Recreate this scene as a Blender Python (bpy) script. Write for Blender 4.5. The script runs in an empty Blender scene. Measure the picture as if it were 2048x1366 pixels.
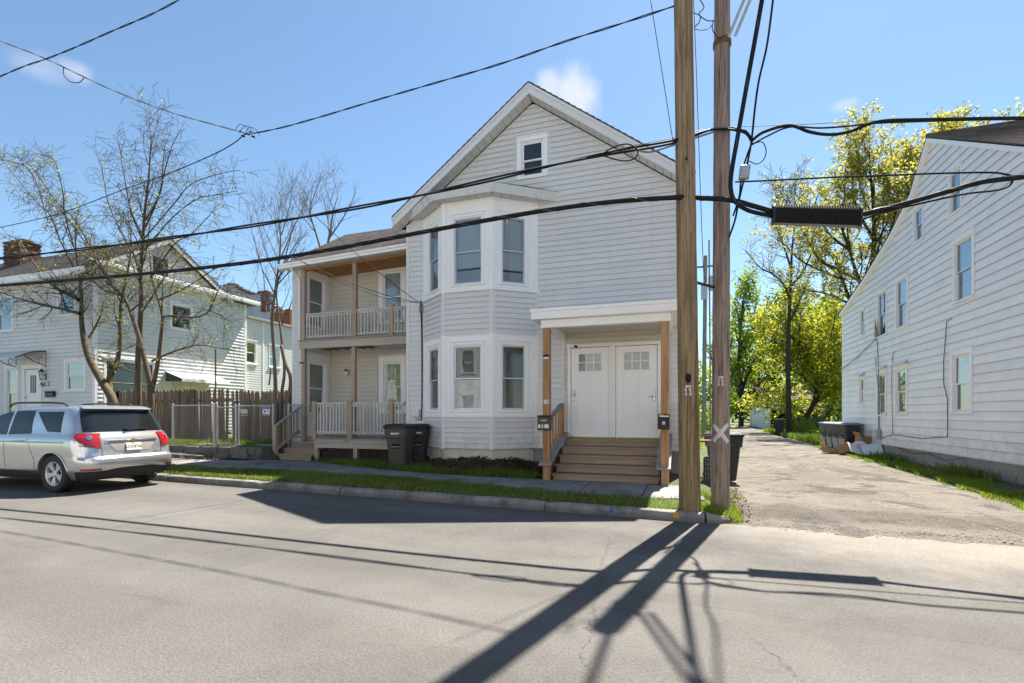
import bpy, math, random
import numpy as np
from mathutils import Vector, Matrix
SC = bpy.context.scene
COL = SC.collection
R = math.radians
rnd = random.Random(7)
NR = np.random.RandomState(11)

# ------------------------------------------------------------------ camera
YAW = R(18.8); CY, SY = math.cos(YAW), math.sin(YAW); FPX = 1000.0; EYE = 1.5
cd = bpy.data.cameras.new('camera'); cam = bpy.data.objects.new('camera', cd); COL.objects.link(cam)
cd.sensor_width = 36; cd.lens = 36 * FPX / 2048; cd.shift_y = (829 - 683) / 2048; cd.clip_end = 3000; cd.clip_start = 0.05
cam.location = (0, 0, EYE); cam.rotation_euler = (math.pi / 2, 0, YAW)
SC.camera = cam

# ------------------------------------------------------------------ sky and sun
SUN_AZ = R(12.9); SUN_EL = R(58.6)          # azimuth from +Y towards +X
world = bpy.data.worlds.new('World'); SC.world = world; world.use_nodes = True
wt = world.node_tree; wt.nodes.clear()
sky = wt.nodes.new('ShaderNodeTexSky'); sky.sky_type = 'NISHITA'; sky.sun_disc = False
sky.sun_elevation = SUN_EL; sky.sun_rotation = SUN_AZ
sky.altitude = 100; sky.air_density = 1.0; sky.dust_density = 0.25; sky.ozone_density = 0.7
SKY_STRENGTH = 0.06
bg = wt.nodes.new('ShaderNodeBackground'); bg.inputs['Strength'].default_value = SKY_STRENGTH
wo = wt.nodes.new('ShaderNodeOutputWorld')
wt.links.new(bg.outputs[0], wo.inputs[0])
sl = bpy.data.lights.new('sun', 'SUN'); sl.energy = 5.0; sl.angle = R(0.53); sl.color = (1.0, 0.93, 0.82)
so = bpy.data.objects.new('sun', sl); COL.objects.link(so)
to_sun = Vector((math.sin(SUN_AZ) * math.cos(SUN_EL), math.cos(SUN_AZ) * math.cos(SUN_EL), math.sin(SUN_EL)))
so.rotation_euler = to_sun.to_track_quat('Z', 'Y').to_euler(); so.location = (10, 40, 60)
vs = SC.view_settings
vs.view_transform = 'Standard'; vs.look = 'None'; vs.exposure = 1.66; vs.gamma = 1.0; vs.use_curve_mapping = False
SC.cycles.max_bounces = 6; SC.cycles.diffuse_bounces = 4; SC.cycles.transparent_max_bounces = 24
SC.cycles.use_denoising = True

# ------------------------------------------------------------------ measuring: a line of sight met with a real plane of the place
def ray(px, py):
    x = (px - 1024) / FPX
    return x * CY - SY, x * SY + CY, (829 - py) / FPX
def onY(px, py, Y):
    u, v, w = ray(px, py); t = Y / v
    return Vector((t * u, Y, EYE + t * w))
def onX(px, py, X):
    u, v, w = ray(px, py); t = X / u
    return Vector((X, t * v, EYE + t * w))
def onZ(px, py, Z=0.0):
    u, v, w = ray(px, py); t = (Z - EYE) / w
    return Vector((t * u, t * v, Z))

# ------------------------------------------------------------------ small clouds in the sky
def cloud_nodes():
    nt = wt; L = nt.links
    tc = nt.nodes.new('ShaderNodeTexCoord')
    nrm = nt.nodes.new('ShaderNodeVectorMath'); nrm.operation = 'NORMALIZE'; L.new(tc.outputs['Generated'], nrm.inputs[0])
    no = nt.nodes.new('ShaderNodeTexNoise'); no.inputs['Scale'].default_value = 12; no.inputs['Detail'].default_value = 12; no.inputs['Roughness'].default_value = .68; no.inputs['Distortion'].default_value = .35
    L.new(nrm.outputs[0], no.inputs['Vector'])
    total = None
    for px, py, rad, strg, flat in ((1150, 192, .095, .62, 1.0), (1098, 174, .065, .5, 1.0), (80, 136, .075, .22, 2.0), (150, 144, .045, .32, 1.5), (1693, 208, .045, .3, 2.4)):
        if strg == 0: continue
        d = Vector(ray(px, py)).normalized()
        sub = nt.nodes.new('ShaderNodeVectorMath'); sub.operation = 'SUBTRACT'; L.new(nrm.outputs[0], sub.inputs[0]); sub.inputs[1].default_value = d
        sc = nt.nodes.new('ShaderNodeVectorMath'); sc.operation = 'MULTIPLY'; L.new(sub.outputs[0], sc.inputs[0]); sc.inputs[1].default_value = (1, 1, flat)
        ln = nt.nodes.new('ShaderNodeVectorMath'); ln.operation = 'LENGTH'; L.new(sc.outputs[0], ln.inputs[0])
        mr = nt.nodes.new('ShaderNodeMapRange'); mr.interpolation_type = 'SMOOTHSTEP'
        L.new(ln.outputs['Value'], mr.inputs[0]); mr.inputs[1].default_value = 0; mr.inputs[2].default_value = rad
        mr.inputs[3].default_value = .40; mr.inputs[4].default_value = -.45
        ad = nt.nodes.new('ShaderNodeMath'); ad.operation = 'ADD'; L.new(mr.outputs[0], ad.inputs[0]); L.new(no.outputs[0], ad.inputs[1])
        m2 = nt.nodes.new('ShaderNodeMapRange'); m2.interpolation_type = 'SMOOTHSTEP'; L.new(ad.outputs[0], m2.inputs[0])
        m2.inputs[1].default_value = .42; m2.inputs[2].default_value = .98; m2.inputs[3].default_value = 0; m2.inputs[4].default_value = strg
        if total is None: total = m2.outputs[0]
        else:
            mx = nt.nodes.new('ShaderNodeMath'); mx.operation = 'MAXIMUM'; L.new(total, mx.inputs[0]); L.new(m2.outputs[0], mx.inputs[1]); total = mx.outputs[0]
    mix = nt.nodes.new('ShaderNodeMix'); mix.data_type = 'RGBA'
    tint = nt.nodes.new('ShaderNodeMix'); tint.data_type = 'RGBA'; tint.blend_type = 'MULTIPLY'; tint.inputs[0].default_value = 1.0; L.new(sky.outputs[0], tint.inputs[6]); tint.inputs[7].default_value = (.85, .97, .985, 1)
    L.new(total, mix.inputs[0]); L.new(tint.outputs[2], mix.inputs[6]); mix.inputs[7].default_value = (6.2, 6.0, 6.1, 1)
    L.new(mix.outputs[2], bg.inputs['Color'])
cloud_nodes()

# ------------------------------------------------------------------ node helpers
class NT:
    def __init__(s, name):
        s.m = bpy.data.materials.new(name); s.m.use_nodes = True; s.t = s.m.node_tree; s.t.nodes.clear()
        s.out = s.t.nodes.new('ShaderNodeOutputMaterial'); s.b = s.t.nodes.new('ShaderNodeBsdfPrincipled')
        s.t.links.new(s.b.outputs[0], s.out.inputs[0]); s._pos = None
    def n(s, typ, **kw):
        nd = s.t.nodes.new(typ)
        for k, v in kw.items(): setattr(nd, k, v)
        return nd
    def l(s, a, b): s.t.links.new(a, b)
    def pos(s):
        if s._pos is None: s._pos = s.n('ShaderNodeTexCoord').outputs['Object']
        return s._pos
    def scaled(s, sc, off=(0, 0, 0), rotz=0.0, vec=None):
        m = s.n('ShaderNodeMapping'); s.l(vec or s.pos(), m.inputs['Vector']); m.inputs['Scale'].default_value = sc; m.inputs['Location'].default_value = off
        m.inputs['Rotation'].default_value = (0, 0, rotz)
        return m.outputs[0]
    def noise(s, scale, detail=5, rough=.55, vec=None, dist=0.0):
        nd = s.n('ShaderNodeTexNoise'); s.l(vec or s.pos(), nd.inputs['Vector'])
        nd.inputs['Scale'].default_value = scale; nd.inputs['Detail'].default_value = detail; nd.inputs['Roughness'].default_value = rough; nd.inputs['Distortion'].default_value = dist
        return nd.outputs[0]
    def voro(s, scale, vec=None, feature='F1', out='Distance'):
        nd = s.n('ShaderNodeTexVoronoi'); nd.feature = feature; s.l(vec or s.pos(), nd.inputs['Vector']); nd.inputs['Scale'].default_value = scale
        return nd.outputs[out]
    def rng(s, v, a, b, c=0., d=1., smooth=True):
        nd = s.n('ShaderNodeMapRange'); nd.interpolation_type = 'SMOOTHSTEP' if smooth else 'LINEAR'
        s.l(v, nd.inputs[0])
        for i, x in enumerate((a, b, c, d)): nd.inputs[i + 1].default_value = x
        return nd.outputs[0]
    def math(s, op, a, b=None, clamp=False):
        nd = s.n('ShaderNodeMath'); nd.operation = op; nd.use_clamp = clamp
        for i, x in enumerate((a, b)):
            if x is None: continue
            if isinstance(x, (int, float)): nd.inputs[i].default_value = x
            else: s.l(x, nd.inputs[i])
        return nd.outputs[0]
    def mix(s, fac, a, b, blend='MIX'):
        nd = s.n('ShaderNodeMix'); nd.data_type = 'RGBA'; nd.blend_type = blend
        if isinstance(fac, (int, float)): nd.inputs[0].default_value = fac
        else: s.l(fac, nd.inputs[0])
        for i, x in ((6, a), (7, b)):
            if isinstance(x, (tuple, list)): nd.inputs[i].default_value = (*x[:3], 1)
            else: s.l(x, nd.inputs[i])
        return nd.outputs[2]
    def scalecol(s, col, v):
        nd = s.n('ShaderNodeVectorMath'); nd.operation = 'SCALE'
        if isinstance(col, (tuple, list)): nd.inputs[0].default_value = col[:3]
        else: s.l(col, nd.inputs[0])
        if isinstance(v, (int, float)): nd.inputs['Scale'].default_value = v
        else: s.l(v, nd.inputs['Scale'])
        return nd.outputs[0]
    def base(s, c):
        if isinstance(c, (tuple, list)): s.b.inputs['Base Color'].default_value = (*c[:3], 1)
        else: s.l(c, s.b.inputs['Base Color'])
    def rough(s, v):
        if isinstance(v, (int, float)): s.b.inputs['Roughness'].default_value = v
        else: s.l(v, s.b.inputs['Roughness'])
    def bump(s, h, strength=.3, dist=.01):
        nd = s.n('ShaderNodeBump'); nd.inputs['Strength'].default_value = strength; nd.inputs['Distance'].default_value = dist
        s.l(h, nd.inputs['Height']); s.l(nd.outputs[0], s.b.inputs['Normal'])
    def sep(s, vec=None):
        nd = s.n('ShaderNodeSeparateXYZ'); s.l(vec or s.pos(), nd.inputs[0]); return nd.outputs
    def rand(s): return s.n('ShaderNodeObjectInfo').outputs['Random']
    def island(s): return s.n('ShaderNodeNewGeometry').outputs['Random Per Island']

# ------------------------------------------------------------------ mesh helpers
class MB:
    def __init__(s, M=None): s.v = []; s.f = []; s.M = M
    def add(s, vs, fs):
        b = len(s.v)
        if s.M is not None: vs = [s.M @ Vector(p) for p in vs]
        s.v += [tuple(p) for p in vs]; s.f += [tuple(b + i for i in f) for f in fs]; return s
    def box(s, x0, x1, y0, y1, z0, z1):
        return s.add([(x0, y0, z0), (x1, y0, z0), (x1, y1, z0), (x0, y1, z0), (x0, y0, z1), (x1, y0, z1), (x1, y1, z1), (x0, y1, z1)],
                     [(3, 2, 1, 0), (4, 5, 6, 7), (0, 1, 5, 4), (1, 2, 6, 5), (2, 3, 7, 6), (3, 0, 4, 7)])
    def cbox(s, x0, x1, y0, y1, z0, z1, c=.004):
        c = min(c, abs(x1 - x0) * .45, abs(y1 - y0) * .45, abs(z1 - z0) * .45)
        V = []; idx = {}
        for a in (0, 1):
            for b in (0, 1):
                for d in (0, 1):
                    X = (x0, x1)[a]; Y = (y0, y1)[b]; Z = (z0, z1)[d]; sx = 1 - 2 * a; sy = 1 - 2 * b; sz = 1 - 2 * d
                    idx[a, b, d] = len(V); V += [(X, Y + sy * c, Z + sz * c), (X + sx * c, Y, Z + sz * c), (X + sx * c, Y + sy * c, Z)]
        I = lambda a, b, d, k: idx[a, b, d] + k
        Fs = [(I(0, 0, 0, 0), I(0, 0, 1, 0), I(0, 1, 1, 0), I(0, 1, 0, 0)), (I(1, 0, 0, 0), I(1, 1, 0, 0), I(1, 1, 1, 0), I(1, 0, 1, 0)),
              (I(0, 0, 0, 1), I(1, 0, 0, 1), I(1, 0, 1, 1), I(0, 0, 1, 1)), (I(0, 1, 0, 1), I(0, 1, 1, 1), I(1, 1, 1, 1), I(1, 1, 0, 1)),
              (I(0, 0, 0, 2), I(0, 1, 0, 2), I(1, 1, 0, 2), I(1, 0, 0, 2)), (I(0, 0, 1, 2), I(1, 0, 1, 2), I(1, 1, 1, 2), I(0, 1, 1, 2))]
        for a in (0, 1):
            for b in (0, 1): Fs.append((I(a, b, 0, 0), I(a, b, 0, 1), I(a, b, 1, 1), I(a, b, 1, 0)))
            for d in (0, 1): Fs.append((I(a, 0, d, 0), I(a, 0, d, 2), I(a, 1, d, 2), I(a, 1, d, 0)))
        for b in (0, 1):
            for d in (0, 1): Fs.append((I(0, b, d, 1), I(0, b, d, 2), I(1, b, d, 2), I(1, b, d, 1)))
        for k in idx.values(): Fs.append((k, k + 1, k + 2))
        return s.add(V, Fs)
    def poly(s, pts): return s.add(pts, [tuple(range(len(pts)))])
    def hexa(s, p):  # 8 points: bottom 4 then top 4
        return s.add(p, [(3, 2, 1, 0), (4, 5, 6, 7), (0, 1, 5, 4), (1, 2, 6, 5), (2, 3, 7, 6), (3, 0, 4, 7)])
    def bar(s, a, b, w, h, up=(0, 0, 1), c=0.0):
        a, b = Vector(a), Vector(b); d = (b - a); L = d.length; d.normalize(); up = Vector(up)
        sx = d.cross(up)
        if sx.length < 1e-6: sx = d.cross(Vector((0, 1, 0)))
        sx.normalize(); uz = sx.cross(d)
        M = Matrix((sx, d, uz)).transposed().to_4x4(); M.translation = a
        old = s.M; s.M = M if old is None else old @ M
        (s.cbox if c else s.box)(*((-w / 2, w / 2, 0, L, -h / 2, h / 2) + ((c,) if c else ())))
        s.M = old; return s
    def tube(s, pts, rad, n=8, cap=True):
        pts = [Vector(p) for p in pts]; k = len(pts)
        rad = [rad] * k if isinstance(rad, (int, float)) else rad
        V = []; ref = None
        for i, p in enumerate(pts):
            d = (pts[min(i + 1, k - 1)] - pts[max(i - 1, 0)]).normalized()
            if ref is None:
                ref = Vector((0, 0, 1)) if abs(d.z) < .9 else Vector((1, 0, 0))
            e1 = d.cross(ref)
            if e1.length < 1e-5: e1 = d.cross(Vector((0.3, 1, .2)))
            e1.normalize(); e2 = e1.cross(d).normalized(); ref = e2
            for j in range(n):
                a = 2 * math.pi * j / n; V.append(p + (e1 * math.cos(a) + e2 * math.sin(a)) * rad[i])
        Fs = [(i * n + j, i * n + (j + 1) % n, (i + 1) * n + (j + 1) % n, (i + 1) * n + j) for i in range(k - 1) for j in range(n)]
        if cap: Fs += [tuple(range(n - 1, -1, -1)), tuple(range((k - 1) * n, k * n))]
        return s.add(V, Fs)
    def lathe(s, prof, c=(0, 0, 0), n=16, axis='z'):
        V = []
        for r, z in prof:
            for j in range(n):
                a = 2 * math.pi * j / n; x, y = r * math.cos(a), r * math.sin(a)
                p = {'z': (x, y, z), 'y': (x, z, y), 'x': (z, x, y)}[axis]
                V.append((p[0] + c[0], p[1] + c[1], p[2] + c[2]))
        k = len(prof)
        return s.add(V, [(i * n + j, i * n + (j + 1) % n, (i + 1) * n + (j + 1) % n, (i + 1) * n + j) for i in range(k - 1) for j in range(n)])
    def prism(s, poly, axis, a, b):
        # poly: 2D points in the two other axes (x,y,z order), extruded along axis from a to b
        def P(q, t): return {'x': (t, q[0], q[1]), 'y': (q[0], t, q[1]), 'z': (q[0], q[1], t)}[axis]
        n = len(poly)
        return s.add([P(q, a) for q in poly] + [P(q, b) for q in poly], [tuple(range(n - 1, -1, -1)), tuple(range(n, 2 * n))] + [(i, (i + 1) % n, n + (i + 1) % n, n + i) for i in range(n)])
    def mesh(s, name, smooth=False, fix=True):
        me = bpy.data.meshes.new(name); me.from_pydata(s.v, [], s.f)
        if fix:
            import bmesh
            bm = bmesh.new(); bm.from_mesh(me); bmesh.ops.recalc_face_normals(bm, faces=bm.faces); bm.to_mesh(me); bm.free()
        if smooth: me.polygons.foreach_set('use_smooth', [True] * len(me.polygons))
        return me
    def build(s, name, mat, parent=None, smooth=False, kind=None, fix=True, auto=None):
        me = s.mesh(name, smooth, fix)
        if auto is not None: me.set_sharp_from_angle(angle=R(auto)) if hasattr(me, 'set_sharp_from_angle') else None
        if mat is not None: me.materials.append(mat)
        return link(name, me, parent, kind)
OFFS = {}
def link(name, data, parent=None, kind=None):
    o = bpy.data.objects.new(name, data); COL.objects.link(o)
    if parent is not None:
        o.parent = parent
        if parent.name in OFFS: o.matrix_parent_inverse = Matrix.Translation(-OFFS[parent.name])
    if kind: o['kind'] = kind
    return o
def tag(o, label=None, cat=None, group=None, kind=None):
    if label: o['label'] = label
    if cat: o['category'] = cat
    if group: o['group'] = group
    if kind: o['kind'] = kind
    return o
def thing(name, label, cat, loc=(0, 0, 0), group=None, world=True, rotz=0.0):
    """An Empty at the base of a thing. world=True: its parts are modelled in world metres."""
    o = bpy.data.objects.new(name, None); COL.objects.link(o); o.location = loc; o.rotation_euler = (0, 0, rotz); o.empty_display_size = .2
    if world: OFFS[o.name] = Vector(loc)
    return tag(o, label, cat, group)
def copy_tree(o, parent=None):
    c = o.copy(); COL.objects.link(c); c.parent = parent
    for ch in list(o.children): copy_tree(ch, c)
    return c
def mesh_np(name, V, Fq, mat, parent=None, kind=None, smooth=False):
    """many faces at once: V (n,3), Fq (m,k) all with k corners"""
    me = bpy.data.meshes.new(name); m, k = Fq.shape
    me.vertices.add(len(V)); me.vertices.foreach_set('co', np.asarray(V, dtype=np.float32).ravel())
    me.loops.add(m * k); me.loops.foreach_set('vertex_index', Fq.astype(np.int32).ravel())
    me.polygons.add(m); me.polygons.foreach_set('loop_start', np.arange(0, m * k, k, dtype=np.int32))
    try: me.polygons.foreach_set('loop_total', np.full(m, k, dtype=np.int32))
    except Exception: pass
    if smooth: me.polygons.foreach_set('use_smooth', np.ones(m, dtype=bool))
    me.update(calc_edges=True); me.validate()
    me.materials.append(mat)
    return link(name, me, parent, kind)
# ------------------------------------------------------------------ materials
M = {}
def plain(name, col, rough=.6, var=.06, scale=3.0, bump=0.0, bscale=60., metal=0.0, rvar=0.0, dirt=0.0, dirtcol=(.2, .17, .12), spec=.5, objvar=0.0, streak=0.0):
    n = NT(name); nz = n.noise(scale, 6, .6)
    c = n.scalecol(col, n.rng(nz, .25, .75, 1 - var, 1 + var, False))
    if objvar: c = n.scalecol(c, n.rng(n.rand(), 0, 1, 1 - objvar, 1 + objvar, False))
    if dirt:
        d = n.noise(1.7, 8, .7); c = n.mix(n.rng(d, .5, .8, 0, dirt), c, dirtcol)
    if streak:
        zz = n.sep()[2]; gn = n.noise(4.5, 6, .7); c = n.mix(n.math('MULTIPLY', n.rng(zz, .55, 1.5, .55, 0), n.rng(gn, .38, .68)), c, dirtcol)
        sv = n.noise(1.0, 6, .65, vec=n.scaled((5.5, 5.5, .35))); c = n.mix(n.rng(sv, .5, .72, 0, streak), c, n.scalecol(dirtcol, .8))
    n.base(c); n.rough(n.rng(n.noise(scale * 4, 3), .3, .7, max(.02, rough - rvar), min(1, rough + rvar)) if rvar else rough)
    n.b.inputs['Metallic'].default_value = metal; n.b.inputs['Specular IOR Level'].default_value = spec
    if bump: n.bump(n.noise(bscale, 4, .6), bump, .004)
    M[name] = n.m; return n.m
plain('siding', (.68, .665, .65), .55, .03, 1.3, .06, 90, objvar=.03, dirt=.12, dirtcol=(.42, .39, .34), streak=.10)
plain('siding_beige', (.60, .555, .475), .55, .03, 2, .05, 90, objvar=.02)
plain('trim_white', (.87, .85, .83), .5, .025, 2.5, .03, 60, dirt=.08, dirtcol=(.5, .46, .38))
plain('trim_grey', (.69, .675, .66), .5, .03, 2.5, .03, 60)
plain('door_white', (.86, .84, .82), .36, .012, 2)
plain('soffit', (.60, .59, .57), .6, .05, 3, .05)
plain('siding_right', (.84, .825, .82), .5, .045, 1.1, .10, 25, objvar=.04, dirt=.32, dirtcol=(.46, .45, .44), streak=.10)
plain('siding_left', (.70, .69, .68), .55, .04, 1.6, .05, 60, dirt=.2, dirtcol=(.48, .46, .42), streak=.2)
plain('lap_shadow_dirt', (.40, .36, .31), .8, .15, 4)  # brown lap grime with the shadow line under each board painted in
plain('alu', (.55, .56, .57), .42, .04, 5, 0, 60, metal=.6)
plain('galv', (.42, .43, .44), .5, .15, 14, .1, 60, metal=.75)
plain('black_metal', (.012, .012, .013), .4, .2, 8)
plain('cable', (.014, .014, .015), .75, .25, 12, .2, 40, spec=.2)
plain('cable_grey', (.16, .16, .165), .5, .2, 12)
plain('rubber', (.018, .018, .019), .75, .2, 20, .2, 50)
plain('bin_black', (.012, .012, .013), .58, .25, 3, .12, 120, rvar=.1)
plain('bin_brown', (.055, .047, .040), .5, .2, 3, .12, 120, rvar=.1)
plain('bin_slate', (.035, .04, .05), .5, .2, 3, .1, 90)
plain('galv_dark', (.16, .165, .17), .6, .15, 14, 0, 60, metal=.5)
plain('bin_lid', (.24, .24, .245), .5, .2, 4, .1, 90)
plain('bin_blue', (.03, .11, .26), .5, .2, 4, .1, 90)
plain('white_print', (.75, .75, .74), .5, .08, 30)
plain('paper', (.62, .62, .62), .8, .1, 8)
plain('dark_print', (.02, .02, .022), .6, .1, 10)
plain('brass', (.55, .42, .16), .3, .1, 10, metal=.9)
plain('nickel', (.45, .43, .40), .3, .08, 10, metal=.9)
plain('cardboard', (.33, .20, .105), .85, .15, 6, .15, 50)
plain('foundation_white', (.55, .52, .45), .85, .12, 3, .5, 22, dirt=.75, dirtcol=(.20, .17, .13))
plain('concrete_dark', (.30, .275, .265), .9, .18, 2.2, .4, 25, dirt=.6, dirtcol=(.10, .09, .08))
plain('black', (.006, .006, .007), .9)
plain('room', (.05, .05, .052), .9, .1, 2)
plain('shade', (.62, .64, .67), .85, .05, 2, .1, 12)
plain('blind', (.80, .78, .72), .6, .05, 3)
plain('curtain', (.80, .77, .70), .9, .25, 5, .3, 12)
plain('curtain_dirty', (.72, .70, .45), .9, .32, 7, .3, 12, dirt=.7, dirtcol=(.12, .12, .07))
plain('green_awning', (.02, .06, .035), .6, .1)
plain('chrome', (.7, .7, .72), .15, .03, metal=1.0)
plain('stone', (.125, .112, .096), .9, .3, 3.5, .7, 14, objvar=.2, dirt=.4, dirtcol=(.07, .07, .045))
plain('brick', (.115, .05, .035), .9, .25, 6, .4, 40, objvar=.25)
plain('paint_blue', (.30, .33, .39), .85, .12, 3, .4, 20, dirt=.7, dirtcol=(.16, .17, .19))
plain('yellow_paint', (.55, .26, .02), .7, .1)
plain('blue_paint', (.05, .09, .3), .7, .1)
plain('tan_stucco', (.36, .31, .25), .9, .12, 2)
plain('garage_board', (.36, .34, .31), .8, .15, 2, .2, 20)
plain('rust', (.16, .075, .035), .9, .3, 10, .3, 40)
plain('leaf_litter', (.10, .062, .038), .9, .35, 30)
plain('tree_gravel', (.15, .14, .13), .9, .3, 20)

def wood(name, col, dark, axis='z', rough=.75, grain=1.0, weather=0.0, wcol=(.3, .29, .28), knots=True, bump=.25, objvar=.1, scale=22):
    n = NT(name); k = {'z': (1, 1, .05), 'x': (.05, 1, 1), 'y': (1, .05, 1)}[axis]
    off = n.n('ShaderNodeCombineXYZ'); n.l(n.math('MULTIPLY', n.rand(), 37.0), off.inputs[0]); n.l(n.math('MULTIPLY', n.rand(), 91.0), off.inputs[2])
    ad = n.n('ShaderNodeVectorMath'); ad.operation = 'ADD'; n.l(n.pos(), ad.inputs[0]); n.l(off.outputs[0], ad.inputs[1])
    vec = n.scaled(tuple(x * scale for x in k), vec=ad.outputs[0])
    g = n.noise(1.0, 6, .62, vec=vec, dist=.6); g2 = n.noise(4.0, 4, .6, vec=vec)
    c = n.mix(n.rng(g, .38, .68, 0, 1), col, dark)
    c = n.mix(n.rng(g2, .55, .75, 0, .5), c, tuple(x * .55 for x in dark))
    if knots:
        kv = n.scaled(tuple(x * 7 for x in {'z': (1, 1, .28), 'x': (.28, 1, 1), 'y': (1, .28, 1)}[axis]), vec=ad.outputs[0])
        d = n.voro(.5, vec=kv); c = n.mix(n.rng(d, .05, .12, .85, 0), c, tuple(x * .3 for x in dark))
    if weather: c = n.mix(n.rng(n.noise(2.2, 6, .65, vec=ad.outputs[0]), .35, .65, weather * .5, weather), c, wcol)
    if objvar: c = n.scalecol(c, n.rng(n.rand(), 0, 1, 1 - objvar, 1 + objvar, False))
    n.base(c); n.rough(rough); n.b.inputs['Specular IOR Level'].default_value = .3
    n.bump(n.math('ADD', g, g2), bump, .004)
    M[name] = n.m; return n.m
wood('post_wood', (.46, .26, .125), (.29, .14, .06), 'z')
wood('step_wood', (.40, .275, .18), (.25, .165, .10), 'x', weather=.5, wcol=(.34, .285, .225), knots=True)
wood('cap_wood', (.30, .29, .29), (.20, .19, .19), 'y', knots=False)
wood('grey_wood', (.44, .31, .215), (.31, .205, .13), 'z', weather=.35, wcol=(.40, .34, .28))
wood('pale_wood', (.56, .50, .44), (.40, .32, .25), 'z', weather=.4, wcol=(.58, .56, .54), objvar=.15)
wood('pale_wood_x', (.56, .52, .48), (.42, .37, .32), 'x', weather=.4, wcol=(.58, .56, .54), objvar=.1)
wood('grey_wood_x', (.36, .31, .25), (.22, .18, .135), 'x', weather=.5, wcol=(.34, .31, .27))
wood('orange_wood', (.40, .20, .065), (.30, .14, .045), 'x', objvar=.03)
wood('fence_wood', (.19, .14, .098), (.095, .068, .047), 'z', weather=.45, wcol=(.20, .16, .125), objvar=.3)
wood('rotten_wood', (.50, .45, .38), (.30, .255, .19), 'x', weather=.55, wcol=(.44, .40, .33), objvar=.05, scale=9)

def pole_mat(name, a, b, crack, moss=0.0):
    n = NT(name)
    v1 = n.scaled((26, 26, 1.1)); v2 = n.scaled((70, 70, 2.2)); v3 = n.scaled((6, 6, .8))
    g = n.noise(1, 6, .65, vec=v1, dist=.5); f = n.noise(1, 5, .65, vec=v2, dist=.3); w = n.noise(1, 5, .6, vec=v3)
    c = n.mix(n.rng(g, .35, .68), a, b)
    c = n.mix(n.rng(f, .56, .66, 0, .85), c, crack)
    c = n.mix(n.rng(w, .5, .75, 0, .5), c, tuple(x * .6 for x in a))
    if moss:
        z = n.sep()[2]; m = n.math('MULTIPLY', n.rng(z, 1.0, 5.0, moss, 0), n.rng(w, .3, .6))
        c = n.mix(m, c, n.mix(n.rng(g, .4, .62), (.25, .195, .07), (.12, .09, .03)))
    n.base(c); n.rough(.85); n.b.inputs['Specular IOR Level'].default_value = .25
    n.bump(n.math('ADD', n.math('MULTIPLY', f, -1.0), g), .8, .012)
    M[name] = n.m
pole_mat('pole_brown', (.36, .25, .15), (.135, .085, .045), (.035, .022, .012), moss=.6)
pole_mat('pole_grey', (.36, .275, .23), (.15, .105, .085), (.04, .027, .02))
pole_mat('pole_far', (.26, .25, .24), (.18, .17, .16), (.08, .07, .06))
pole_mat('bark', (.20, .165, .138), (.12, .097, .08), (.02, .015, .011))
pole_mat('bark_moss', (.115, .09, .062), (.062, .048, .033), (.028, .022, .014), moss=.4)
pole_mat('bark_dark', (.06, .047, .038), (.034, .026, .02), (.012, .009, .007))

def glass():
    n = NT('glass'); n.t.nodes.remove(n.b)
    tr = n.n('ShaderNodeBsdfTransparent'); tr.inputs[0].default_value = (.84, .87, .88, 1)
    gl = n.n('ShaderNodeBsdfGlossy'); gl.inputs['Roughness'].default_value = .015; gl.inputs[0].default_value = (.95, .97, 1, 1)
    fr = n.n('ShaderNodeFresnel'); fr.inputs[0].default_value = 1.52
    wv = n.n('ShaderNodeBump'); wv.inputs['Strength'].default_value = .06; wv.inputs['Distance'].default_value = .02
    n.l(n.noise(2.3, 2, .5), wv.inputs['Height']); n.l(wv.outputs[0], gl.inputs['Normal'])
    mx = n.n('ShaderNodeMixShader'); n.l(n.rng(fr.outputs[0], 0, 1, .0, .8, False), mx.inputs[0]); n.l(tr.outputs[0], mx.inputs[1]); n.l(gl.outputs[0], mx.inputs[2])
    n.l(mx.outputs[0], n.out.inputs[0]); M['glass'] = n.m
    n = NT('car_glass'); n.t.nodes.remove(n.b)
    tr = n.n('ShaderNodeBsdfTransparent'); tr.inputs[0].default_value = (.10, .12, .13, 1)
    gl = n.n('ShaderNodeBsdfGlossy'); gl.inputs['Roughness'].default_value = .03; gl.inputs[0].default_value = (.9, .95, 1, 1)
    fr = n.n('ShaderNodeFresnel'); fr.inputs[0].default_value = 1.55
    mx = n.n('ShaderNodeMixShader'); n.l(n.rng(fr.outputs[0], 0, 1, .05, 1.0, False), mx.inputs[0]); n.l(tr.outputs[0], mx.inputs[1]); n.l(gl.outputs[0], mx.inputs[2])
    n.l(mx.outputs[0], n.out.inputs[0]); M['car_glass'] = n.m
glass()

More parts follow.
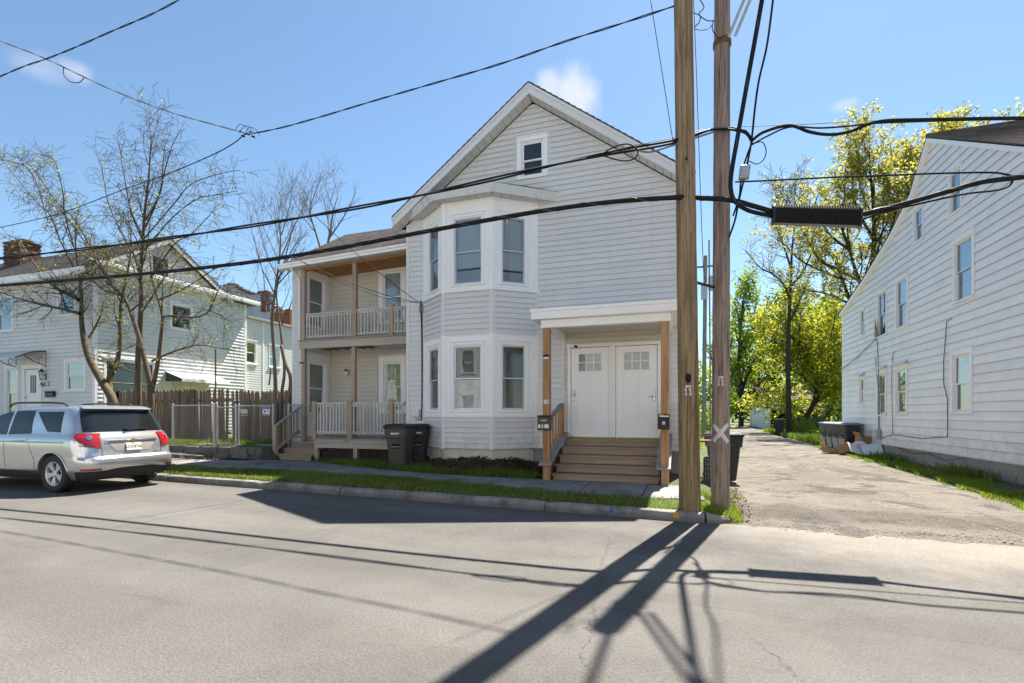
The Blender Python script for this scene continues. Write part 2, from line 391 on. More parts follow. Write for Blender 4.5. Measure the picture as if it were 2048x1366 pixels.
def asphalt():
    n = NT('asphalt'); xyz = n.sep(); x, y = xyz[0], xyz[1]
    big = n.noise(.35, 5, .6); mid = n.noise(2.2, 6, .65); fine = n.noise(55, 4, .75); grit = n.voro(95)
    lane = n.noise(1.0, 4, .55, vec=n.scaled((.12, 1.1, 1), rotz=.04))
    c = n.mix(n.rng(big, .3, .7), (.088, .083, .077), (.124, .117, .108))
    c = n.mix(n.rng(lane, .42, .62, 0, .5), c, (.100, .096, .090))
    c = n.mix(n.rng(mid, .52, .75, 0, .35), c, (.09, .086, .08))
    c = n.scalecol(c, n.rng(fine, .25, .75, .55, 1.45, False))
    c = n.mix(n.rng(grit, .0, .2, .35, 0), c, (.42, .40, .37))
    pv = n.voro(.33, vec=n.scaled((1, 1.6, 1), rotz=.06), out='Color'); ps = n.n('ShaderNodeSeparateColor'); n.l(pv, ps.inputs[0]); c = n.scalecol(c, n.rng(ps.outputs[0], .0, 1, .93, 1.06, False))
    oil = n.noise(1.0, 6, .7, vec=n.scaled((.5, 1.6, 1), off=(3, 1, 0))); c = n.mix(n.rng(oil, .57, .70, 0, .5), c, (.07, .066, .062))
    trk = n.math('ADD', n.math('ADD', y, n.math('MULTIPLY', x, .05)), n.math('MULTIPLY', n.noise(.4, 4, .6), .8)); c = n.scalecol(c, n.rng(n.math('ABSOLUTE', n.math('SUBTRACT', n.math('FRACT', n.math('MULTIPLY', trk, .55)), .5)), .12, .38, .90, 1.05))
    speck = n.voro(9.0); c = n.mix(n.rng(speck, .035, .06, .6, 0), c, (.07, .065, .06))
    lm = n.math('ADD', n.math('ADD', y, n.math('MULTIPLY', n.math('SUBTRACT', n.noise(.7, 7, .7), .5), 3.2)), n.rng(x, -1.5, 2.5, -2.2, 0)); c = n.mix(n.rng(lm, 5.0, 7.2, 0, .85), c, n.scalecol((.215, .192, .163), n.rng(fine, .25, .75, .6, 1.4, False)))
    sm = n.math('ADD', n.math('ADD', y, n.math('MULTIPLY', x, .0665)), n.math('MULTIPLY', n.math('SUBTRACT', n.noise(3.0, 5, .7), .5), .05)); c = n.mix(n.rng(n.math('ABSOLUTE', n.math('SUBTRACT', sm, 4.15)), .004, .016, .35, 0), c, (.05, .048, .045))
    gut = n.math('ADD', y, n.math('MULTIPLY', x, .0665))       # distance to the kerb line, darker silt in the gutter
    gz = n.math('MULTIPLY', n.rng(n.math('ADD', gut, n.math('MULTIPLY', mid, .9)), 7.1, 7.75, 0, .55), n.rng(x, .2, .9, 1, 0)); c = n.mix(gz, c, (.085, .078, .07))
    # long thin cracks
    wob = n.math('MULTIPLY', n.math('SUBTRACT', n.noise(1.6, 7, .75), .5), .5)
    wob2 = n.math('MULTIPLY', n.math('SUBTRACT', n.noise(9.0, 4, .7), .5), .12)
    for a, b, x0, x1, y0, y1 in ((-.088, 1.0, -.30, 0, 1.6, 6.3), (-.25, 1.0, 1.41, 0, 2.3, 3.75), (.35, 1.0, -6.2, 0, 3.4, 7.0)):
        e = n.math('ADD', n.math('SUBTRACT', n.math('SUBTRACT', x, n.math('MULTIPLY', y, a)), x0), n.math('ADD', wob, wob2))
        ln = n.rng(n.math('ABSOLUTE', e), .002, .009, 1, 0)
        win = n.math('MULTIPLY', n.rng(y, y0, y0 + .3), n.rng(y, y1 - .3, y1, 1, 0))
        c = n.mix(n.math('MULTIPLY', n.math('MULTIPLY', ln, win), .8), c, (.035, .032, .03))
    n.base(c); n.rough(n.rng(mid, .3, .7, .78, .95)); n.b.inputs['Specular IOR Level'].default_value = .3
    n.bump(n.math('ADD', fine, n.math('MULTIPLY', grit, .8)), .55, .008); M['asphalt'] = n.m
    # the worn lane
    n = NT('alley'); xyz = n.sep(); x, y = xyz[0], xyz[1]
    big = n.noise(.55, 6, .65); mid = n.noise(1.1, 8, .72, dist=.8); fine = n.noise(70, 3, .7); grit = n.voro(45); rut = n.noise(1, 5, .6, vec=n.scaled((1.1, .16, 1)))
    c = n.mix(n.rng(big, .36, .62), (.185, .166, .141), (.262, .236, .203))
    c = n.mix(n.rng(mid, .50, .60, 0, .85), c, (.088, .082, .075))
    ap = n.math('ADD', y, n.math('MULTIPLY', n.math('SUBTRACT', n.noise(1.1, 7, .72), .5), 2.6)); c = n.mix(n.math('MULTIPLY', n.rng(ap, 7.7, 8.2, 0, .7), n.rng(ap, 8.5, 9.5, 1, 0)), c, (.105, .092, .077)); c = n.mix(n.rng(n.math('ADD', y, n.math('MULTIPLY', n.math('SUBTRACT', mid, .5), 1.2)), 7.35, 7.9, .9, 0), c, (.215, .192, .163))
    hz = n.noise(1.0, 5, .6, vec=n.scaled((.45, .13, 1), rotz=-.25)); c = n.mix(n.rng(hz, .56, .63, 0, .6), c, (.10, .095, .088))
    c = n.mix(n.rng(rut, .53, .66, 0, .5), c, (.19, .172, .148))
    c = n.mix(n.rng(n.noise(1.3, 6, .7), .55, .75, 0, .55), c, (.33, .25, .175))
    c = n.scalecol(c, n.rng(fine, .25, .75, .5, 1.5, False)); c = n.mix(n.rng(grit, .0, .25, .5, 0), c, (.4, .375, .34))
    n.base(c); n.rough(.92); n.b.inputs['Specular IOR Level'].default_value = .2
    n.bump(n.math('ADD', n.math('ADD', fine, grit), n.math('MULTIPLY', mid, 2.0)), 1.0, .03); M['alley'] = n.m
    # soil with short turf
    n = NT('soil'); big = n.noise(.8, 6, .65); fine = n.noise(40, 4, .7)
    c = n.mix(n.rng(big, .42, .6), (.075, .062, .042), (.05, .075, .018)); c = n.scalecol(c, n.rng(fine, .2, .8, .6, 1.4, False))
    n.base(c); n.rough(.95); n.bump(fine, .8, .02); M['soil'] = n.m
    n = NT('lawn_far'); big = n.noise(.25, 6, .6); fine = n.noise(25, 4, .7)
    c = n.mix(n.rng(big, .4, .62), (.055, .085, .018), (.09, .12, .025)); c = n.scalecol(c, n.rng(fine, .2, .8, .6, 1.4, False))
    n.base(c); n.rough(.95); n.bump(fine, .6, .03); M['lawn_far'] = n.m
    n = NT('concrete'); big = n.noise(1.6, 7, .65); fine = n.noise(90, 3, .7); agg = n.voro(75)
    c = n.mix(n.rng(big, .35, .68), (.235, .228, .222), (.145, .14, .137)); c = n.scalecol(c, n.rng(fine, .25, .75, .75, 1.25, False))
    c = n.mix(n.rng(agg, 0, .25, .35, 0), c, (.36, .35, .34))
    c = n.scalecol(c, n.rng(n.rand(), 0, 1, .9, 1.1, False))
    cr = n.voro(.75, vec=n.scaled((1, 1, .001)), feature='DISTANCE_TO_EDGE')
    e = n.math('ADD', cr, n.math('MULTIPLY', n.math('SUBTRACT', n.noise(6, 6, .7), .5), .12))
    c = n.mix(n.math('MULTIPLY', n.rng(n.math('ABSOLUTE', e), .004, .012, .8, 0), n.rng(big, .45, .55)), c, (.04, .038, .035))
    n.base(c); n.rough(.9); n.b.inputs['Specular IOR Level'].default_value = .25; n.bump(n.math('ADD', fine, n.math('ADD', agg, big)), .6, .008); M['concrete'] = n.m
    n = NT('kerb'); big = n.noise(2.4, 7, .7); fine = n.noise(70, 4, .7); agg = n.voro(60)
    c = n.mix(n.rng(big, .38, .66), (.27, .255, .24), (.12, .113, .105)); c = n.scalecol(c, n.rng(fine, .25, .75, .7, 1.3, False)); c = n.mix(n.rng(agg, 0, .28, .4, 0), c, (.40, .385, .36))
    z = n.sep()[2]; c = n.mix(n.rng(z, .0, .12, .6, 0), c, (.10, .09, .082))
    n.base(c); n.rough(.9); n.bump(n.math('ADD', fine, n.math('ADD', agg, n.math('MULTIPLY', big, 2))), .8, .012); M['kerb'] = n.m
asphalt()

def shingle(name, a, b):
    n = NT(name); v = n.scaled((1, 1, 1))
    big = n.noise(1.2, 5, .6); f = n.noise(160, 2, .7); t = n.voro(7, vec=n.scaled((1, 3.2, .2)), out='Color')
    s = n.n('ShaderNodeSeparateColor'); n.l(t, s.inputs[0])
    c = n.mix(n.rng(big, .35, .65), a, b); c = n.scalecol(c, n.rng(s.outputs[0], 0, 1, .7, 1.3, False)); c = n.scalecol(c, n.rng(f, .25, .75, .7, 1.3, False))
    n.base(c); n.rough(.92); n.b.inputs['Specular IOR Level'].default_value = .25; n.bump(f, .5, .006); M[name] = n.m
shingle('shingle_c', (.075, .072, .072), (.052, .05, .05)); shingle('shingle', (.105, .088, .082), (.075, .062, .058)); shingle('shingle_b', (.13, .105, .095), (.085, .068, .06))

def leafmat(name, a, b, trans=.45, rough=.55):
    n = NT(name); isl = n.island()
    c = n.mix(isl, a, b); c = n.scalecol(c, n.rng(n.noise(.8, 3, .6), .3, .7, .75, 1.25, False))
    n.base(c); n.rough(rough); n.b.inputs['Specular IOR Level'].default_value = .3
    tl = n.n('ShaderNodeBsdfTranslucent'); n.l(n.scalecol(c, 1.5), tl.inputs[0])
    mx = n.n('ShaderNodeMixShader'); mx.inputs[0].default_value = trans; n.l(n.b.outputs[0], mx.inputs[1]); n.l(tl.outputs[0], mx.inputs[2]); n.l(mx.outputs[0], n.out.inputs[0])
    M[name] = n.m
leafmat('grass', (.07, .135, .014), (.17, .215, .03), .5); leafmat('grass_dry', (.11, .19, .015), (.22, .27, .03), .45)
leafmat('leaf_yellow', (.20, .25, .02), (.37, .35, .03), .55); leafmat('leaf_green', (.13, .21, .022), (.22, .28, .03), .55)
leafmat('leaf_olive', (.25, .25, .04), (.38, .34, .055), .55); leafmat('leaf_young', (.19, .21, .035), (.29, .28, .055), .5)
leafmat('leaf_dark', (.03, .05, .016), (.06, .075, .02), .3); leafmat('leaf_red', (.17, .07, .03), (.2, .12, .03), .4)
leafmat('straw', (.30, .25, .12), (.40, .34, .18), .3); leafmat('litter', (.12, .07, .04), (.055, .036, .024), .15, .9)

def car_paint():
    n = NT('car_paint'); n.base(n.scalecol((.56, .56, .57), n.rng(n.noise(2, 3), .3, .7, .97, 1.03, False)))
    n.b.inputs['Metallic'].default_value = .75; n.rough(.24); n.b.inputs['Coat Weight'].default_value = .9; n.b.inputs['Coat Roughness'].default_value = .04
    M['car_paint'] = n.m
    n = NT('tail_red'); n.base(n.scalecol((.30, .010, .010), n.rng(n.voro(70), .2, .6, .8, 1.2, False))); n.rough(.12); n.b.inputs['Coat Weight'].default_value = 1.0; M['tail_red'] = n.m
    n = NT('plate'); n.base(n.scalecol((.70, .68, .62), n.rng(n.noise(40, 2), .3, .7, .95, 1.05, False))); n.rough(.4); M['plate'] = n.m
car_paint()
# ------------------------------------------------------------------ ground, street, pavement
def sst(a, b, x):
    t = np.clip((x - a) / (b - a), 0, 1); return t * t * (3 - 2 * t)
def ykerb(x): return 7.37 - .0665 * (x - .2)
def interp(x, xs, ys): return np.interp(x, xs, ys)
WFX = [-40, -12, -8.2, -5.5, -2.4, -.4, .35]; WFY = [10.6, 9.25, 9.2, 9.0, 8.5, 8.37, 8.36]     # kerb side of the pavement
WBX = [-40, -13, -11.3, -9.7, -6.7, -5.1, -2.75, .35]; WBY = [12.0, 10.75, 11.2, 11.25, 10.2, 9.85, 9.86, 9.8]
def zlot(x, y):
    x = np.asarray(x, float); y = np.asarray(y, float)
    z = .115 + .06 * sst(0, 1.4, y - ykerb(x)) + .03 * sst(-2, -7, x)
    z = z + .16 * sst(9.9, 11.2, y) * sst(-7.0, -6.2, x) * sst(.1, -.6, x)
    yard = sst(11.12, 11.3, y) * sst(-11.0, -11.25, x)
    z = z + .40 * yard
    z = z + .25 * sst(10.8, 12.2, y) * sst(-15.0, -16.2, x) * (1 - yard)
    z = z * (1 - .88 * sst(.25, .75, x))
    return z
def sheet(name, xs, ys, zf, mat, kind='structure', jitter=0.0):
    X, Y = np.meshgrid(xs, ys); Z = zf(X, Y)
    if jitter: Z = Z + NR.uniform(-jitter, jitter, Z.shape)
    V = np.stack([X, Y, Z], -1).reshape(-1, 3); nx, ny = len(xs), len(ys)
    i = np.arange(nx - 1)[None, :] + np.arange(ny - 1)[:, None] * nx; i = i.ravel()
    return mesh_np(name, V, np.stack([i, i + 1, i + nx + 1, i + nx], -1), mat, kind=kind, smooth=True)
g = MB().add([(-900, -900, -.06), (900, -900, -.06), (900, 1200, -.06), (-900, 1200, -.06)], [(0, 1, 2, 3)]).build('ground', M['lawn_far'], kind='structure')
# street: a gentle crown, kerb line drifting a little away to the left
def street():
    xs = np.concatenate([np.linspace(-140, -24, 12), np.linspace(-22, 10, 65), np.linspace(14, 120, 10)]); V = []; n = 20
    for x in xs:
        yk = float(ykerb(np.clip(x, -60, 12)))
        for j in range(n + 1):
            f = j / n; y = -3.2 + (yk + .1 + 3.2) * f; V.append((x, y, .02 * (1 - (2 * f - 1) ** 2)))
    V = np.array(V); nx = len(xs); m = n + 1
    i = (np.arange(nx - 1)[:, None] * m + np.arange(n)[None, :]).ravel()
    return mesh_np('road', V, np.stack([i, i + m, i + m + 1, i + 1], -1), M['asphalt'], kind='structure', smooth=True)
street()
MB().add([(-140, -9, .1), (120, -9, .1), (120, -3.15, .1), (-140, -3.15, .1)], [(0, 1, 2, 3)]).build('verge_opposite', M['lawn_far'], kind='structure')
# lot
xs = np.concatenate([np.linspace(-60, -23, 14), np.arange(-22, 1.05, .16)])
def lot():
    n = 70; V = []
    for x in xs:
        y0 = float(ykerb(x)) + .10
        for j in range(n + 1):
            f = j / n; y = y0 + (16 - y0) * f ** 1.25
            V.append((x, y, float(zlot(x, y)) - .012 + (0 if j else -.1)))
    V = np.array(V); m = n + 1; i = (np.arange(len(xs) - 1)[:, None] * m + np.arange(n)[None, :]).ravel()
    return mesh_np('front_yard', V, np.stack([i, i + m, i + m + 1, i + 1], -1), M['soil'], kind='structure', smooth=True)
lot()
sheet('back_yard', np.linspace(-80, -.2, 20), np.linspace(15.9, 90, 20), lambda x, y: .1 + .4 * sst(-10, -12, x), M['lawn_far'])
MB().add([(5.2, 7.5, .001), (45, 7.5, .001), (45, 27, .001), (5.2, 27, .001)], [(0, 1, 2, 3)]).build('front_yard_right', M['soil'], kind='structure')
# worn lane between the two houses, with a ragged apron onto the street
def lane():
    ys = np.concatenate([np.linspace(0, 1, 8), np.linspace(1.1, 8, 40) ** 1.35 / 8 ** .35]); V = []; n = 90
    EX = [7.2, 9, 11, 14, 18, 22, 30, 45, 95]; LX = [.62, .70, .85, 1.05, 1.2, 1.5, 2.2, 3.6, 6.0]; RX = [5.4, 5.1, 5.15, 5.45, 5.6, 5.75, 6.0, 6.3, 9.5]
    yy = np.concatenate([np.arange(6.5, 7.9, .07), np.arange(7.95, 30, .22), np.arange(30, 95, 2.0)])
    for k, y in enumerate(yy):
        l = float(np.interp(y, EX, LX)) + .07 * math.sin(y * 2.3) + .05 * math.sin(y * 5.1); r = float(np.interp(y, EX, RX)) + .09 * math.sin(y * 1.7 + 1) + .05 * math.sin(y * 4.3)
        if y < 7.5: r += (7.5 - y) * 6 + 2; l -= max(0, 7.4 - y) * .3
        for j in range(n + 1):
            f = j / n; x = l + (r - l) * f
            yj = y
            z = .005 + .012 * min(1, max(0, (y - 7.3) / 1.2)) + .02 * (1 - (2 * min(1, (yj + 3.2) / 10.6) - 1) ** 2) * (yj < 7.4)
            ed = 7.25 + .10 * math.sin(x * 2.1) + .08 * math.sin(x * 5.3 + 1) + .05 * math.sin(x * 11.7) - .03 * x; z += -.05 * min(1, max(0, (ed - y) / .35 + .5)) + .009 * math.sin(x * 17 + y * 9) * math.sin(y * 23 - x * 7) * (y < 8.2)
            V.append((x, yj, z + .008 * math.sin(x * 1.3 + y * .7) * (y > 7.6)))
    V = np.array(V); m = n + 1; i = (np.arange(len(yy) - 1)[:, None] * m + np.arange(n)[None, :]).ravel()
    return mesh_np('lane', V, np.stack([i, i + 1, i + m + 1, i + m], -1), M['alley'], kind='structure', smooth=True)
lane()
# stones lying loose on the lane
def pebbles():
    V = []; F = []
    for k in range(1100):
        if k < 330 or k > 600: x = rnd.uniform(1.2, 6.2); y = 7.2 + abs(rnd.gauss(0, 1.3))
        else: x = rnd.gauss(.85, .28); y = rnd.uniform(7.55, 9.0)
        s = rnd.uniform(.005, .019) * (1.3 if 330 < k <= 600 else 1); a = rnd.uniform(0, 6.28); b = len(V)
        z0 = .012
        for j in range(5):
            t = a + j * 1.2566; V.append((x + s * math.cos(t), y + s * math.sin(t), z0))
        V.append((x + s * .2, y, z0 + s * .9)); F += [(b + j, b + (j + 1) % 5, b + 5) for j in range(5)]
    return mesh_np('gravel', np.array(V), np.array(F), M['tree_gravel'], kind='stuff')
tag(pebbles(), 'loose gravel scattered over the mouth of the lane', 'gravel', kind='stuff')
# kerb: cast lengths with open joints
kerb = MB().box(-.001, .001, 0, .001, 0, .001)
def kerb_run():
    root = bpy.data.objects.new('kerb', None); COL.objects.link(root); root['kind'] = 'structure'
    J = [-34, -31, -28, -25, -22.2, -19.4, -16.6, -13.8, -11.0, -8.1, -6.05, -4.55, -2.02, .30]
    prof = [(0.0, -.12), (0.0, .085), (.018, .122), (.05, .136), (.15, .138), (.165, -.12)]
    for a, b in zip(J[:-1], J[1:]):
        a += .008; b -= .008; m = MB(); k = 14; V = []
        tilt = rnd.uniform(-.006, .006)
        for i in range(k + 1):
            x = a + (b - a) * i / k; y0 = float(ykerb(x)) + rnd.uniform(-.003, .003); dz = tilt + rnd.uniform(-.003, .003)
            inset = .012 if i in (0, k) else 0
            for (py, pz) in prof:
                yy = y0 + py + (inset if py < .1 else -inset); V.append((x, yy, pz + (dz if pz > 0 else 0) - (inset if pz > .1 else 0)))
        n = len(prof); F = [(i * n + j, (i + 1) * n + j, (i + 1) * n + (j + 1) % n, i * n + (j + 1) % n) for i in range(k) for j in range(n)]
        F += [tuple(range(n)), tuple(range(k * n + n - 1, k * n - 1, -1))]
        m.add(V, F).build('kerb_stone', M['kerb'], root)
    # dropped return stone at the lane
    pts = [(.32, 7.37), (.50, 7.42), (.66, 7.55), (.80, 7.75)]; hs = [.135, .10, .06, .02]; m = MB(); V = []
    for (x, y), h in zip(pts, hs): V += [(x, y, -.1), (x, y, h - .03), (x + .02, y + .04, h), (x - .02, y + .15, h), (x - .02, y + .16, -.1)]
    F = [(i * 5 + j, (i + 1) * 5 + j, (i + 1) * 5 + (j + 1) % 5, i * 5 + (j + 1) % 5) for i in range(3) for j in range(5)] + [(0, 1, 2, 3, 4), (19, 18, 17, 16, 15)]
    m.add(V, F).build('kerb_stone', M['kerb'], root)
    # utility marks sprayed on the kerb
    for x, mt, w in ((-.12, 'yellow_paint', .075), (-1.02, 'blue_paint', .06)):
        y = float(ykerb(x)); m = MB().add([(x, y - .0035, .05), (x + w, y - .0035, .045), (x + w, y - .003, .088), (x, y - .003, .087)], [(0, 1, 2, 3)])
        m.add([(x, y - .003, .087), (x + w, y - .003, .088), (x + w * .9, y + .018, .128), (x + .01, y + .018, .128)], [(0, 1, 2, 3)]).build('spray_mark', M[mt], root)
kerb_run()
# pavement slabs
def pavement():
    root = bpy.data.objects.new('sidewalk', None); COL.objects.link(root); root['kind'] = 'structure'
    J = [-30, -27, -24, -21.5, -19, -17.2, -15.6, -14.1, -12.6, -11.15, -9.7, -8.2, -6.75, -5.3, -3.9, -2.75, -1.7, -.62, .34]
    for a, b in zip(J[:-1], J[1:]):
        a2, b2 = a + .007, b - .007; k = 6; q = 7; V = []; tl = rnd.uniform(-.012, .012)
        for i in range(k + 1):
            x = a2 + (b2 - a2) * i / k; f0 = float(np.interp(x, WFX, WFY)) + rnd.uniform(-.03, .03); f1 = float(np.interp(x, WBX, WBY)) + rnd.uniform(-.04, .04)
            for j in range(q + 1):
                y = f0 + (f1 - f0) * j / q; e = .010 if i in (0, k) or j in (0, q) else 0
                V.append((x, y, float(zlot(x, min(y, 9.9))) + .012 - e + tl * (i / k - .5) * 2 + rnd.uniform(-.002, .002)))
        m = q + 1; F = [(i * m + j, (i + 1) * m + j, (i + 1) * m + j + 1, i * m + j + 1) for i in range(k) for j in range(q)]
        n0 = len(V); rim = [i * m for i in range(k + 1)] + [k * m + j for j in range(1, m)] + [i * m + q for i in range(k - 1, -1, -1)] + [j for j in range(q - 1, 0, -1)]
        V += [(V[r][0], V[r][1], V[r][2] - .09) for r in rim]; L = len(rim)
        F += [(rim[i], n0 + i, n0 + (i + 1) % L, rim[(i + 1) % L]) for i in range(L)]
        MB().add(V, F).build('slab', M['concrete'], root, smooth=False)
pavement()

# ------------------------------------------------------------------ grass blades
def blades(name, label, P, hmin, hmax, mat, lean=.5, wid=.005, up=None):
    P = np.asarray(P); n = len(P); h = NR.uniform(hmin, hmax, n); a = NR.uniform(0, 2 * math.pi, n); w = NR.uniform(.6, 1.4, n) * wid
    dx, dy = np.cos(a), np.sin(a); ln = NR.uniform(.1, lean, n) * h
    b = NR.uniform(0, 2 * math.pi, n); lx, ly = np.cos(b) * ln, np.sin(b) * ln
    V = np.zeros((n, 5, 3))
    V[:, 0] = P + np.stack([-dx * w, -dy * w, 0 * w - .01], -1); V[:, 1] = P + np.stack([dx * w, dy * w, 0 * w - .01], -1)
    V[:, 2] = P + np.stack([dx * w * .8 + lx * .35, dy * w * .8 + ly * .35, h * .55], -1); V[:, 3] = P + np.stack([-dx * w * .8 + lx * .35, -dy * w * .8 + ly * .35, h * .55], -1)
    V[:, 4] = P + np.stack([lx, ly, h * .95], -1)
    i = np.arange(n)[:, None] * 5
    F = np.concatenate([i + np.array([0, 1, 2]), i + np.array([0, 2, 3]), i + np.array([3, 2, 4])], 0)
    return tag(mesh_np(name, V.reshape(-1, 3), F, mat, kind='stuff'), label, 'grass', kind='stuff')
def patchy(x, y, f=1.0):
    return .5 + .5 * np.sin(x * 1.7 * f + 1.3 * np.sin(y * 2.1 * f)) * np.sin(y * 2.6 * f + 1.1 * np.sin(x * 1.3 * f))
def scatter(n, x0, x1, y0f, y1f, zf, bare=0.0):
    x = NR.uniform(x0, x1, n); f = NR.uniform(0, 1, n); y = y0f(x) + (y1f(x) - y0f(x)) * f
    keep = NR.uniform(0, 1, n) > bare * (patchy(x, y) < .3); x, y = x[keep], y[keep]
    return np.stack([x, y, zf(x, y)], -1)
wf = lambda x: np.interp(x, WFX, WFY); wb = lambda x: np.interp(x, WBX, WBY)
P = np.concatenate([scatter(72000, -13.5, .18, lambda x: ykerb(x) + .15, lambda x: wf(x) - .03 + .05 * np.sin(x * 7), zlot, .85),
                    scatter(9000, -22, -13.5, lambda x: ykerb(x) + .15, lambda x: wf(x), zlot, .4)])
d = P[:, 0]; bare = (d > -2.3) & (d < -1.0) & (P[:, 1] > wf(P[:, 0]) - .45) & (NR.uniform(0, 1, len(P)) < .8); P = P[~bare]
sel = NR.uniform(0, 1, len(P)) < .14
blades('grass', 'green grass strip between the kerb and the pavement', P[~sel], .025, .085, M['grass'], .9, .0042)
blades('dry_grass', 'dead straw blades among the verge grass', P[sel], .02, .08, M['straw'], 1.3, .004)
P = np.concatenate([scatter(6500, -6.9, -2.85, lambda x: wb(x) - .02, lambda x: wb(x) + .34 + .14 * np.sin(x * 3), zlot, .9), scatter(4200, -9.7, -6.8, lambda x: wb(x) - .05, lambda x: 0 * x + 11.45, zlot, .9)])
blades('grass', 'taller grass along the foot of the house by the bay and porch', P, .04, .17, M['grass'], .8, .006)
P = np.concatenate([scatter(6000, .1, .8, lambda x: 0 * x + 7.5, lambda x: 0 * x + 9.4, zlot, .9), scatter(3500, .25, 1.0, lambda x: 0 * x + 9.4, lambda x: 0 * x + 14, lambda x, y: 0 * x + .02, .8)])
P = P[patchy(P[:, 0], P[:, 1], 2.2) > .5]
blades('grass', 'sparse weeds round the two utility poles', P, .03, .12, M['grass_dry'], .9, .005)
P = scatter(5000, -14.9, -11.2, lambda x: 0 * x + 11.3, lambda x: 0 * x + 13.2, zlot, .9); P = P[patchy(P[:, 0], P[:, 1], 1.6) > .45]
Q = scatter(5000, -20, -15.0, lambda x: wb(x), lambda x: wb(x) + 1.2, zlot, .8)
blades('grass', 'thin weeds inside the fenced front yard', np.concatenate([P, Q]), .05, .16, M['grass'], .8, .006)
# ------------------------------------------------------------------ building helpers
class Frame:
    """A vertical wall plane: s runs along it, d points out of it, z up."""
    def __init__(f, o, s):
        f.o = Vector((o[0], o[1], 0)); f.s = Vector((s[0], s[1], 0)).normalized(); f.d = f.s.cross(Vector((0, 0, 1)))
        f.M = Matrix((f.s, -f.d, Vector((0, 0, 1)))).transposed().to_4x4(); f.M.translation = f.o   # local x=s, y=-d (into wall), z
    def P(f, s, d, z): return f.o + f.s * s + f.d * d + Vector((0, 0, z))
def slabs(z0, z1, cuts):
    zs = sorted({z0, z1, *[c for c in cuts if z0 < c < z1]}); return list(zip(zs[:-1], zs[1:]))
def cutiv(a, b, holes):
    out = [(a, b)]
    for h0, h1 in holes:
        nx = []
        for p, q in out:
            if h1 <= p or h0 >= q: nx.append((p, q)); continue
            if h0 > p: nx.append((p, h0))
            if h1 < q: nx.append((h1, q))
        out = nx
    return out
def wall_sheet(fr, xl, xr, z0, z1, holes, mat, parent, name='wall', cuts=(), thick=.12, d=0.0):
    """solid wall with real openings. xl/xr: functions of z."""
    m = MB(fr.M); ys = (-d, thick - d)
    for a, b in slabs(z0, z1, [h for o in holes for h in (o[2], o[3])] + list(cuts)):
        mid = (a + b) / 2
        hs = [(o[0], o[1]) for o in holes if o[2] < mid < o[3]]
        L, Rr = xl(mid), xr(mid)
        for p, q in cutiv(L, Rr, hs):
            pa, pb = (xl(a), xl(b)) if p == L else (p, p); qa, qb = (xr(a), xr(b)) if q == Rr else (q, q)
            m.hexa([(pa, ys[0], a), (qa, ys[0], a), (qa, ys[1], a), (pa, ys[1], a), (pb, ys[0], b), (qb, ys[0], b), (qb, ys[1], b), (pb, ys[1], b)])
    return m.build(name, mat, parent)
def lap_lines(o, m):  # colours each board's lip and underside with the painted lap shadow and dirt
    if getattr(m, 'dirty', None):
        o.data.materials.append(M['lap_shadow_dirt']); ix = [0] * len(o.data.polygons)
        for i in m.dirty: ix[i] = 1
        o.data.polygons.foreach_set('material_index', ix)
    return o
def siding(fr, xl, xr, z0, z1, pitch, holes, mat, parent, proj=.022, dutch=False, joined=None, d0=.002, name='siding_board', minw=.02):
    """lapped boards, one object for each board; joined=True makes one mesh of them"""
    J = MB(fr.M) if joined else None; z = z0; cnt = 0
    while z < z1 - .01:
        zt = min(z + pitch, z1); lap = zt + min(.012, pitch * .1)
        pieces = []
        L, Rr = max(xl(z), xl(zt)) if False else xl((z + zt) / 2), xr((z + zt) / 2)
        zc = [z, zt] + [c for o in holes for c in (o[2], o[3]) if z + .004 < c < zt - .004]
        zc = sorted(set(zc))
        for a, b in zip(zc[:-1], zc[1:]):
            mid = (a + b) / 2; hs = [(o[0], o[1]) for o in holes if o[2] < mid < o[3]]
            for p, q in cutiv(L, Rr, hs):
                if q - p > minw:
                    if not joined and q - p > 2.2 and b - a > pitch * .8 and rnd.random() < .4:
                        sx = p + (q - p) * rnd.uniform(.2, .8); pieces += [(p, sx - .002, a, b, p == L, False), (sx + .002, q, a, b, False, q == Rr)]
                    else: pieces.append((p, q, a, b, p == L, q == Rr))
        # merge full-height neighbours that only a notch split
        for p, q, a, b, el, er in pieces:
            pa, pb = (xl(a), xl(b)) if el else (p, p); qa, qb = (xr(a), xr(b)) if er else (q, q)
            top = b + (lap - zt if b == zt else 0)
            m = J or MB(fr.M)
            def prof(zz):
                t = (zz - z) / pitch
                if dutch: return d0 + proj * (1.0 if t < .62 else max(.1, 1 - ((t - .62) / .38) ** .6))
                return d0 + proj * (1 - .85 * t)
            zz = [a, min(a + .006, (a + top) / 2), top] if not dutch else sorted({a, a + .004, top, *[z + pitch * k for k in (.6, .66, .76, .9) if a < z + pitch * k < top]})
            V = []; n = len(zz)
            for side in (0, 1):
                for w in zz:
                    f = (w - a) / max(1e-6, (b - a)); f = min(1, f); xx = (pa + (pb - pa) * f) if side == 0 else (qa + (qb - qa) * f)
                    V.append((xx, -prof(w), w))
                V.append((V[-1][0], -d0 + .001, zz[-1])); V.append(((pa, qa)[side], -d0 + .001, a + (.012 if a == z else 0)))
            k = n + 2; F = [(i, (i + 1) % k, k + (i + 1) % k, k + i) for i in range(k)] + [tuple(range(k - 1, -1, -1)), tuple(range(k, 2 * k))]
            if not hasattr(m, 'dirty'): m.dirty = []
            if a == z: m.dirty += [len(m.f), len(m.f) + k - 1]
            m.add(V, F)
            if not J: lap_lines(m.build(name, mat, parent), m); cnt += 1
        z += pitch
    if J: return lap_lines(J.build('siding', mat, parent, kind='stuff'), J)
    return cnt
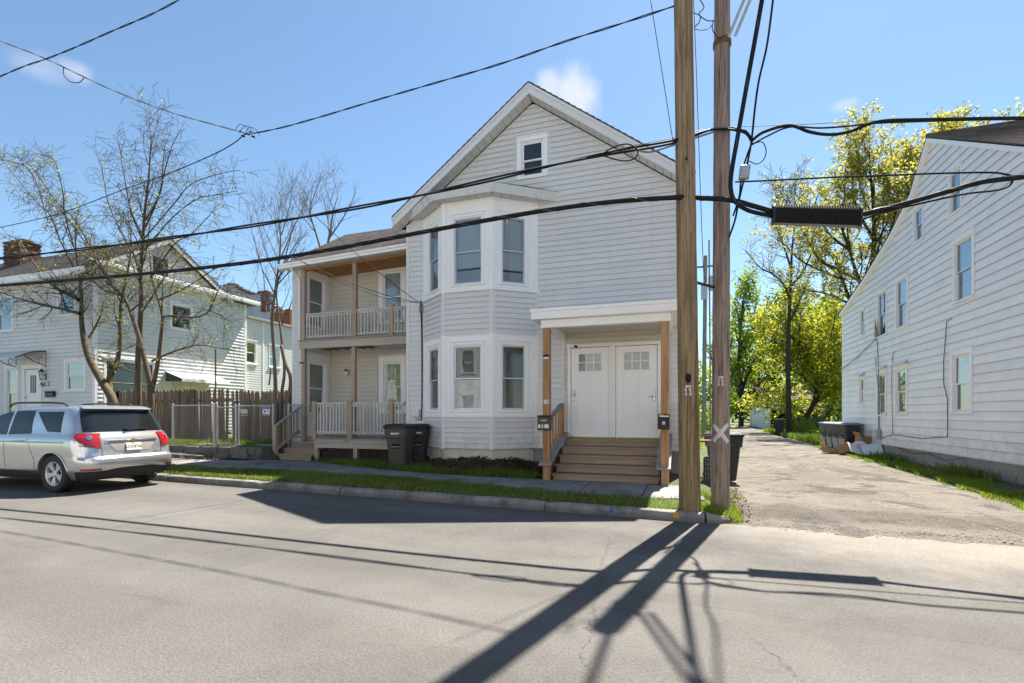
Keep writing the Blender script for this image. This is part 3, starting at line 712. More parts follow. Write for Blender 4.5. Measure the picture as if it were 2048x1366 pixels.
def window(fr, s0, s1, z0, z1, parent, cas=.11, head=.0, sillh=.05, frame='trim_white', sash='trim_white', back=None, back_low=None, meet=.5, d=0.0, sub=True, casd=.028, casing=True, backd=.07, deep=.35, open_low=0.0, hem=None):
    """double-hung window. s0..z1 is the clear opening (outer edge of the sashes)."""
    m = MB(fr.M); o = -casd - d; w = .006 - d
    if casing:
        m.cbox(s0 - cas, s0 - .004, o, w, z0 - .004, z1 + .004, .004); m.cbox(s1 + .004, s1 + cas, o, w, z0 - .004, z1 + .004, .004)
        m.cbox(s0 - cas - .006, s1 + cas + .006, o - .006, w, z1 + .006, z1 + cas + head, .004)
        m.cbox(s0 - cas - .03, s1 + cas + .03, o - .022, w, z1 + cas + head + .002, z1 + cas + head + .026, .004)
        m.cbox(s0 - cas - .015, s1 + cas + .015, o - .03, w + .02, z0 - sillh - .006, z0 - .006, .006)
    # jamb lining
    j = .022
    m.box(s0 - .003, s0 + j, -d + .001, .12 - d, z0, z1); m.box(s1 - j, s1 + .003, -d + .001, .12 - d, z0, z1); m.box(s0 + j, s1 - j, -d + .001, .12 - d, z1 - j, z1 + .003); m.box(s0 + j, s1 - j, -d + .0015, .12 - d, z0 - .003, z0 + j)
    W = m.build('window', M[frame], parent)
    zm = z0 + (z1 - z0) * meet; t = .034
    for nm, a, b, y in (('lower_sash', z0 + j + .002 + open_low, zm + t * .5 + open_low, .045), ('upper_sash', zm - t * .5, z1 - j - .002, .020)):
        if b > z1: b = z1 - .03
        m = MB(fr.M); y0, y1 = y - d, y + .024 - d; p, q = s0 + j + .002, s1 - j - .002
        m.cbox(p, p + t, y0, y1, a, b, .003); m.cbox(q - t, q, y0, y1, a, b, .003); m.cbox(p + t - .001, q - t + .001, y0 + .0005, y1 - .0005, a, a + t * (1.3 if nm[0] == 'l' else 1), .003); m.cbox(p + t - .001, q - t + .001, y0 + .0005, y1 - .0005, b - t, b, .003)
        m.build(nm, M[sash], W)
        MB(fr.M).box(p + t * .9, q - t * .9, y0 + .010, y0 + .013, a + t * .9, b - t * .9).build('pane', M['glass'], W)
    if back:
        zs_ = zm if hem is None else z0 + (z1 - z0) * hem
        kinds = [(back, (zs_ if back_low else z0), z1)] + ([(back_low, z0, zs_)] if back_low else [])
        for bk, a, b in kinds:
            if bk == 'none': continue
            m = MB(fr.M); y = backd + .02 - d
            if bk == 'blind':
                zz = a + .03
                while zz < b - .03:
                    m.hexa([(s0 + .03, y - .008, zz), (s1 - .03, y - .008, zz), (s1 - .03, y + .012, zz + .012), (s0 + .03, y + .012, zz + .012), (s0 + .03, y - .0075, zz + .0015), (s1 - .03, y - .0075, zz + .0015), (s1 - .03, y + .0125, zz + .0135), (s0 + .03, y + .0125, zz + .0135)]); zz += .0245
                m.build('blind', M['blind'], W, kind='stuff')
            else:
                N = 26; V = []; amp = .0 if bk == 'shade' else .012
                for i in range(N + 1):
                    s = s0 + .024 + (s1 - s0 - .048) * i / N; yy = y + amp * math.sin(i * 1.9 + math.sin(i * .7) * 2)
                    V += [(s, yy, a + .024), (s, yy, b - .024)]
                m.add(V, [(2 * i, 2 * i + 2, 2 * i + 3, 2 * i + 1) for i in range(N)]).build({'shade': 'roller_shade'}.get(bk, 'curtain'), M[bk], W, smooth=True)
    return W
# ------------------------------------------------------------------ grey gabled house
YF = 11.45
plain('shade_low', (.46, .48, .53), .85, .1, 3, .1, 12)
house = thing('gabled_house', 'light grey two-storey gabled house with white bay and double front door', 'house', (-3.4, 11.45, 0))
F0 = Frame((0, YF), (1, 0))
PX, PZ, SL = -3.375, 9.22, .7355                # ridge line, roof slope
wtop = PZ - .30
gl = lambda z: max(-6.8, PX - (wtop - z) / SL) if z > 6 else -6.8
gr = lambda z: min(.05, PX + (wtop - z) / SL) if z > 6 else .05
ez = wtop - (PX + 6.8) * SL
main_wall = wall_sheet(F0, gl, gr, .70, wtop - .02, [(-6.15, -3.4, .9, 6.5), (-3.68, -3.09, 7.17, 8.05), (-2.46, -.50, 1.0, 3.05)], M['siding'], house, 'wall', cuts=(ez,))
# other walls
w = MB(); w.box(-.07, .045, YF + .13, 21.4, .70, 6.40); w.box(-6.79, -6.68, YF + .13, 21.4, .70, 6.40); w.box(-6.67, -.08, 21.28, 21.4, .7, 6.4)
w.prism([(-6.79, 6.401), (.045, 6.401), (PX, wtop - .03)], 'y', 21.28, 21.4); w.build('back_wall', M['siding'], house)
FS = Frame((.05, 0), (0, 1))
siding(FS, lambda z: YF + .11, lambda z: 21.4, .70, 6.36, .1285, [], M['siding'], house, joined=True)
# front boards
holes = [(-6.9, -3.245, .6, 6.78), (-2.64, -.23, .6, 3.42), (-3.82, -2.95, 7.06, 8.21), (-.42, .2, .6, .69)]
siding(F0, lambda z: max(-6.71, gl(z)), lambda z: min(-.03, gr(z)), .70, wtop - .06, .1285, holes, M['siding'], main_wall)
siding(F0, lambda z: -6.71, lambda z: -6.305, .70, 6.36, .1285, [], M['siding'], house, joined=True)
siding(F0, lambda z: -2.60, lambda z: -.26, .98, 3.36, .122, [(-2.53, -.45, .9, 3.135)], M['siding_beige'], main_wall, dutch=True, proj=.016)
MB(F0.M).cbox(-6.80, -6.712, -.022, .09, .66, 6.42, .005).build('corner_board', M['trim_grey'], house)
MB(F0.M).cbox(-.028, .072, -.022, .09, .66, 6.42, .005).build('corner_board', M['trim_grey'], house)
MB(F0.M).box(-2.655, -2.605, -.018, .0, .7, 3.4).build('channel', M['trim_grey'], house)
# foundation
m = MB(); m.box(-6.77, .02, YF + .03, YF + .3, -.1, .695); m.box(-.25, .02, YF + .31, 21.3, -.1, .695); m.box(-6.77, -6.5, YF + .31, 21.3, -.1, .695); m.build('foundation', M['concrete_dark'], house)
# cellar window beside the bay
MB(F0.M).cbox(-3.05, -2.72, -.01, .05, .22, .66, .006).build('cellar_hatch', M['black_metal'], house)
# roof
YB = 21.7; YO = 11.10
def rline(x, dz=0): return PZ + dz - SL * abs(x - PX)
for sgn, xe in ((-1, -7.02), (1, .27)):
    m = MB(); nrow = 26
    for i in range(nrow):
        a = PX + (xe - PX) * i / nrow; b = PX + (xe - PX) * (i + 1) / nrow * 1.0
        m.hexa([(a, YO - .02, rline(a, -.03)), (b, YO - .02, rline(b, -.03)), (b, YB, rline(b, -.03)), (a, YB, rline(a, -.03)), (a, YO - .02, rline(a, .004)), (b, YO - .02, rline(b, .022)), (b, YB, rline(b, .022)), (a, YB, rline(a, .004))])
    m.build('roof_shingles', M['shingle'], house)
    # rake fascia, two steps
    xs_ = (PX, xe)
    m = MB(); V = []
    for y0, y1, t0, t1 in ((YO, YO + .028, -.035, -.265), (YO - .018, YO - .002, -.032, -.105)):
        V = [(PX, y0, rline(PX, t1)), (xe, y0, rline(xe, t1)), (xe, y1, rline(xe, t1)), (PX, y1, rline(PX, t1)), (PX, y0, rline(PX, t0)), (xe, y0, rline(xe, t0)), (xe, y1, rline(xe, t0)), (PX, y1, rline(PX, t0))]
        m.hexa(V)
    m.build('rake_board', M['trim_grey'], house)
    # vented soffit panels
    L = math.hypot(xe - PX, SL * (xe - PX)); n = int(L / .205); parent = None
    m = MB(); y0, y1 = YO + .03, YF - .002
    V = [(PX, y0, rline(PX, -.262)), (xe, y0, rline(xe, -.262)), (xe, y1, rline(xe, -.262)), (PX, y1, rline(PX, -.262)), (PX, y0, rline(PX, -.23)), (xe, y0, rline(xe, -.23)), (xe, y1, rline(xe, -.23)), (PX, y1, rline(PX, -.23))]
    sof = m.hexa(V).build('soffit', M['concrete_dark'], house)
    for i in range(n):
        a = PX + (xe - PX) * (i + .035) / n; b = PX + (xe - PX) * (i + .965) / n; t0, t1 = -.272, -.263
        if i == 0: a = PX + (xe - PX) * .06 / n
        MB().hexa([(a, y0 + .004, rline(a, t0)), (b, y0 + .004, rline(b, t0)), (b, y1 - .025, rline(b, t0)), (a, y1 - .025, rline(a, t0)), (a, y0 + .004, rline(a, t1)), (b, y0 + .004, rline(b, t1)), (b, y1 - .025, rline(b, t1)), (a, y1 - .025, rline(a, t1))]).build('soffit_panel', M['soffit'], sof)
    # eave along the side
    xw = -6.8 if sgn < 0 else .05
    m = MB(); a, b = sorted((xw + sgn * .01, xe - sgn * .03)); zb = rline(xe, -.262)
    m.box(a, b, YO + .34, YB - .05, zb + .005, zb + .03); a, b = sorted((xe - sgn * .028, xe)); m.box(a, b, YO + .03, YB - .02, zb - .0, rline(xe, -.034)); m.build('eave_board', M['trim_grey'], house)
# gable window
window(F0, -3.66, -3.11, 7.19, 8.03, house, cas=.105, back='room', sillh=.06, meet=.47)

# ---- two-storey bay
BL, ML, MR, BR = (-6.30, 11.45), (-5.413, 10.756), (-4.137, 10.756), (-3.25, 11.45)
FL = Frame(BL, (.887, -.694)); FM = Frame(ML, (1, 0)); FR = Frame(MR, (.887, .694)); SLEN = 1.1262; MLEN = 1.276
def off(e, yend=YF - .002):
    c = Vector((.694, .887)).normalized() * e   # outward normals: left (-c.x,-c.y), right (c.x,-c.y), mid (0,-1)
    sl = .694 / .887
    # left face line through BL offset
    lx, ly = BL[0] - c.x, BL[1] - c.y; ym = ML[1] - e
    xl_m = lx + (ly - ym) / sl; xl_e = lx + (ly - yend) / sl
    return [(xl_e, yend), (xl_m, ym), (2 * (-4.775) - xl_m, ym), (2 * (-4.775) - xl_e, yend)]
def ring(e0, e1, z0, z1, e0t=None, e1t=None):
    """band round the bay between offsets e0 (inner) and e1 (outer)"""
    m = MB(); A, B = off(e0), off(e1); At, Bt = off(e0t if e0t is not None else e0), off(e1t if e1t is not None else e1)
    for i in range(3):
        m.hexa([(*B[i], z0), (*B[i + 1], z0), (*A[i + 1], z0), (*A[i], z0), (*Bt[i], z1), (*Bt[i + 1], z1), (*At[i + 1], z1), (*At[i], z1)])
    return m
wins = {'l': (FL, .30, .905, SLEN), 'm': (FM, .285, 1.02, MLEN), 'r': (FR, .215, .825, SLEN)}
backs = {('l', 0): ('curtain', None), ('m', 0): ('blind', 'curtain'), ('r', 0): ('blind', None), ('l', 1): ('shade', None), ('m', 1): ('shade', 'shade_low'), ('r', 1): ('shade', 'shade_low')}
for k, (fr, s0, s1, L) in wins.items():
    for lv, (za, zb, w0, w1) in enumerate(((1.50, 3.37, 1.59, 3.13), (4.45, 6.56, 4.545, 6.13))):
        wall_sheet(fr, lambda z: .0, lambda z, L=L: L, za, zb, [(s0, s1, w0, w1)], M['trim_white'], house, 'bay_panel', thick=.10)
        a, b = backs[k, lv]
        window(fr, s0, s1, w0, w1, house, cas=.05, head=.02, sillh=.03, sash='alu', back=a, back_low=b, casd=.018, meet=.49, hem=(.24 if k == 'm' else .2) if lv else None)
        # flat boards beside the window
        for p, q in ((.105, s0 - .075), (s1 + .075, L - .105)):
            if q - p > .05: MB(fr.M).cbox(p, q, -.010, .002, za + .002, zb - .002, .003).build('bay_board', M['trim_white'], house)
    for lv, (za, zb) in enumerate(((.70, 1.44), (3.37, 4.38))):
        bw = MB(fr.M).box(0.0, L, .004, .10, za, zb).build('bay_wall', M['siding'], house)
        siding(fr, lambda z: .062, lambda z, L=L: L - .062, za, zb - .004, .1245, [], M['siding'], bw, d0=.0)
def post(c, z0, z1, mat, e=.02, w=.075):
    # corner board folded round the bay's angle
    i = c; O = off(e); I = off(.001); m = MB(); mid = Vector(O[i])
    for j in (i - 1, i + 1):
        if j in (-1, 4): continue
        t = (Vector(O[j]) - Vector(O[i])).normalized() * w; ti = (Vector(I[j]) - Vector(I[i])).normalized() * w
        p = [O[i], Vector(O[i]) + t, Vector(I[i]) + ti, I[i]]
        m.hexa([(*q, z0) for q in p] + [(*q, z1) for q in p])
    return m.build('bay_post', mat, house)
for c in (0, 1, 2, 3):
    post(c, .685, 1.44, M['trim_grey']); post(c, 3.385, 4.38, M['trim_grey']); post(c, 1.502, 3.372, M['trim_white'], .014, .1); post(c, 4.452, 6.55, M['trim_white'], .014, .1)
ring(0, .045, 1.44, 1.50).build('bay_sill', M['trim_white'], house); ring(0, .045, 4.38, 4.45).build('bay_sill', M['trim_white'], house)
ring(0, .016, 3.345, 3.385).build('bay_band', M['trim_white'], house)
m = MB(); O = off(-.06); m.add([(*p, z) for z in (-.1, .698) for p in O], [(0, 1, 5, 4), (1, 2, 6, 5), (2, 3, 7, 6)]); m.build('bay_foundation', M['foundation_white'], house)
# bay floor and ceiling keep the rooms dark
for z in (.699, 3.36, 4.40, 6.6):
    O = off(-.02); MB().add([(*p, z + k) for k in (0, .03) for p in O], [(0, 1, 2, 3), (7, 6, 5, 4)]).build('bay_floor', M['room'], house)
# bay cornice
n = NT('cornice'); c = n.mix(n.rng(n.noise(3.0, 6, .7, vec=n.scaled((1.5, 1.5, .35))), .5, .72, 0, .75), (.62, .61, .575), (.36, .29, .16)); n.base(c); n.rough(.6); M['cornice'] = n.m
ring(.27, .30, 6.50, 6.70, .30, .335).build('bay_cornice', M['cornice'], house)
ring(.02, .275, 6.535, 6.55).build('bay_soffit', M['concrete_dark'], house)
for i in range(3):
    A, B = off(.03), off(.27); p0, p1, q0, q1 = Vector(A[i]), Vector(A[i + 1]), Vector(B[i]), Vector(B[i + 1]); k = max(3, int((p1 - p0).length / .17))
    for j in range(k):
        a, b = (j + .05) / k, (j + .95) / k; P4 = [q0.lerp(q1, a), q0.lerp(q1, b), p0.lerp(p1, b), p0.lerp(p1, a)]
        MB().hexa([(*p, 6.522) for p in P4] + [(*p, 6.533) for p in P4]).build('soffit_panel', M['soffit'], house)
m = MB(); O = off(.33); T = off(-.55, YF - .002)
T = [(-6.0, YF - .003), (-5.2, YF - .003), (-4.35, YF - .003), (-3.55, YF - .003)]
for i in range(3): m.poly([(*O[i], 6.705), (*O[i + 1], 6.705), (*T[i + 1], 6.98), (*T[i], 6.98)])
m.build('bay_roof', M['shingle'], house, fix=False)

# ---- entry porch
PY = 9.82
for a, b, g0 in ((-2.667, -2.524, .06), (-.378, -.235, -.02)):
    MB().cbox(a, b, PY - .07, PY + .07, g0, 3.242, .008).build('porch_post', M['post_wood'], house)
m = MB(); m.cbox(-2.70, -.20, PY - .085, PY + .075, 3.243, 3.40, .006); m.build('porch_beam', M['trim_white'], house)
for a in (-2.70, -.325): MB().cbox(a, a + .125, PY + .077, YF - .02, 3.247, 3.397, .006).build('porch_beam', M['trim_white'], house)
MB().box(-2.57, -.33, PY + .08, YF - .02, 3.36, 3.385).build('porch_ceiling', M['siding_beige'], house)
m = MB()   # crown moulding running round three sides
def crown(e, z): return [(-2.72 - e, YF - .003, z), (-2.72 - e, PY - .09 - e, z), (-.18 + e, PY - .09 - e, z), (-.18 + e, YF - .003, z)]
levels = [(.005, 3.401), (.02, 3.43), (.055, 3.47), (.12, 3.52), (.16, 3.545), (.165, 3.60), (.14, 3.612)]
V = []; [V.extend(crown(*l)) for l in levels]
F = [(4 * i + j, 4 * i + j + 1, 4 * i + 5 + j, 4 * i + 4 + j) for i in range(len(levels) - 1) for j in range(3)]
m.add(V, F).build('porch_cornice', M['trim_white'], house)
MB().hexa([(-2.86, PY - .23, 3.40), (-.04, PY - .23, 3.40), (-.04, YF - .004, 3.40), (-2.86, YF - .004, 3.40), (-2.86, PY - .23, 3.611), (-.04, PY - .23, 3.611), (-.04, YF - .004, 3.80), (-2.86, YF - .004, 3.80)]).build('porch_roof', M['trim_white'], house)
# steps
st = MB().box(-2.49, -.43, 10.02, YF - .03, -.05, .11).build('entry_steps', M['step_wood'], house)
ty = [9.95, 10.25, 10.55, 10.85, 11.15]; tz = [.288, .452, .627, .792, .945]
for i in range(5):
    y1 = ty[i] + .29 if i < 4 else YF + .04
    MB().cbox(-2.545 if i else -2.53, -.405, ty[i], y1 - .012, tz[i] - .036, tz[i], .006).build('tread', M['step_wood'], st)
    z0 = tz[i - 1] + .004 if i else .06
    MB().cbox(-2.51, -.42, ty[i] + .03, ty[i] + .055, z0, tz[i] - .0375, .003).build('riser', M['step_wood'], st)
MB().cbox(-2.53, -.45, 11.36, 11.44, .947, .985, .005).build('threshold', M['step_wood'], st)
for a, b in ((-2.735, -2.48), (-.46, -.20)):
    c = (a + b) / 2; x0 = a + .055; x1 = x0 + .05 if c < -1 else b - .055
    x0 = x1 - .05 if c > -1 else x0
    MB().hexa([(x0, 9.90, -.02), (x1, 9.90, -.02), (x1, 11.3, -.02), (x0, 11.3, -.02), (x0, 9.90, .50), (x1, 9.90, .50), (x1, 11.3, 1.02), (x0, 11.3, 1.02)]).build('stringer', M['step_wood'], st)
    MB().bar((c, 9.66, .482), (c, 11.36, 1.075), abs(b - a), .036, c=.005).build('rail_cap', M['cap_wood'], st)
    nx = -2.61 if c < -1 else -.32
    MB().cbox(nx - .044, nx + .044, 11.17, 11.26, .95, 1.745, .005).build('newel_post', M['post_wood'], st)
    MB().bar((nx, 9.89, 1.36), (nx, 11.19, 1.745), .09, .036, c=.004).build('handrail', M['cap_wood'], st)
    for t in (.16, .36, .56, .76, .93):
        y = 9.89 + 1.3 * t; MB().cbox(nx - .018, nx + .018, y - .018, y + .018, .56 + (y - 9.9) * .35, 1.34 + .385 * t, .003).build('baluster', M['post_wood'], st)
# doors
m = MB(F0.M)
m.cbox(-2.525, -2.452, -.03, .10, .985, 3.045, .005); m.cbox(-.512, -.44, -.03, .10, .985, 3.045, .005); m.cbox(-1.566, -1.424, -.03, .10, .985, 3.045, .005); m.cbox(-2.545, -.42, -.034, .10, 3.047, 3.13, .005); m.cbox(-1.505, -1.485, -.042, -.02, .99, 3.04, .003)
dfr = m.build('door_frame', M['trim_white'], house)
MB(F0.M).box(-2.45, -.514, -.012, .05, .986, 1.004).build('door_sill', M['nickel'], house)
for k, (a, b) in enumerate(((-2.444, -1.574), (-1.416, -.520))):
    z0, z1 = 1.012, 3.036; m = MB(F0.M); w = b - a; y0, y1 = .012, .05
    l0, l1, lz0, lz1 = a + .165, b - .165, 2.49, 2.905
    m.box(a, l0, y0, y1, z0, z1); m.box(l1, b, y0, y1, z0, z1); m.box(l0, l1, y0, y1, lz1, z1); 
    p0, p1 = 1.27, 2.375; mid = (a + b) / 2
    m.box(l0, l1, y0, y1, p1, lz0); m.box(l0, l1, y0, y1, z0, p0); m.box(mid - .045, mid + .045, y0, y1, p0, p1); m.box(l0, mid - .045, y0 + .012, y1, p0, p1); m.box(mid + .045, l1, y0 + .012, y1, p0, p1)
    D = m.build('door', M['door_white'], house)
    for j in (1, 2): x = l0 + (l1 - l0) * j / 3; MB(F0.M).cbox(x - .014, x + .014, y0 - .004, y1, lz0 + .001, lz1 - .001, .003).build('glazing_bar', M['door_white'], D)
    zc = (lz0 + lz1) / 2; MB(F0.M).cbox(l0 + .001, l1 - .001, y0 - .0045, y1 - .001, zc - .014, zc + .014, .003).build('glazing_bar', M['door_white'], D)
    m = MB(F0.M)
    for p, q, r, s in ((l0, l1, lz1 - .014, lz1 + .012), (l0, l1, lz0 - .012, lz0 + .014)): m.cbox(p - .012, q + .012, y0 - .007, y0 + .01, r, s, .003)
    for p, q in ((l0 - .012, l0 + .014), (l1 - .014, l1 + .012)): m.cbox(p, q, y0 - .0065, y0 + .01, lz0 + .0145, lz1 - .0145, .003)
    m.build('light_frame', M['door_white'], D)
    for j in range(3):
        for i in range(2):
            xa = l0 + (l1 - l0) * j / 3 + .01; xb = l0 + (l1 - l0) * (j + 1) / 3 - .01; za = (lz0, zc)[i] + .01; zb = (zc, lz1)[i] - .01
            MB(F0.M).box(xa, xb, .024, .028, za, zb).build('pane', M['glass'], D)
    MB(F0.M).box(l0, l1, .046, .048, lz0, lz1).build('backing', M['curtain'], D)
    hx = a + .06 if k == 0 else b - .07
    m = MB(F0.M); m.lathe([(.0, -.022), (.028, -.02), (.03, 0.008), (.0, .01)], (hx, 0, 2.06 if k else 1.83), 14, 'y')
    m.cbox(hx - .034, hx + .034, -.012, .01, (1.80, 1.90)[k == 0] , (1.97, 2.06)[k == 0], .008); m.build('lock_plate', M['nickel'], D)
    m = MB(F0.M); zz = 1.90 if k else 1.965
    m.tube([(hx, 0.0, zz), (hx, -.05, zz), (hx + (-.11 if k else .06), -.055, zz - .005)], .010, 8); m.build('lever', M['nickel'], D)

# ---- set-back wing with two porches
WY, RY, WX, RX = 12.34, 13.5, -11.3, -10.85
tilt = lambda x: .034 * (x + 7.0)
FW = Frame((0, WY), (1, 0)); FB = Frame((0, RY), (1, 0)); FT = Frame((RX, 0), (0, 1))
wall_sheet(FW, lambda z: WX, lambda z: RX, .3, 6.02, [], M['siding'], house, 'wing_wall', thick=.1)
siding(FW, lambda z: WX + .06, lambda z: RX - .10, .42, 5.95, .1285, [], M['siding'], house, joined=True)
MB(FW.M).cbox(WX - .01, WX + .058, -.02, .08, .4, 5.95, .004).build('corner_board', M['trim_grey'], house)
wb_ = wall_sheet(FB, lambda z: RX, lambda z: -6.82, .75, 6.2, [(-8.85, -8.19, 4.38, 5.94), (-8.83, -8.19, 1.58, 3.13)], M['siding_beige'], house, 'wing_wall', thick=.12)
for z0, z1 in ((.86, 3.48), (3.74, 6.05)):
    hs = [(-9.06, -8.07, 4.2, 6.16), (-9.04, -8.07, 1.4, 3.32)]
    siding(FB, lambda z: RX + .03, lambda z: -6.83, z0, z1, .1375, hs, M['siding_beige'], wb_, dutch=True, proj=.018)
rt = wall_sheet(FT, lambda z: WY + .02, lambda z: RY, .75, 6.0, [(12.53, 13.20, 4.23, 5.76), (12.53, 13.24, 1.5, 3.12)], M['trim_white'], house, 'return_wall', thick=.1)
window(FB, -8.85, -8.19, 4.38, 5.94, house, cas=.16, head=.04, back='shade', meet=.5, frame='trim_white')
window(FB, -8.83, -8.19, 1.58, 3.13, house, cas=.16, head=.02, back='curtain_dirty', meet=.5)
window(FT, 12.53, 13.20, 4.23, 5.76, house, cas=.13, head=.06, back='shade', meet=.5)
window(FT, 12.53, 13.24, 1.50, 3.12, house, cas=.13, head=.15, back='curtain_dirty', meet=.5)
m = MB(); m.box(WX, WX + .1, WY + .11, 18.4, .3, 6.0); m.box(WX + .11, -6.85, 18.3, 18.4, .3, 6.0); m.prism([(WY + .12, 6.01), (18.4, 6.01), (15.0, 7.72)], 'x', WX, WX + .1); m.build('back_wall', M['siding'], house)
MB().box(WX + .05, -6.85, WY + .05, 18.3, -.1, .295).build('foundation', M['concrete_dark'], house)
# wing roof
m = MB(); nrow = 22; xa, xb = WX - .10, -6.83
def wz(y, x): return (6.13 + (y - 11.95) * (7.92 - 6.13) / 3.05) if False else 6.13 + (y - 11.95) * .587 + tilt(x) * max(0, (15 - y) / 3.05)
for i in range(nrow):
    y0 = 11.95 + 3.05 * i / nrow; y1 = 11.95 + 3.05 * (i + 1) / nrow
    xs_ = np.linspace(xa, xb, 15)
    for p, q in zip(xs_[:-1], xs_[1:]):
        j = rnd.uniform(-.003, .003)
        m.hexa([(p, y0, wz(y0, p) - .03), (q, y0, wz(y0, q) - .03), (q, y1, wz(y1, q) - .03), (p, y1, wz(y1, p) - .03), (p, y0, wz(y0, p) + .016 + j), (q, y0, wz(y0, q) + .016 + j), (q, y1, wz(y1, q) + .001), (p, y1, wz(y1, p) + .001)])
m.hexa([(xa, 15.0, 7.89), (xb, 15.0, 7.89), (xb, 18.7, 5.9), (xa, 18.7, 5.9), (xa, 15.0, 7.93), (xb, 15.0, 7.93), (xb, 18.7, 5.94), (xa, 18.7, 5.94)])
m.build('wing_roof', M['shingle'], house)
m = MB(); m.hexa([(xa + .01, 11.95, wz(11.95, xa) - .18), (xa + .03, 11.95, wz(11.95, xa) - .18), (xa + .03, 15, wz(15, xa) - .18), (xa + .01, 15, wz(15, xa) - .18), (xa + .01, 11.95, wz(11.95, xa) - .032), (xa + .03, 11.95, wz(11.95, xa) - .032), (xa + .03, 15, wz(15, xa) - .032), (xa + .01, 15, wz(15, xa) - .032)]); m.build('rake_board', M['trim_white'], house)
# gutter
gp = [(0, 0), (-.005, .05), (-.04, .075), (-.045, .12), (-.055, .125), (.0, .125), (.075, .125), (.075, 0)]
m = MB(); V = []
for x in (WX - .14, -6.84): V += [(x, 11.90 + p[0], 6.0 + tilt(x) + p[1]) for p in gp]
m.add(V, [tuple(range(8)), tuple(range(15, 7, -1))] + [(i, (i + 1) % 8, 8 + (i + 1) % 8, 8 + i) for i in range(8)]).build('gutter', M['trim_white'], house)
MB().tube([(-11.02, 11.95, 5.87), (-11.02, 12.0, 5.80), (-11.0, 12.22, 5.66), (-11.0, 12.29, 5.55), (-11.0, 12.29, 3.72)], .032, 8).build('downspout', M['trim_white'], house)
# soffit and porch ceiling in fresh orange timber
def slab(x0, x1, y0, y1, z0, z1, name, mat):
    return MB().hexa([(x0, y0, z0 + tilt(x0)), (x1, y0, z0 + tilt(x1)), (x1, y1, z0 + tilt(x1)), (x0, y1, z0 + tilt(x0)), (x0, y0, z1 + tilt(x0)), (x1, y0, z1 + tilt(x1)), (x1, y1, z1 + tilt(x1)), (x0, y1, z1 + tilt(x0))]).build(name, mat, house)
slab(WX - .12, -6.84, 11.98, WY - .05, 6.045, 6.07, 'eave_soffit', M['soffit'])
slab(RX - .05, -6.84, WY - .045, WY + .06, 5.98, 6.095, 'porch_header', M['orange_wood'])
slab(RX - .01, -6.84, WY + .065, RY - .005, 6.075, 6.10, 'porch_ceiling', M['orange_wood'])
# posts
def gpost(x0, x1, y, z0, z1, mat='grey_wood', nm='porch_post'): return MB().cbox(x0, x1, y - .055, y + .055, z0, z1, .006).build(nm, M[mat], house)
gpost(-10.93, -10.80, WY - .01, .15, 5.99 + tilt(-10.9)); gpost(-9.10, -8.975, WY, 3.72, 5.99 + tilt(-9)); gpost(-9.13, -9.01, WY, .85, 3.46)
# upper deck
dk = MB().cbox(-10.955, -6.84, WY - .115, WY - .06, 3.475, 3.70, .006).build('upper_deck', M['rotten_wood'], house)
for k in range(9): y = WY - .16 + k * .148; MB().cbox(-10.97, -6.84, y, y + .14, 3.703, 3.733, .004).build('deck_board', M['grey_wood_x'], dk) if y < RY - .15 else None
for k in range(7): x = -10.8 + k * .32; MB().box(x, x + .04, WY - .05, RY - .01, 3.56, 3.70).build('joist', M['step_wood'], dk)
m = MB(); V = []
for i in range(9):
    for j in range(5): V.append((-8.55 + i * .21, WY - .03 + j * .28, 3.50 - .035 * math.sin(i * .6) * math.sin(j * .8 + .5)))
m.add(V, [(i * 5 + j, i * 5 + j + 1, i * 5 + 6 + j, i * 5 + 5 + j) for i in range(8) for j in range(4)]).build('sagging_panel', M['paper'], dk)
def railing(x0, x1, y, zt, zb, parent, step=.105, mat='pale_wood', matx='pale_wood_x', w=.036):
    MB().cbox(x0, x1, y - .045, y + .045, zt - .04, zt, .005).build('top_rail', M[matx], parent)
    MB().cbox(x0, x1, y - .02, y + .02, zt - .115, zt - .043, .004).build('rail', M[matx], parent)
    MB().cbox(x0, x1, y - .02, y + .02, zb, zb + .08, .004).build('bottom_rail', M[matx], parent)
    n = int((x1 - x0) / step)
    for i in range(n):
        x = x0 + (i + .5) * (x1 - x0) / n + rnd.uniform(-.004, .004); t = rnd.uniform(-.006, .006)
        MB().hexa([(x - w / 2, y - .04, zb + .01), (x + w / 2, y - .04, zb + .01), (x + w / 2, y - .021, zb + .01), (x - w / 2, y - .021, zb + .01), (x - w / 2 + t, y - .04, zt - .05), (x + w / 2 + t, y - .04, zt - .05), (x + w / 2 + t, y - .021, zt - .05), (x - w / 2 + t, y - .021, zt - .05)]).build('baluster', M[mat], parent)
railing(-10.79, -9.105, WY, 4.545, 3.80, dk); railing(-8.97, -7.84, WY, 4.55, 3.81, dk); railing(-7.75, -6.85, WY, 4.55, 3.81, dk)
MB().cbox(-7.85, -7.74, WY - .06, WY + .05, 3.70, 4.62, .005).build('newel_post', M['grey_wood'], dk)
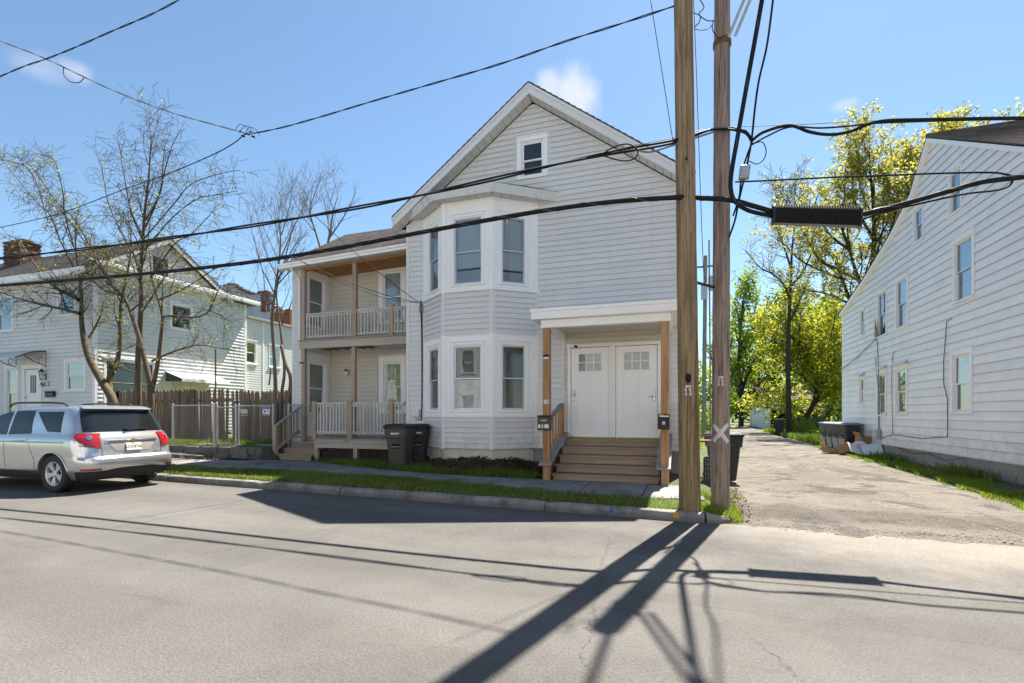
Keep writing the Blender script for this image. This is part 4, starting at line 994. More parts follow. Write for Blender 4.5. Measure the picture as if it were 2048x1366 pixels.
# lower deck
LY = 11.5; DX0, DX1 = -9.78, -6.88
ld = MB().cbox(DX0, DX1, LY - .02, LY + .03, .57, .80, .006).build('lower_deck', M['rotten_wood'], house)
for k in range(13):
    y = LY - .04 + k * .148; x0 = DX0 - .02 if y < WY - .1 else -10.78
    MB().cbox(x0, DX1 if y < 11.4 else DX1, y, y + .14, .803, .838, .004).build('deck_board', M['grey_wood_x'], ld)
MB().box(DX0 + .01, DX0 + .05, LY + .035, RY, .57, .80).build('rim_joist', M['rotten_wood'], ld)
for x in (-9.72, -8.42, -7.26): MB().cbox(x - .06, x + .06, LY - .01, LY + .10, .06, .569, .006).build('skirt_post', M['grey_wood'], ld)
m = MB()
for i in range(30):
    x = -9.9 + i * .105
    for sgn, yy in ((1, LY + .055), (-1, LY + .066)):
        a = (x, yy, .14); b = (x + sgn * .42, yy, .56)
        if sgn < 0: a = (x + .42, yy, .14); b = (x, yy, .56)
        if max(a[0], b[0]) < DX1 and min(a[0], b[0]) > DX0: m.bar(a, b, .008, .034, up=(0, -1, 0))
m.build('lattice', M['fence_wood'], ld, kind='stuff')
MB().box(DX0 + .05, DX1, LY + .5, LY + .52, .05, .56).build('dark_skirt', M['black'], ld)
for x0, x1 in ((-9.83, -9.69), (-8.64, -8.50), (-7.32, -7.21)): MB().cbox(x0, x1, LY - .055, LY + .055, .80, 1.87, .006).build('newel_post', M['grey_wood'], ld)
railing(-9.685, -8.645, LY, 1.83, .965, ld, .095); railing(-8.495, -7.325, LY, 1.83, .965, ld, .1); railing(-7.205, DX1, LY, 1.83, .965, ld, .1)
# side steps
sx0, sx1 = -11.15, -9.86
ss = MB().box(sx0 + .05, sx1 - .03, LY + .25, WY, .05, .30).build('side_steps', M['step_wood'], house)
for i in range(4):
    y = LY + .28 * i; z = .36 + .16 * i
    MB().cbox(sx0, sx1, y - .03, y + .27, z - .035, z, .005).build('tread', M['step_wood'], ss)
    MB().cbox(sx0 + .03, sx1 - .02, y, y + .022, z - .165, z - .037, .003).build('riser', M['step_wood'], ss)
MB().cbox(-11.2, -11.09, LY - .06, LY + .05, .1, 1.16, .005).build('newel_post', M['grey_wood'], ss)
MB().bar((-11.145, LY - .05, 1.15), (-11.0, WY - .03, 1.72), .095, .04, c=.004).build('handrail', M['grey_wood_x'], ss)
MB().bar((-11.145, LY + .05, .52), (-11.02, WY - .03, 1.0), .05, .09, c=.004).build('lower_rail', M['grey_wood_x'], ss)
for k in range(6): t = (k + .6) / 6.4; y = LY + .05 + .75 * t; MB().box(-11.15 + .12 * t, -11.115 + .12 * t, y, y + .03, .56 + .5 * t, 1.15 + .52 * t).build('baluster', M['grey_wood'], ss)
# ------------------------------------------------------------------ white house across the lane
XR = 6.63
rh = thing('white_house', 'tall white clapboard house with long saltbox roof beside the lane', 'house', (6.63, 17, 0))
FRH = Frame((XR, 0), (0, -1))          # s = -y
NEAR = 9.6
prof_y = [25.3, 22.2, 19.64, 18.15, 17.04, 13.08, NEAR]; prof_z = [5.86, 6.60, 7.42, 8.12, 9.22, 6.98, 5.02]
prof_z[3] = 8.10
def rtop(y): return float(np.interp(y, prof_y[::-1], prof_z[::-1]))
def far_y(z):
    z = max(z, 5.86)
    return float(np.interp(z, [5.86, 6.60, 7.42, 8.10, 9.22], [25.3, 22.2, 19.64, 18.15, 17.04])) if z > 5.861 else 25.3
def near_y(z): return float(np.interp(z, [5.02, 6.98, 9.22], [NEAR, 13.08, 17.04]))
RW = {'A_low': (15.08, 15.88, 1.56, 3.0, .13, 'curtain', 'none'), 'B_low': (18.74, 19.52, 1.53, 2.93, .13, 'blind', 'none'), 'C_low': (20.44, 21.14, 1.50, 2.93, .13, 'shade', 'curtain'), 'D_low': (22.6, 23.06, 1.92, 2.91, .07, 'room', None),
      'B_up': (18.67, 19.47, 4.29, 5.80, .10, 'paper', 'none'), 'C_up': (20.37, 21.13, 4.27, 5.77, .10, 'paper', 'none'), 'D_up': (22.55, 22.95, 4.60, 5.56, .06, 'room', None),
      'A_up': (14.98, 15.79, 4.37, 5.85, .11, 'shade', None), 'E': (15.50, 16.07, 6.69, 7.74, .06, 'shade', None), 'G': (17.6, 18.16, 6.65, 7.60, .06, 'shade', None)}
hl = [(-b, -a, c, d) for a, b, c, d, *_ in RW.values()]
rw = wall_sheet(FRH, lambda z: -far_y(z), lambda z: -near_y(z), .44, 9.18, hl, M['siding_right'], rh, 'wall', cuts=(5.02, 5.86, 6.60, 6.98, 7.42, 8.10))
ho = [(-b - e[0] - .012, -a + e[0] + .012, c - .055, d + e[0] + (.06 if e[0] > .1 else .03)) for a, b, c, d, *e in RW.values()]
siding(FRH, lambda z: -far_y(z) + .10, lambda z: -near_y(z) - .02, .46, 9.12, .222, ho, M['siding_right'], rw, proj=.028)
for k, (a, b, c, d, cas, bk, bl) in RW.items():
    window(FRH, -b, -a, c, d, rh, cas=cas, head=.03 if cas > .1 else .0, back=bk, back_low=bl, sillh=.045, sash='trim_white' if k[-3:] == 'low' else 'alu', casd=.034, meet=.5)
# small metal hoods over three of the low windows
for k in ('B_low', 'C_low', 'D_low'):
    a, b, c, d, cas, *_ = RW[k]; e = cas + .05; zz = d + cas + .05
    MB(FRH.M).hexa([(-b - e, -.16, zz - .02), (-a + e, -.16, zz - .02), (-a + e, -.03, zz + .10), (-b - e, -.03, zz + .10), (-b - e, -.16, zz - .012), (-a + e, -.16, zz - .012), (-a + e, -.03, zz + .108), (-b - e, -.03, zz + .108)]).build('window_hood', M['siding_right'], rh)
MB(FRH.M).cbox(-25.30, -25.20, -.03, .1, .42, 5.9, .004).build('corner_board', M['trim_white'], rh)
MB().box(XR + .025, XR + .3, NEAR, 25.25, -.1, .455).build('foundation', M['concrete_dark'], rh)
MB(FRH.M).cbox(-21.9, -21.2, -.012, -.02 + .05, .05, .42, .006).build('cellar_window', M['room'], rh)
# other walls
m = MB(); m.box(XR + .13, 15.5, 25.18, 25.3, -.1, 5.8); m.box(15.4, 15.5, NEAR, 25.17, -.1, 5.8); m.box(XR + .13, 15.39, NEAR, NEAR + .1, -.1, 5.0); m.build('back_wall', M['siding_right'], rh)
# roof
OH = .14
def roofrun(pts, name, rows):
    m = MB(); x0, x1 = XR - OH, 15.7
    for (ya, za), (yb, zb), n in zip(pts[:-1], pts[1:], rows):
        for i in range(n):
            f, g = i / n, (i + 1) / n; y0, z0_, y1, z1_ = ya + (yb - ya) * f, za + (zb - za) * f, ya + (yb - ya) * g, za + (zb - za) * g
            m.hexa([(x0, y0, z0_ - .02), (x1, y0, z0_ - .02), (x1, y1, z1_ - .02), (x0, y1, z1_ - .02), (x0, y0, z0_ + .024), (x1, y0, z0_ + .024), (x1, y1, z1_ + .006), (x0, y1, z1_ + .006)])
    return m.build(name, M['shingle_b'], rh)
R_ = [(y, z + .09) for y, z in zip(prof_y, prof_z)]
roofrun([(NEAR - .25, R_[-1][1] - .14), R_[5], R_[4]], 'roof_front', (22, 26)); roofrun([(25.55, R_[0][1] - .06), R_[0], R_[1], R_[2], R_[3], R_[4]], 'roof_back', (2, 14, 12, 9, 8))
m = MB(); m.tube([(XR - OH - .01, 17.04, 9.335), (15.7, 17.04, 9.335)], .05, 6); m.build('ridge_cap', M['shingle_b'], rh)
for pts, nm in (([R_[0], R_[1], R_[2], R_[3], R_[4]], 'rake_board'), ([R_[4], R_[5], (NEAR - .25, R_[-1][1] - .14)], 'rake_board')):
    for (ya, za), (yb, zb) in zip(pts[:-1], pts[1:]):
        MB().hexa([(XR - OH + .004, ya, za - .17), (XR - OH + .03, ya, za - .17), (XR - OH + .03, yb, zb - .17), (XR - OH + .004, yb, zb - .17), (XR - OH + .004, ya, za - .05), (XR - OH + .03, ya, za - .05), (XR - OH + .03, yb, zb - .05), (XR - OH + .004, yb, zb - .05)]).build(nm, M['trim_white'], rh)
        MB().hexa([(XR - OH + .031, ya, za - .168), (XR - .002, ya, za - .168), (XR - .002, yb, zb - .168), (XR - OH + .031, yb, zb - .168), (XR - OH + .031, ya, za - .15), (XR - .002, ya, za - .15), (XR - .002, yb, zb - .15), (XR - OH + .031, yb, zb - .15)]).build('rake_soffit', M['trim_white'], rh)
# things fixed to that wall
sd = thing('meter_box', 'grey electric box low on the white house wall above the rubbish', 'meter box', (XR - .03, 20.9, .8))
MB(FRH.M).cbox(-21.05, -20.78, -.14, -.026, .62, .98, .01).build('box', M['galv'], sd); MB(FRH.M).cbox(-20.98, -20.84, -.165, -.142, .72, .86, .02).build('cover', M['alu'], sd)
def wallwire(pts, r, label, mat='cable'):
    P = [FRH.P(-y, d, z) for y, d, z in pts]; sm = []
    for i in range(len(P) - 1):
        for k in range(4): sm.append(P[i].lerp(P[i + 1], k / 4) + Vector((0, rnd.uniform(-.01, .01), 0)))
    sm.append(P[-1]); o = MB().tube(sm, r, 5).build('wall_cable', M[mat]); return tag(o, label, 'cable', 'cables on the white house wall')
wallwire([(20.95, .05, .98), (21.0, .04, 1.6), (20.9, .05, 2.6), (21.0, .045, 3.4), (21.05, .05, 4.1), (21.15, .07, 4.25)], .011, 'black cable rising from the meter box to the broken panel')
wallwire([(20.85, .05, .98), (20.85, .045, 2.2), (21.2, .04, 3.0), (21.25, .05, 3.55)], .009, 'thinner black cable leaning left above the meter box')
wallwire([(15.9, .04, 3.98), (16.15, .045, 3.95), (16.22, .04, 3.5), (16.3, .045, 2.9), (16.3, .04, 2.3), (16.1, .04, 1.9), (16.1, .045, .92), (17.6, .05, .80), (19.6, .05, .84), (20.6, .05, .70), (20.75, .05, .75)], .009, 'long black cable running round the big low window of the white house')
wallwire([(19.55, .04, 3.55), (19.75, .04, 3.45), (19.78, .045, 2.6), (19.75, .04, 1.6), (19.7, .045, .85)], .008, 'black cable beside the second low window from the meter box')
wallwire([(15.5, .02, .40), (16.3, .03, .28), (17.2, .03, .40), (18.2, .03, .33), (19.5, .03, .42)], .008, 'black cable drooping along the foundation top of the white house')
wallwire([(21.15, .07, 4.2), (23.2, .08, 3.75), (25.2, .09, 3.45)], .012, 'black service cable crossing the far end of the white house')
bp = MB().hexa([(6.60, 21.35, 4.30), (6.595, 20.98, 4.25), (6.58, 20.98, 4.26), (6.58, 21.35, 4.31), (6.52, 21.05, 4.95), (6.50, 20.95, 4.62), (6.485, 20.95, 4.62), (6.505, 21.05, 4.95)]).build('broken_panel', M['cardboard'])
tag(bp, 'torn brown board hanging off the white house wall below a window', 'board')

# grass and daylily clumps along that wall
zr = lambda x, y: 0 * x + .02
EY = [8.5, 10.7, 13.1, 16.2, 20.3, 22]; EXX = [5.0, 5.05, 5.4, 5.57, 5.55, 5.7]
gx = lambda y: np.interp(y, EY, EXX)
strip = MB(); ys_ = np.linspace(8.0, 26.5, 40)
V = []; [V.extend([(float(gx(y)) - .1, y, .014), (XR + .05, y, .05)]) for y in ys_]
strip.add(V, [(2 * i, 2 * i + 1, 2 * i + 3, 2 * i + 2) for i in range(39)]).build('side_yard', M['soil'], kind='structure')
y = NR.uniform(9.5, 26, 30000); f = NR.uniform(0, 1, 30000) ** .9; x = gx(y) - .02 + .06 * np.sin(y * 5) + (XR - .02 - gx(y)) * f * np.clip(.62 + .2 * np.sin(y * 1.9), 0, 1)
P = np.stack([x, y, 0 * x + .025], -1); P = P[(NR.uniform(0, 1, len(P)) < .55 + .45 * (patchy(P[:, 0], P[:, 1], 1.5) > .4))]
blades('grass', 'bright grass edge along the lane by the white house', P, .03, .10, M['grass_dry'], .9, .006)
for (cx, cy, nn, hh, lab) in ((6.3, 19.2, 300, .30, 'clump of daylily leaves by the foundation near the rubbish pile'), (6.3, 14.6, 300, .34, 'clump of daylily leaves by the foundation nearest the street')):
    a = NR.normal(0, .28, (nn, 2)) * (1, 2.2); P = np.stack([cx + a[:, 0] * .6, cy + a[:, 1], 0 * a[:, 0] + .02], -1); P[:, 0] = np.minimum(P[:, 0], XR - .08)
    blades('weeds', lab, P, hh * .45, hh, M['grass'], 1.1, .016)  # the daylily clumps, built as loose blades

# ------------------------------------------------------------------ white house on the left
XL, YL = -20.665, 12.6
lh = thing('white_clapboard_house', 'white clapboard house behind the car with side gable and brick chimney', 'house', (-20.665, 12.6, 0))
FLF = Frame((0, YL), (1, 0)); FLS = Frame((XL, 0), (0, 1))
fw = [(-22.30, -21.25, 2.42, 3.52), (-22.72, -21.80, 5.30, 6.30), (-25.95, -25.25, 1.4, 3.35), (-26.6, -25.6, 4.9, 6.3)]
door = (-24.80, -23.85, 1.35, 3.30)
wall_sheet(FLF, lambda z: -34, lambda z: XL, -.1, 6.95, fw + [door], M['siding_left'], lh, 'front_wall')
siding(FLF, lambda z: -34, lambda z: XL - .10, .3, 6.6, .155, [(a - .1, b + .1, c - .08, d + .12) for a, b, c, d in fw] + [(door[0] - .14, door[1] + .14, .2, door[3] + .3)], M['siding_left'], lh, joined=True, proj=.028)
for i, (a, b, c, d) in enumerate(fw): window(FLF, a, b, c, d, lh, cas=.09, back=('curtain', 'shade', 'curtain', 'shade')[i], back_low=('none', None, 'none', None)[i], sash='trim_white')
sw = [(15.56, 16.46, 5.22, 6.24)]; dk_ = (12.98, 14.75, 1.7, 3.55); sd_ = (16.05, 16.75, .9, 2.62)
wall_sheet(FLS, lambda z: YL + .12, lambda z: 19.4, -.1, 6.98, sw + [dk_, sd_], M['siding_left'], lh, 'side_wall')
siding(FLS, lambda z: YL + .1, lambda z: 19.3, .3, 6.96, .155, [(a - .1, b + .1, c - .08, d + .1) for a, b, c, d in sw] + [(dk_[0] - .12, dk_[1] + .12, 1.6, 3.68), (15.2, 17.0, .8, 3.3)], M['siding_left'], lh, joined=True, proj=.03)
for a, b, c, d in sw: window(FLS, a, b, c, d, lh, cas=.09, back='room', sash='alu')
window(FLS, *dk_, lh, cas=.1, back='room', sash='black_metal', meet=.55)
MB(FLS.M).cbox(19.28, 19.42, -.03, .1, .2, 6.98, .005).build('corner_board', M['trim_white'], lh); MB(FLF.M).cbox(XL - .1, XL + .022, -.022, .1, .2, 6.9, .005).build('corner_board', M['trim_white'], lh)
# gable above the cornice
apy, apz, ge = 15.25, 8.95, 18.05
wall_sheet(FLS, lambda z: YL + .1 + (apy - YL - .1) * (z - 6.98) / (apz - .12 - 6.98), lambda z: ge - (ge - apy) * (z - 6.98) / (apz - .12 - 6.98), 6.981, apz - .14, [], M['siding_left'], lh, 'gable_wall')
siding(FLS, lambda z: YL + .12 + (apy - YL - .12) * (z - 6.98) / (apz - .12 - 6.98), lambda z: ge - (ge - apy) * (z - 6.98) / (apz - .12 - 6.98), 7.12, apz - .2, .155, [], M['siding_left'], lh, joined=True, proj=.028)
MB(FLS.M).cbox(14.75, 15.35, -.05, -.02 + .04, 7.2, 8.05, .006).build('gable_louvre', M['black_metal'], lh)
m = MB(); m.cbox(XL + .005, XL + .44, 12.4, 19.85, 7.0, 7.04, .005); m.cbox(XL + .41, XL + .45, 12.38, 19.88, 7.035, 7.17, .006); m.hexa([(XL + .0, 12.4, 7.17), (XL + .44, 12.4, 7.17), (XL + .44, 19.85, 7.17), (XL + .0, 19.85, 7.17), (XL + .0, 12.4, 7.30), (XL + .44, 12.4, 7.18), (XL + .44, 19.85, 7.18), (XL, 19.85, 7.30)]); m.build('cornice', M['trim_white'], lh)
m = MB()
def lroof(ya, za, yb, zb, n=16):
    for i in range(n):
        f, g = i / n, (i + 1) / n; y0, z0_, y1, z1_ = ya + (yb - ya) * f, za + (zb - za) * f, ya + (yb - ya) * g, za + (zb - za) * g
        m.hexa([(-34, y0, z0_ - .05), (XL + .32, y0, z0_ - .05), (XL + .32, y1, z1_ - .05), (-34, y1, z1_ - .05), (-34, y0, z0_ + .02), (XL + .32, y0, z0_ + .02), (XL + .32, y1, z1_), (-34, y1, z1_)])
lroof(12.1, 6.85, apy, apz); lroof(18.4, 7.0, apy, apz); m.hexa([(-34, 18.0, 6.98), (XL + .3, 18.0, 6.98), (XL + .3, 19.8, 6.98), (-34, 19.8, 6.98), (-34, 18.0, 7.12), (XL + .3, 18.0, 7.12), (XL + .3, 19.8, 7.05), (-34, 19.8, 7.05)])
m.build('roof', M['shingle_c'], lh)
for (ya, za, yb, zb) in ((12.1, 6.85, apy, apz), (18.4, 7.0, apy, apz)):
    MB().hexa([(XL + .26, ya, za - .24), (XL + .31, ya, za - .24), (XL + .31, yb, zb - .24), (XL + .26, yb, zb - .24), (XL + .26, ya, za - .052), (XL + .31, ya, za - .052), (XL + .31, yb, zb - .052), (XL + .26, yb, zb - .052)]).build('rake_board', M['soffit'], lh)
MB().cbox(-34, XL + .3, 12.06, 12.10, 6.62, 6.85, .005).build('eave_board', M['trim_white'], lh); MB().cbox(-34, XL + .0, 12.1, YL - .02, 6.60, 6.63, .005).build('eave_soffit', M['trim_white'], lh)
m = MB(); m.box(-34, -33.9, YL + .13, 19.4, -.1, 6.9); m.box(-33.89, XL - .13, 19.28, 19.4, -.1, 6.9); m.build('back_wall', M['siding_left'], lh)
# brick chimney with cap
ch = MB().box(-29.35, -28.15, 14.15, 14.9, 7.6, 9.3).build('chimney', M['concrete_dark'], lh)
for r in range(14):
    z = 8.2 + r * .078; o = (r % 2) * .11
    for i in range(6):
        x = -29.38 + o + i * .215
        if x + .2 < -28.10: MB().box(x, x + .205, 14.125, 14.16, z, z + .068).build('brick', M['brick'], ch)
    for i in range(3): y_ = 14.17 + (o * .5) + i * .24; MB().box(-28.16, -28.125, y_, y_ + .225, z, z + .068).build('brick', M['brick'], ch)
MB().cbox(-29.42, -28.08, 14.1, 14.95, 9.31, 9.36, .01).build('chimney_cap', M['brick'], ch); MB().cbox(-29.2, -28.3, 14.3, 14.75, 9.45, 9.49, .01).build('chimney_hood', M['rust'], ch); MB().box(-29.15, -29.1, 14.4, 14.45, 9.37, 9.45).build('hood_leg', M['rust'], ch)
# front door, lamp, mailbox, canopy
D = MB(FLF.M).cbox(door[0] + .03, door[1] - .03, .02, .06, door[2], door[3] - .02, .004).build('door', M['door_white'], lh)
m = MB(FLF.M); m.cbox(door[0] - .13, door[0] + .028, -.03, .08, door[2], door[3], .005); m.cbox(door[1] - .028, door[1] + .13, -.03, .08, door[2], door[3], .005); m.cbox(door[0] - .16, door[1] + .16, -.035, .08, door[3] + .002, door[3] + .16, .005); m.build('door_frame', M['trim_white'], lh)
for k in range(3): x = door[0] + .34 + k * .13; MB(FLF.M).cbox(x, x + .065, .008, .024, 2.35, 3.05, .003).build('door_light', M['black_metal'], D)
MB(FLF.M).lathe([(0, -.06), (.03, -.055), (.03, -.02), (.012, -.01), (.012, .02)], (door[0] + .1, 0, 2.18), 10, 'y').build('door_knob', M['nickel'], D)
can = MB(FLF.M)
V = []
for i in range(9):
    t = i / 8; V += [(door[0] - .55, -1.0 * t, 3.98 - .35 * t * t), (door[1] + .45, -1.0 * t, 3.98 - .35 * t * t)]
can.add(V, [(2 * i, 2 * i + 1, 2 * i + 3, 2 * i + 2) for i in range(8)]); can.build('door_canopy', M['paper'], lh)
for x in (door[0] - .5, door[1] + .4):
    m = MB(FLF.M); m.tube([(x, -.01, 3.98), (x, -.01, 3.35)], .02, 6); m.tube([(x, -.01, 3.97), (x, -.5, 3.88), (x, -.98, 3.62)], .018, 6); m.tube([(x, -.02, 3.4), (x, -.35, 3.5), (x, -.7, 3.72)], .015, 6); m.tube([(x, -.2, 3.44), (x, -.28, 3.62), (x, -.2, 3.75), (x, -.12, 3.66)], .012, 6); m.build('canopy_bracket', M['black_metal'], lh)
lam = thing('wall_lantern', 'black lantern on the white house front beside its door', 'lantern', (-23.45, 12.55, 3.0))
m = MB(FLF.M); m.cbox(-23.50, -23.40, -.03, -.02, 2.85, 3.1, .004); m.tube([(-23.45, -.03, 3.0), (-23.45, -.15, 3.05), (-23.45, -.16, 3.2)], .012, 6); m.lathe([(0, 3.28), (.03, 3.24), (.11, 3.17), (.105, 3.155), (.0, 3.15)], (-23.45, -.16, 0), 6); m.lathe([(.06, 2.86), (.05, 2.84), (0, 2.82)], (-23.45, -.16, 0), 6); m.build('bracket', M['black_metal'], lam)
MB(FLF.M).lathe([(.06, 2.86), (.095, 3.15)], (-23.45, -.16, 0), 6).build('lantern_glass', M['glass'], lam)
mbx = thing('letter_box', 'black letter box on the white house front under the lantern', 'letter box', (-23.1, 12.5, 2.3)); m = MB(FLF.M); m.cbox(-23.35, -22.85, -.13, -.02, 2.18, 2.36, .02); m.build('box', M['black_metal'], mbx); MB(FLF.M).cbox(-23.36, -22.84, -.15, -.02, 2.365, 2.40, .01).build('lid', M['black_metal'], mbx)
# canvas-topped awning and side door
m = MB(FLS.M); V = []
for i in range(7):
    t = i / 6; V += [(15.25, -.02 - .95 * t, 3.33 - .33 * t), (17.6, -.02 - .95 * t, 3.33 - .33 * t)]
m.add(V, [(2 * i, 2 * i + 1, 2 * i + 3, 2 * i + 2) for i in range(6)]); m.add([(15.25, -.97, 3.0), (17.6, -.97, 3.0), (17.6, -.99, 2.88), (15.25, -.99, 2.88)], [(0, 1, 2, 3)]); aw = m.build('awning', M['paper'], lh)
MB(FLS.M).add([(15.255, -.03, 3.32), (15.255, -.97, 2.99), (15.255, -.97, 2.89), (15.255, -.03, 2.9)], [(0, 1, 2, 3)]).build('awning_side', M['green_awning'], aw)
MB(FLS.M).box(16.05, 16.75, .02, .06, .9, 2.62).build('side_door', M['cardboard'], lh); m = MB(FLS.M); m.cbox(15.6, 16.04, -.03, .05, .8, 2.75, .005); m.cbox(16.76, 17.3, -.03, .05, .8, 2.75, .005); m.cbox(15.6, 17.3, -.035, .05, 2.755, 2.95, .005); m.build('door_surround', M['siding_beige'], lh)
MB().cbox(XL - 4, XL + .02, YL - 1.6, YL - .03, .1, 1.30, .01).build('front_stoop', M['concrete_dark'], lh)
# iron railing by the stoop
ir = thing('iron_railing', 'black iron railing by the white house stoop at the frame edge', 'railing', (-25.5, 11.2, 1.3)); m = MB()
m.tube([(-26.5, 11.0, 2.05), (-24.9, 11.0, 2.05)], .02, 6); m.tube([(-26.5, 11.0, 1.4), (-24.9, 11.0, 1.4)], .015, 6); m.build('rail', M['black_metal'], ir)
for k in range(12): x = -26.5 + k * .145; MB().tube([(x, 11.0, 1.3), (x, 11.0, 2.05)], .009, 5).build('bar', M['black_metal'], ir)

# ------------------------------------------------------------------ rear extension and ruined brick wall beyond
rx = thing('rear_extension', 'plain white flat-roofed building seen behind the picket fence', 'building', (-20.4, 20.5, 0))
FX1 = Frame((-20.8, 0), (0, 1))
rwin = [(19.55, 20.15, 4.1, 5.2), (21.05, 21.75, 4.05, 5.15), (19.5, 19.75, .6, 2.5), (20.25, 20.75, .6, 2.4)]
wall_sheet(FX1, lambda z: 19.45, lambda z: 26.5, -.1, 6.35, rwin, M['siding_left'], rx, 'wall')
siding(FX1, lambda z: 19.46, lambda z: 20.55, .2, 6.3, .12, [(a - .08, b + .08, c - .06, d + .1) for a, b, c, d in rwin], M['siding_left'], rx, joined=True, proj=.012); siding(FX1, lambda z: 20.66, lambda z: 26.5, .2, 6.3, .12, [(a - .08, b + .08, c - .06, d + .1) for a, b, c, d in rwin], M['siding_left'], rx, joined=True, proj=.012)
MB(FX1.M).cbox(20.56, 20.65, -.03, .05, .2, 6.34, .004).build('corner_board', M['trim_white'], rx)
for k, (a, b, c, d) in enumerate(rwin): window(FX1, a, b, c, d, rx, cas=.06, back='shade' if k < 2 else 'curtain', back_low='none' if k < 2 else None)
MB().box(-27, -20.93, 19.5, 26.5, -.1, 6.3).build('body', M['siding_left'], rx); MB().cbox(-27, -20.62, 19.42, 26.6, 6.351, 6.47, .01).build('roof_edge', M['concrete_dark'], rx)
br = thing('brick_building', 'ruined party wall with flaking blue-grey paint and bare brick ends', 'building', (-28, 27, 0))
tops = [(438, 583), (446, 572), (462, 567), (478, 577), (497, 588), (512, 588), (525, 584), (536, 585), (538, 605), (548, 610), (560, 628), (590, 634)]
pts = [onY(px, py, 27.0) for px, py in tops]; base = 3.0
m = MB(); poly = [(p.x, p.z) for p in pts] + [(pts[-1].x, base), (pts[0].x, base)]; m.prism(poly, 'y', 27.0, 27.4); bw_ = m.build('party_wall', M['paint_blue'], br)
for i, (a, b) in enumerate(zip(pts[:-1], pts[1:])):
    L = (b - a).length; n = max(1, int(L / .3))
    for k in range(n):
        p = a.lerp(b, (k + .5) / n); h = rnd.uniform(.06, .16)
        MB().box(p.x - .13, p.x + .12, 26.93 + rnd.uniform(0, .03), 27.42, p.z - .05, p.z + h).build('brick', M['brick'], bw_)
e = onY(529, 600, 26.95)
for r in range(14):
    for c in range(2): x = e.x - .35 + c * .32 + (r % 2) * .1; MB().box(x, x + .3, 26.93, 27.01, e.z + .55 - r * .105, e.z + .64 - r * .105).build('brick', M['brick'], bw_)
MB().box(pts[0].x + .3, pts[-1].x + 4, 27.45, 34, 0, 8.3).build('rear_body', M['paint_blue'], br)
tr = thing('tan_building', 'low tan roof and dark chimney pots glimpsed behind the bare tree', 'building', (-24, 31, 0)); MB().hexa([(-29, 30, 0), (-18, 30, 0), (-18, 38, 0), (-29, 38, 0), (-29, 30, 9.4), (-18, 30, 7.6), (-18, 38, 7.6), (-29, 38, 9.4)]).build('body', M['tan_stucco'], tr)
for k in range(4): p = onY(552 + k * 9, 625, 24.5); MB().cbox(p.x - .2, p.x + .2, 24.3, 24.7, 6.2, p.z + .2 * (k % 2), .04).build('chimney_pot', M['rust'], tr)
# ------------------------------------------------------------------ fences, stone wall
FY = 13.45
def picket_fence(name, label, x0, x1, y, zb, zt, group='picket fences'):
    t = thing(name, label, 'fence', ((x0 + x1) / 2, y, zb), group); w = .118; n = int((x1 - x0) / (w + .005))
    for z in (zb + .35, zt - .45): MB().box(x0, x1, y + .02, y + .06, z, z + .09).build('rail', M['fence_wood'], t)
    tmpl = {}
    for i in range(n):
        x = x0 + i * (w + .005); h = zt - zb + rnd.uniform(-.05, .04); key = round(h / .02)
        if key not in tmpl:
            H = key * .02; m = MB(); m.prism([(0, 0), (w, 0), (w, H - .07), (w * .68, H), (w * .32, H), (0, H - .07)], 'y', -.012, .006); me = m.mesh('picket'); me.materials.append(M['fence_wood']); tmpl[key] = me
        o = link('picket', tmpl[key], t); o.location = (x, y + rnd.uniform(-.008, .004), zb); o.rotation_euler = (rnd.uniform(-.02, .02), rnd.uniform(-.022, .022), 0)
    return t
picket_fence('picket_fence', 'weathered brown picket fence behind the parked car', -21.9, -15.05, FY, .45, 2.42)
picket_fence('picket_fence', 'weathered picket fence behind the chain-link gates', -14.85, -11.35, FY - .05, .45, 2.33)
CY_ = 11.5
def chain_panel(name, label, x0, x1, y, zb, zt, gate=False, posts=(1, 1)):
    t = thing(name, label, 'gate' if gate else 'fence', ((x0 + x1) / 2, y, zb), 'chain-link panels')
    m = MB(); st = .078; z0, z1 = zb + .03, zt - .02; h = z1 - z0; k = int((x1 - x0 + h) / st)
    for i in range(k):
        for sgn in (1, -1):
            xa = x0 - h + i * st if sgn > 0 else x0 + i * st
            p0, p1 = (xa, z0), (xa + sgn * h, z1)
            # clip to x0..x1
            (ax, az), (bx, bz) = p0, p1
            def cl(X): f = (X - ax) / (bx - ax); return (X, az + (bz - az) * f)
            q0, q1 = p0, p1
            if sgn > 0:
                if ax < x0: q0 = cl(x0)
                if bx > x1: q1 = cl(x1)
                if q0[0] >= x1 or q1[0] <= x0: continue
            else:
                if ax > x1: q0 = cl(x1)
                if bx < x0: q1 = cl(x0)
                if q0[0] <= x0 or q1[0] >= x1: continue
            m.tube([(q0[0], y + .003 * sgn, q0[1]), (q1[0], y + .003 * sgn, q1[1])], .0027, 3, cap=False)
    m.build('mesh', M['galv_dark'], t, kind='stuff', fix=False)
    for x, on in ((x0, posts[0]), (x1, posts[1])):
        if on: MB().tube([(x, y, zb - .1), (x, y, zt + .03)], .024 if gate else .032, 8).build('post', M['galv'], t); MB().lathe([(.026, 0), (.03, .012), (.02, .035), (0, .045)], (x, y, zt + .025), 8).build('post_cap', M['galv'], t)
    MB().tube([(x0, y, zt), (x1, y, zt)], .019, 8).build('top_rail', M['galv'], t)
    if gate: MB().tube([(x0, y, zb), (x1, y, zb)], .017, 8).build('bottom_rail', M['galv'], t)
    return t
cx = lambda px: onY(px, 829, CY_).x
chain_panel('chain_link_fence', 'galvanised chain-link panel just right of the car', cx(346), cx(428), CY_, .60, 1.78)
chain_panel('chain_link_gate', 'narrow chain-link gate between two poles', cx(433), cx(470), CY_ + .03, .62, 1.72, True)
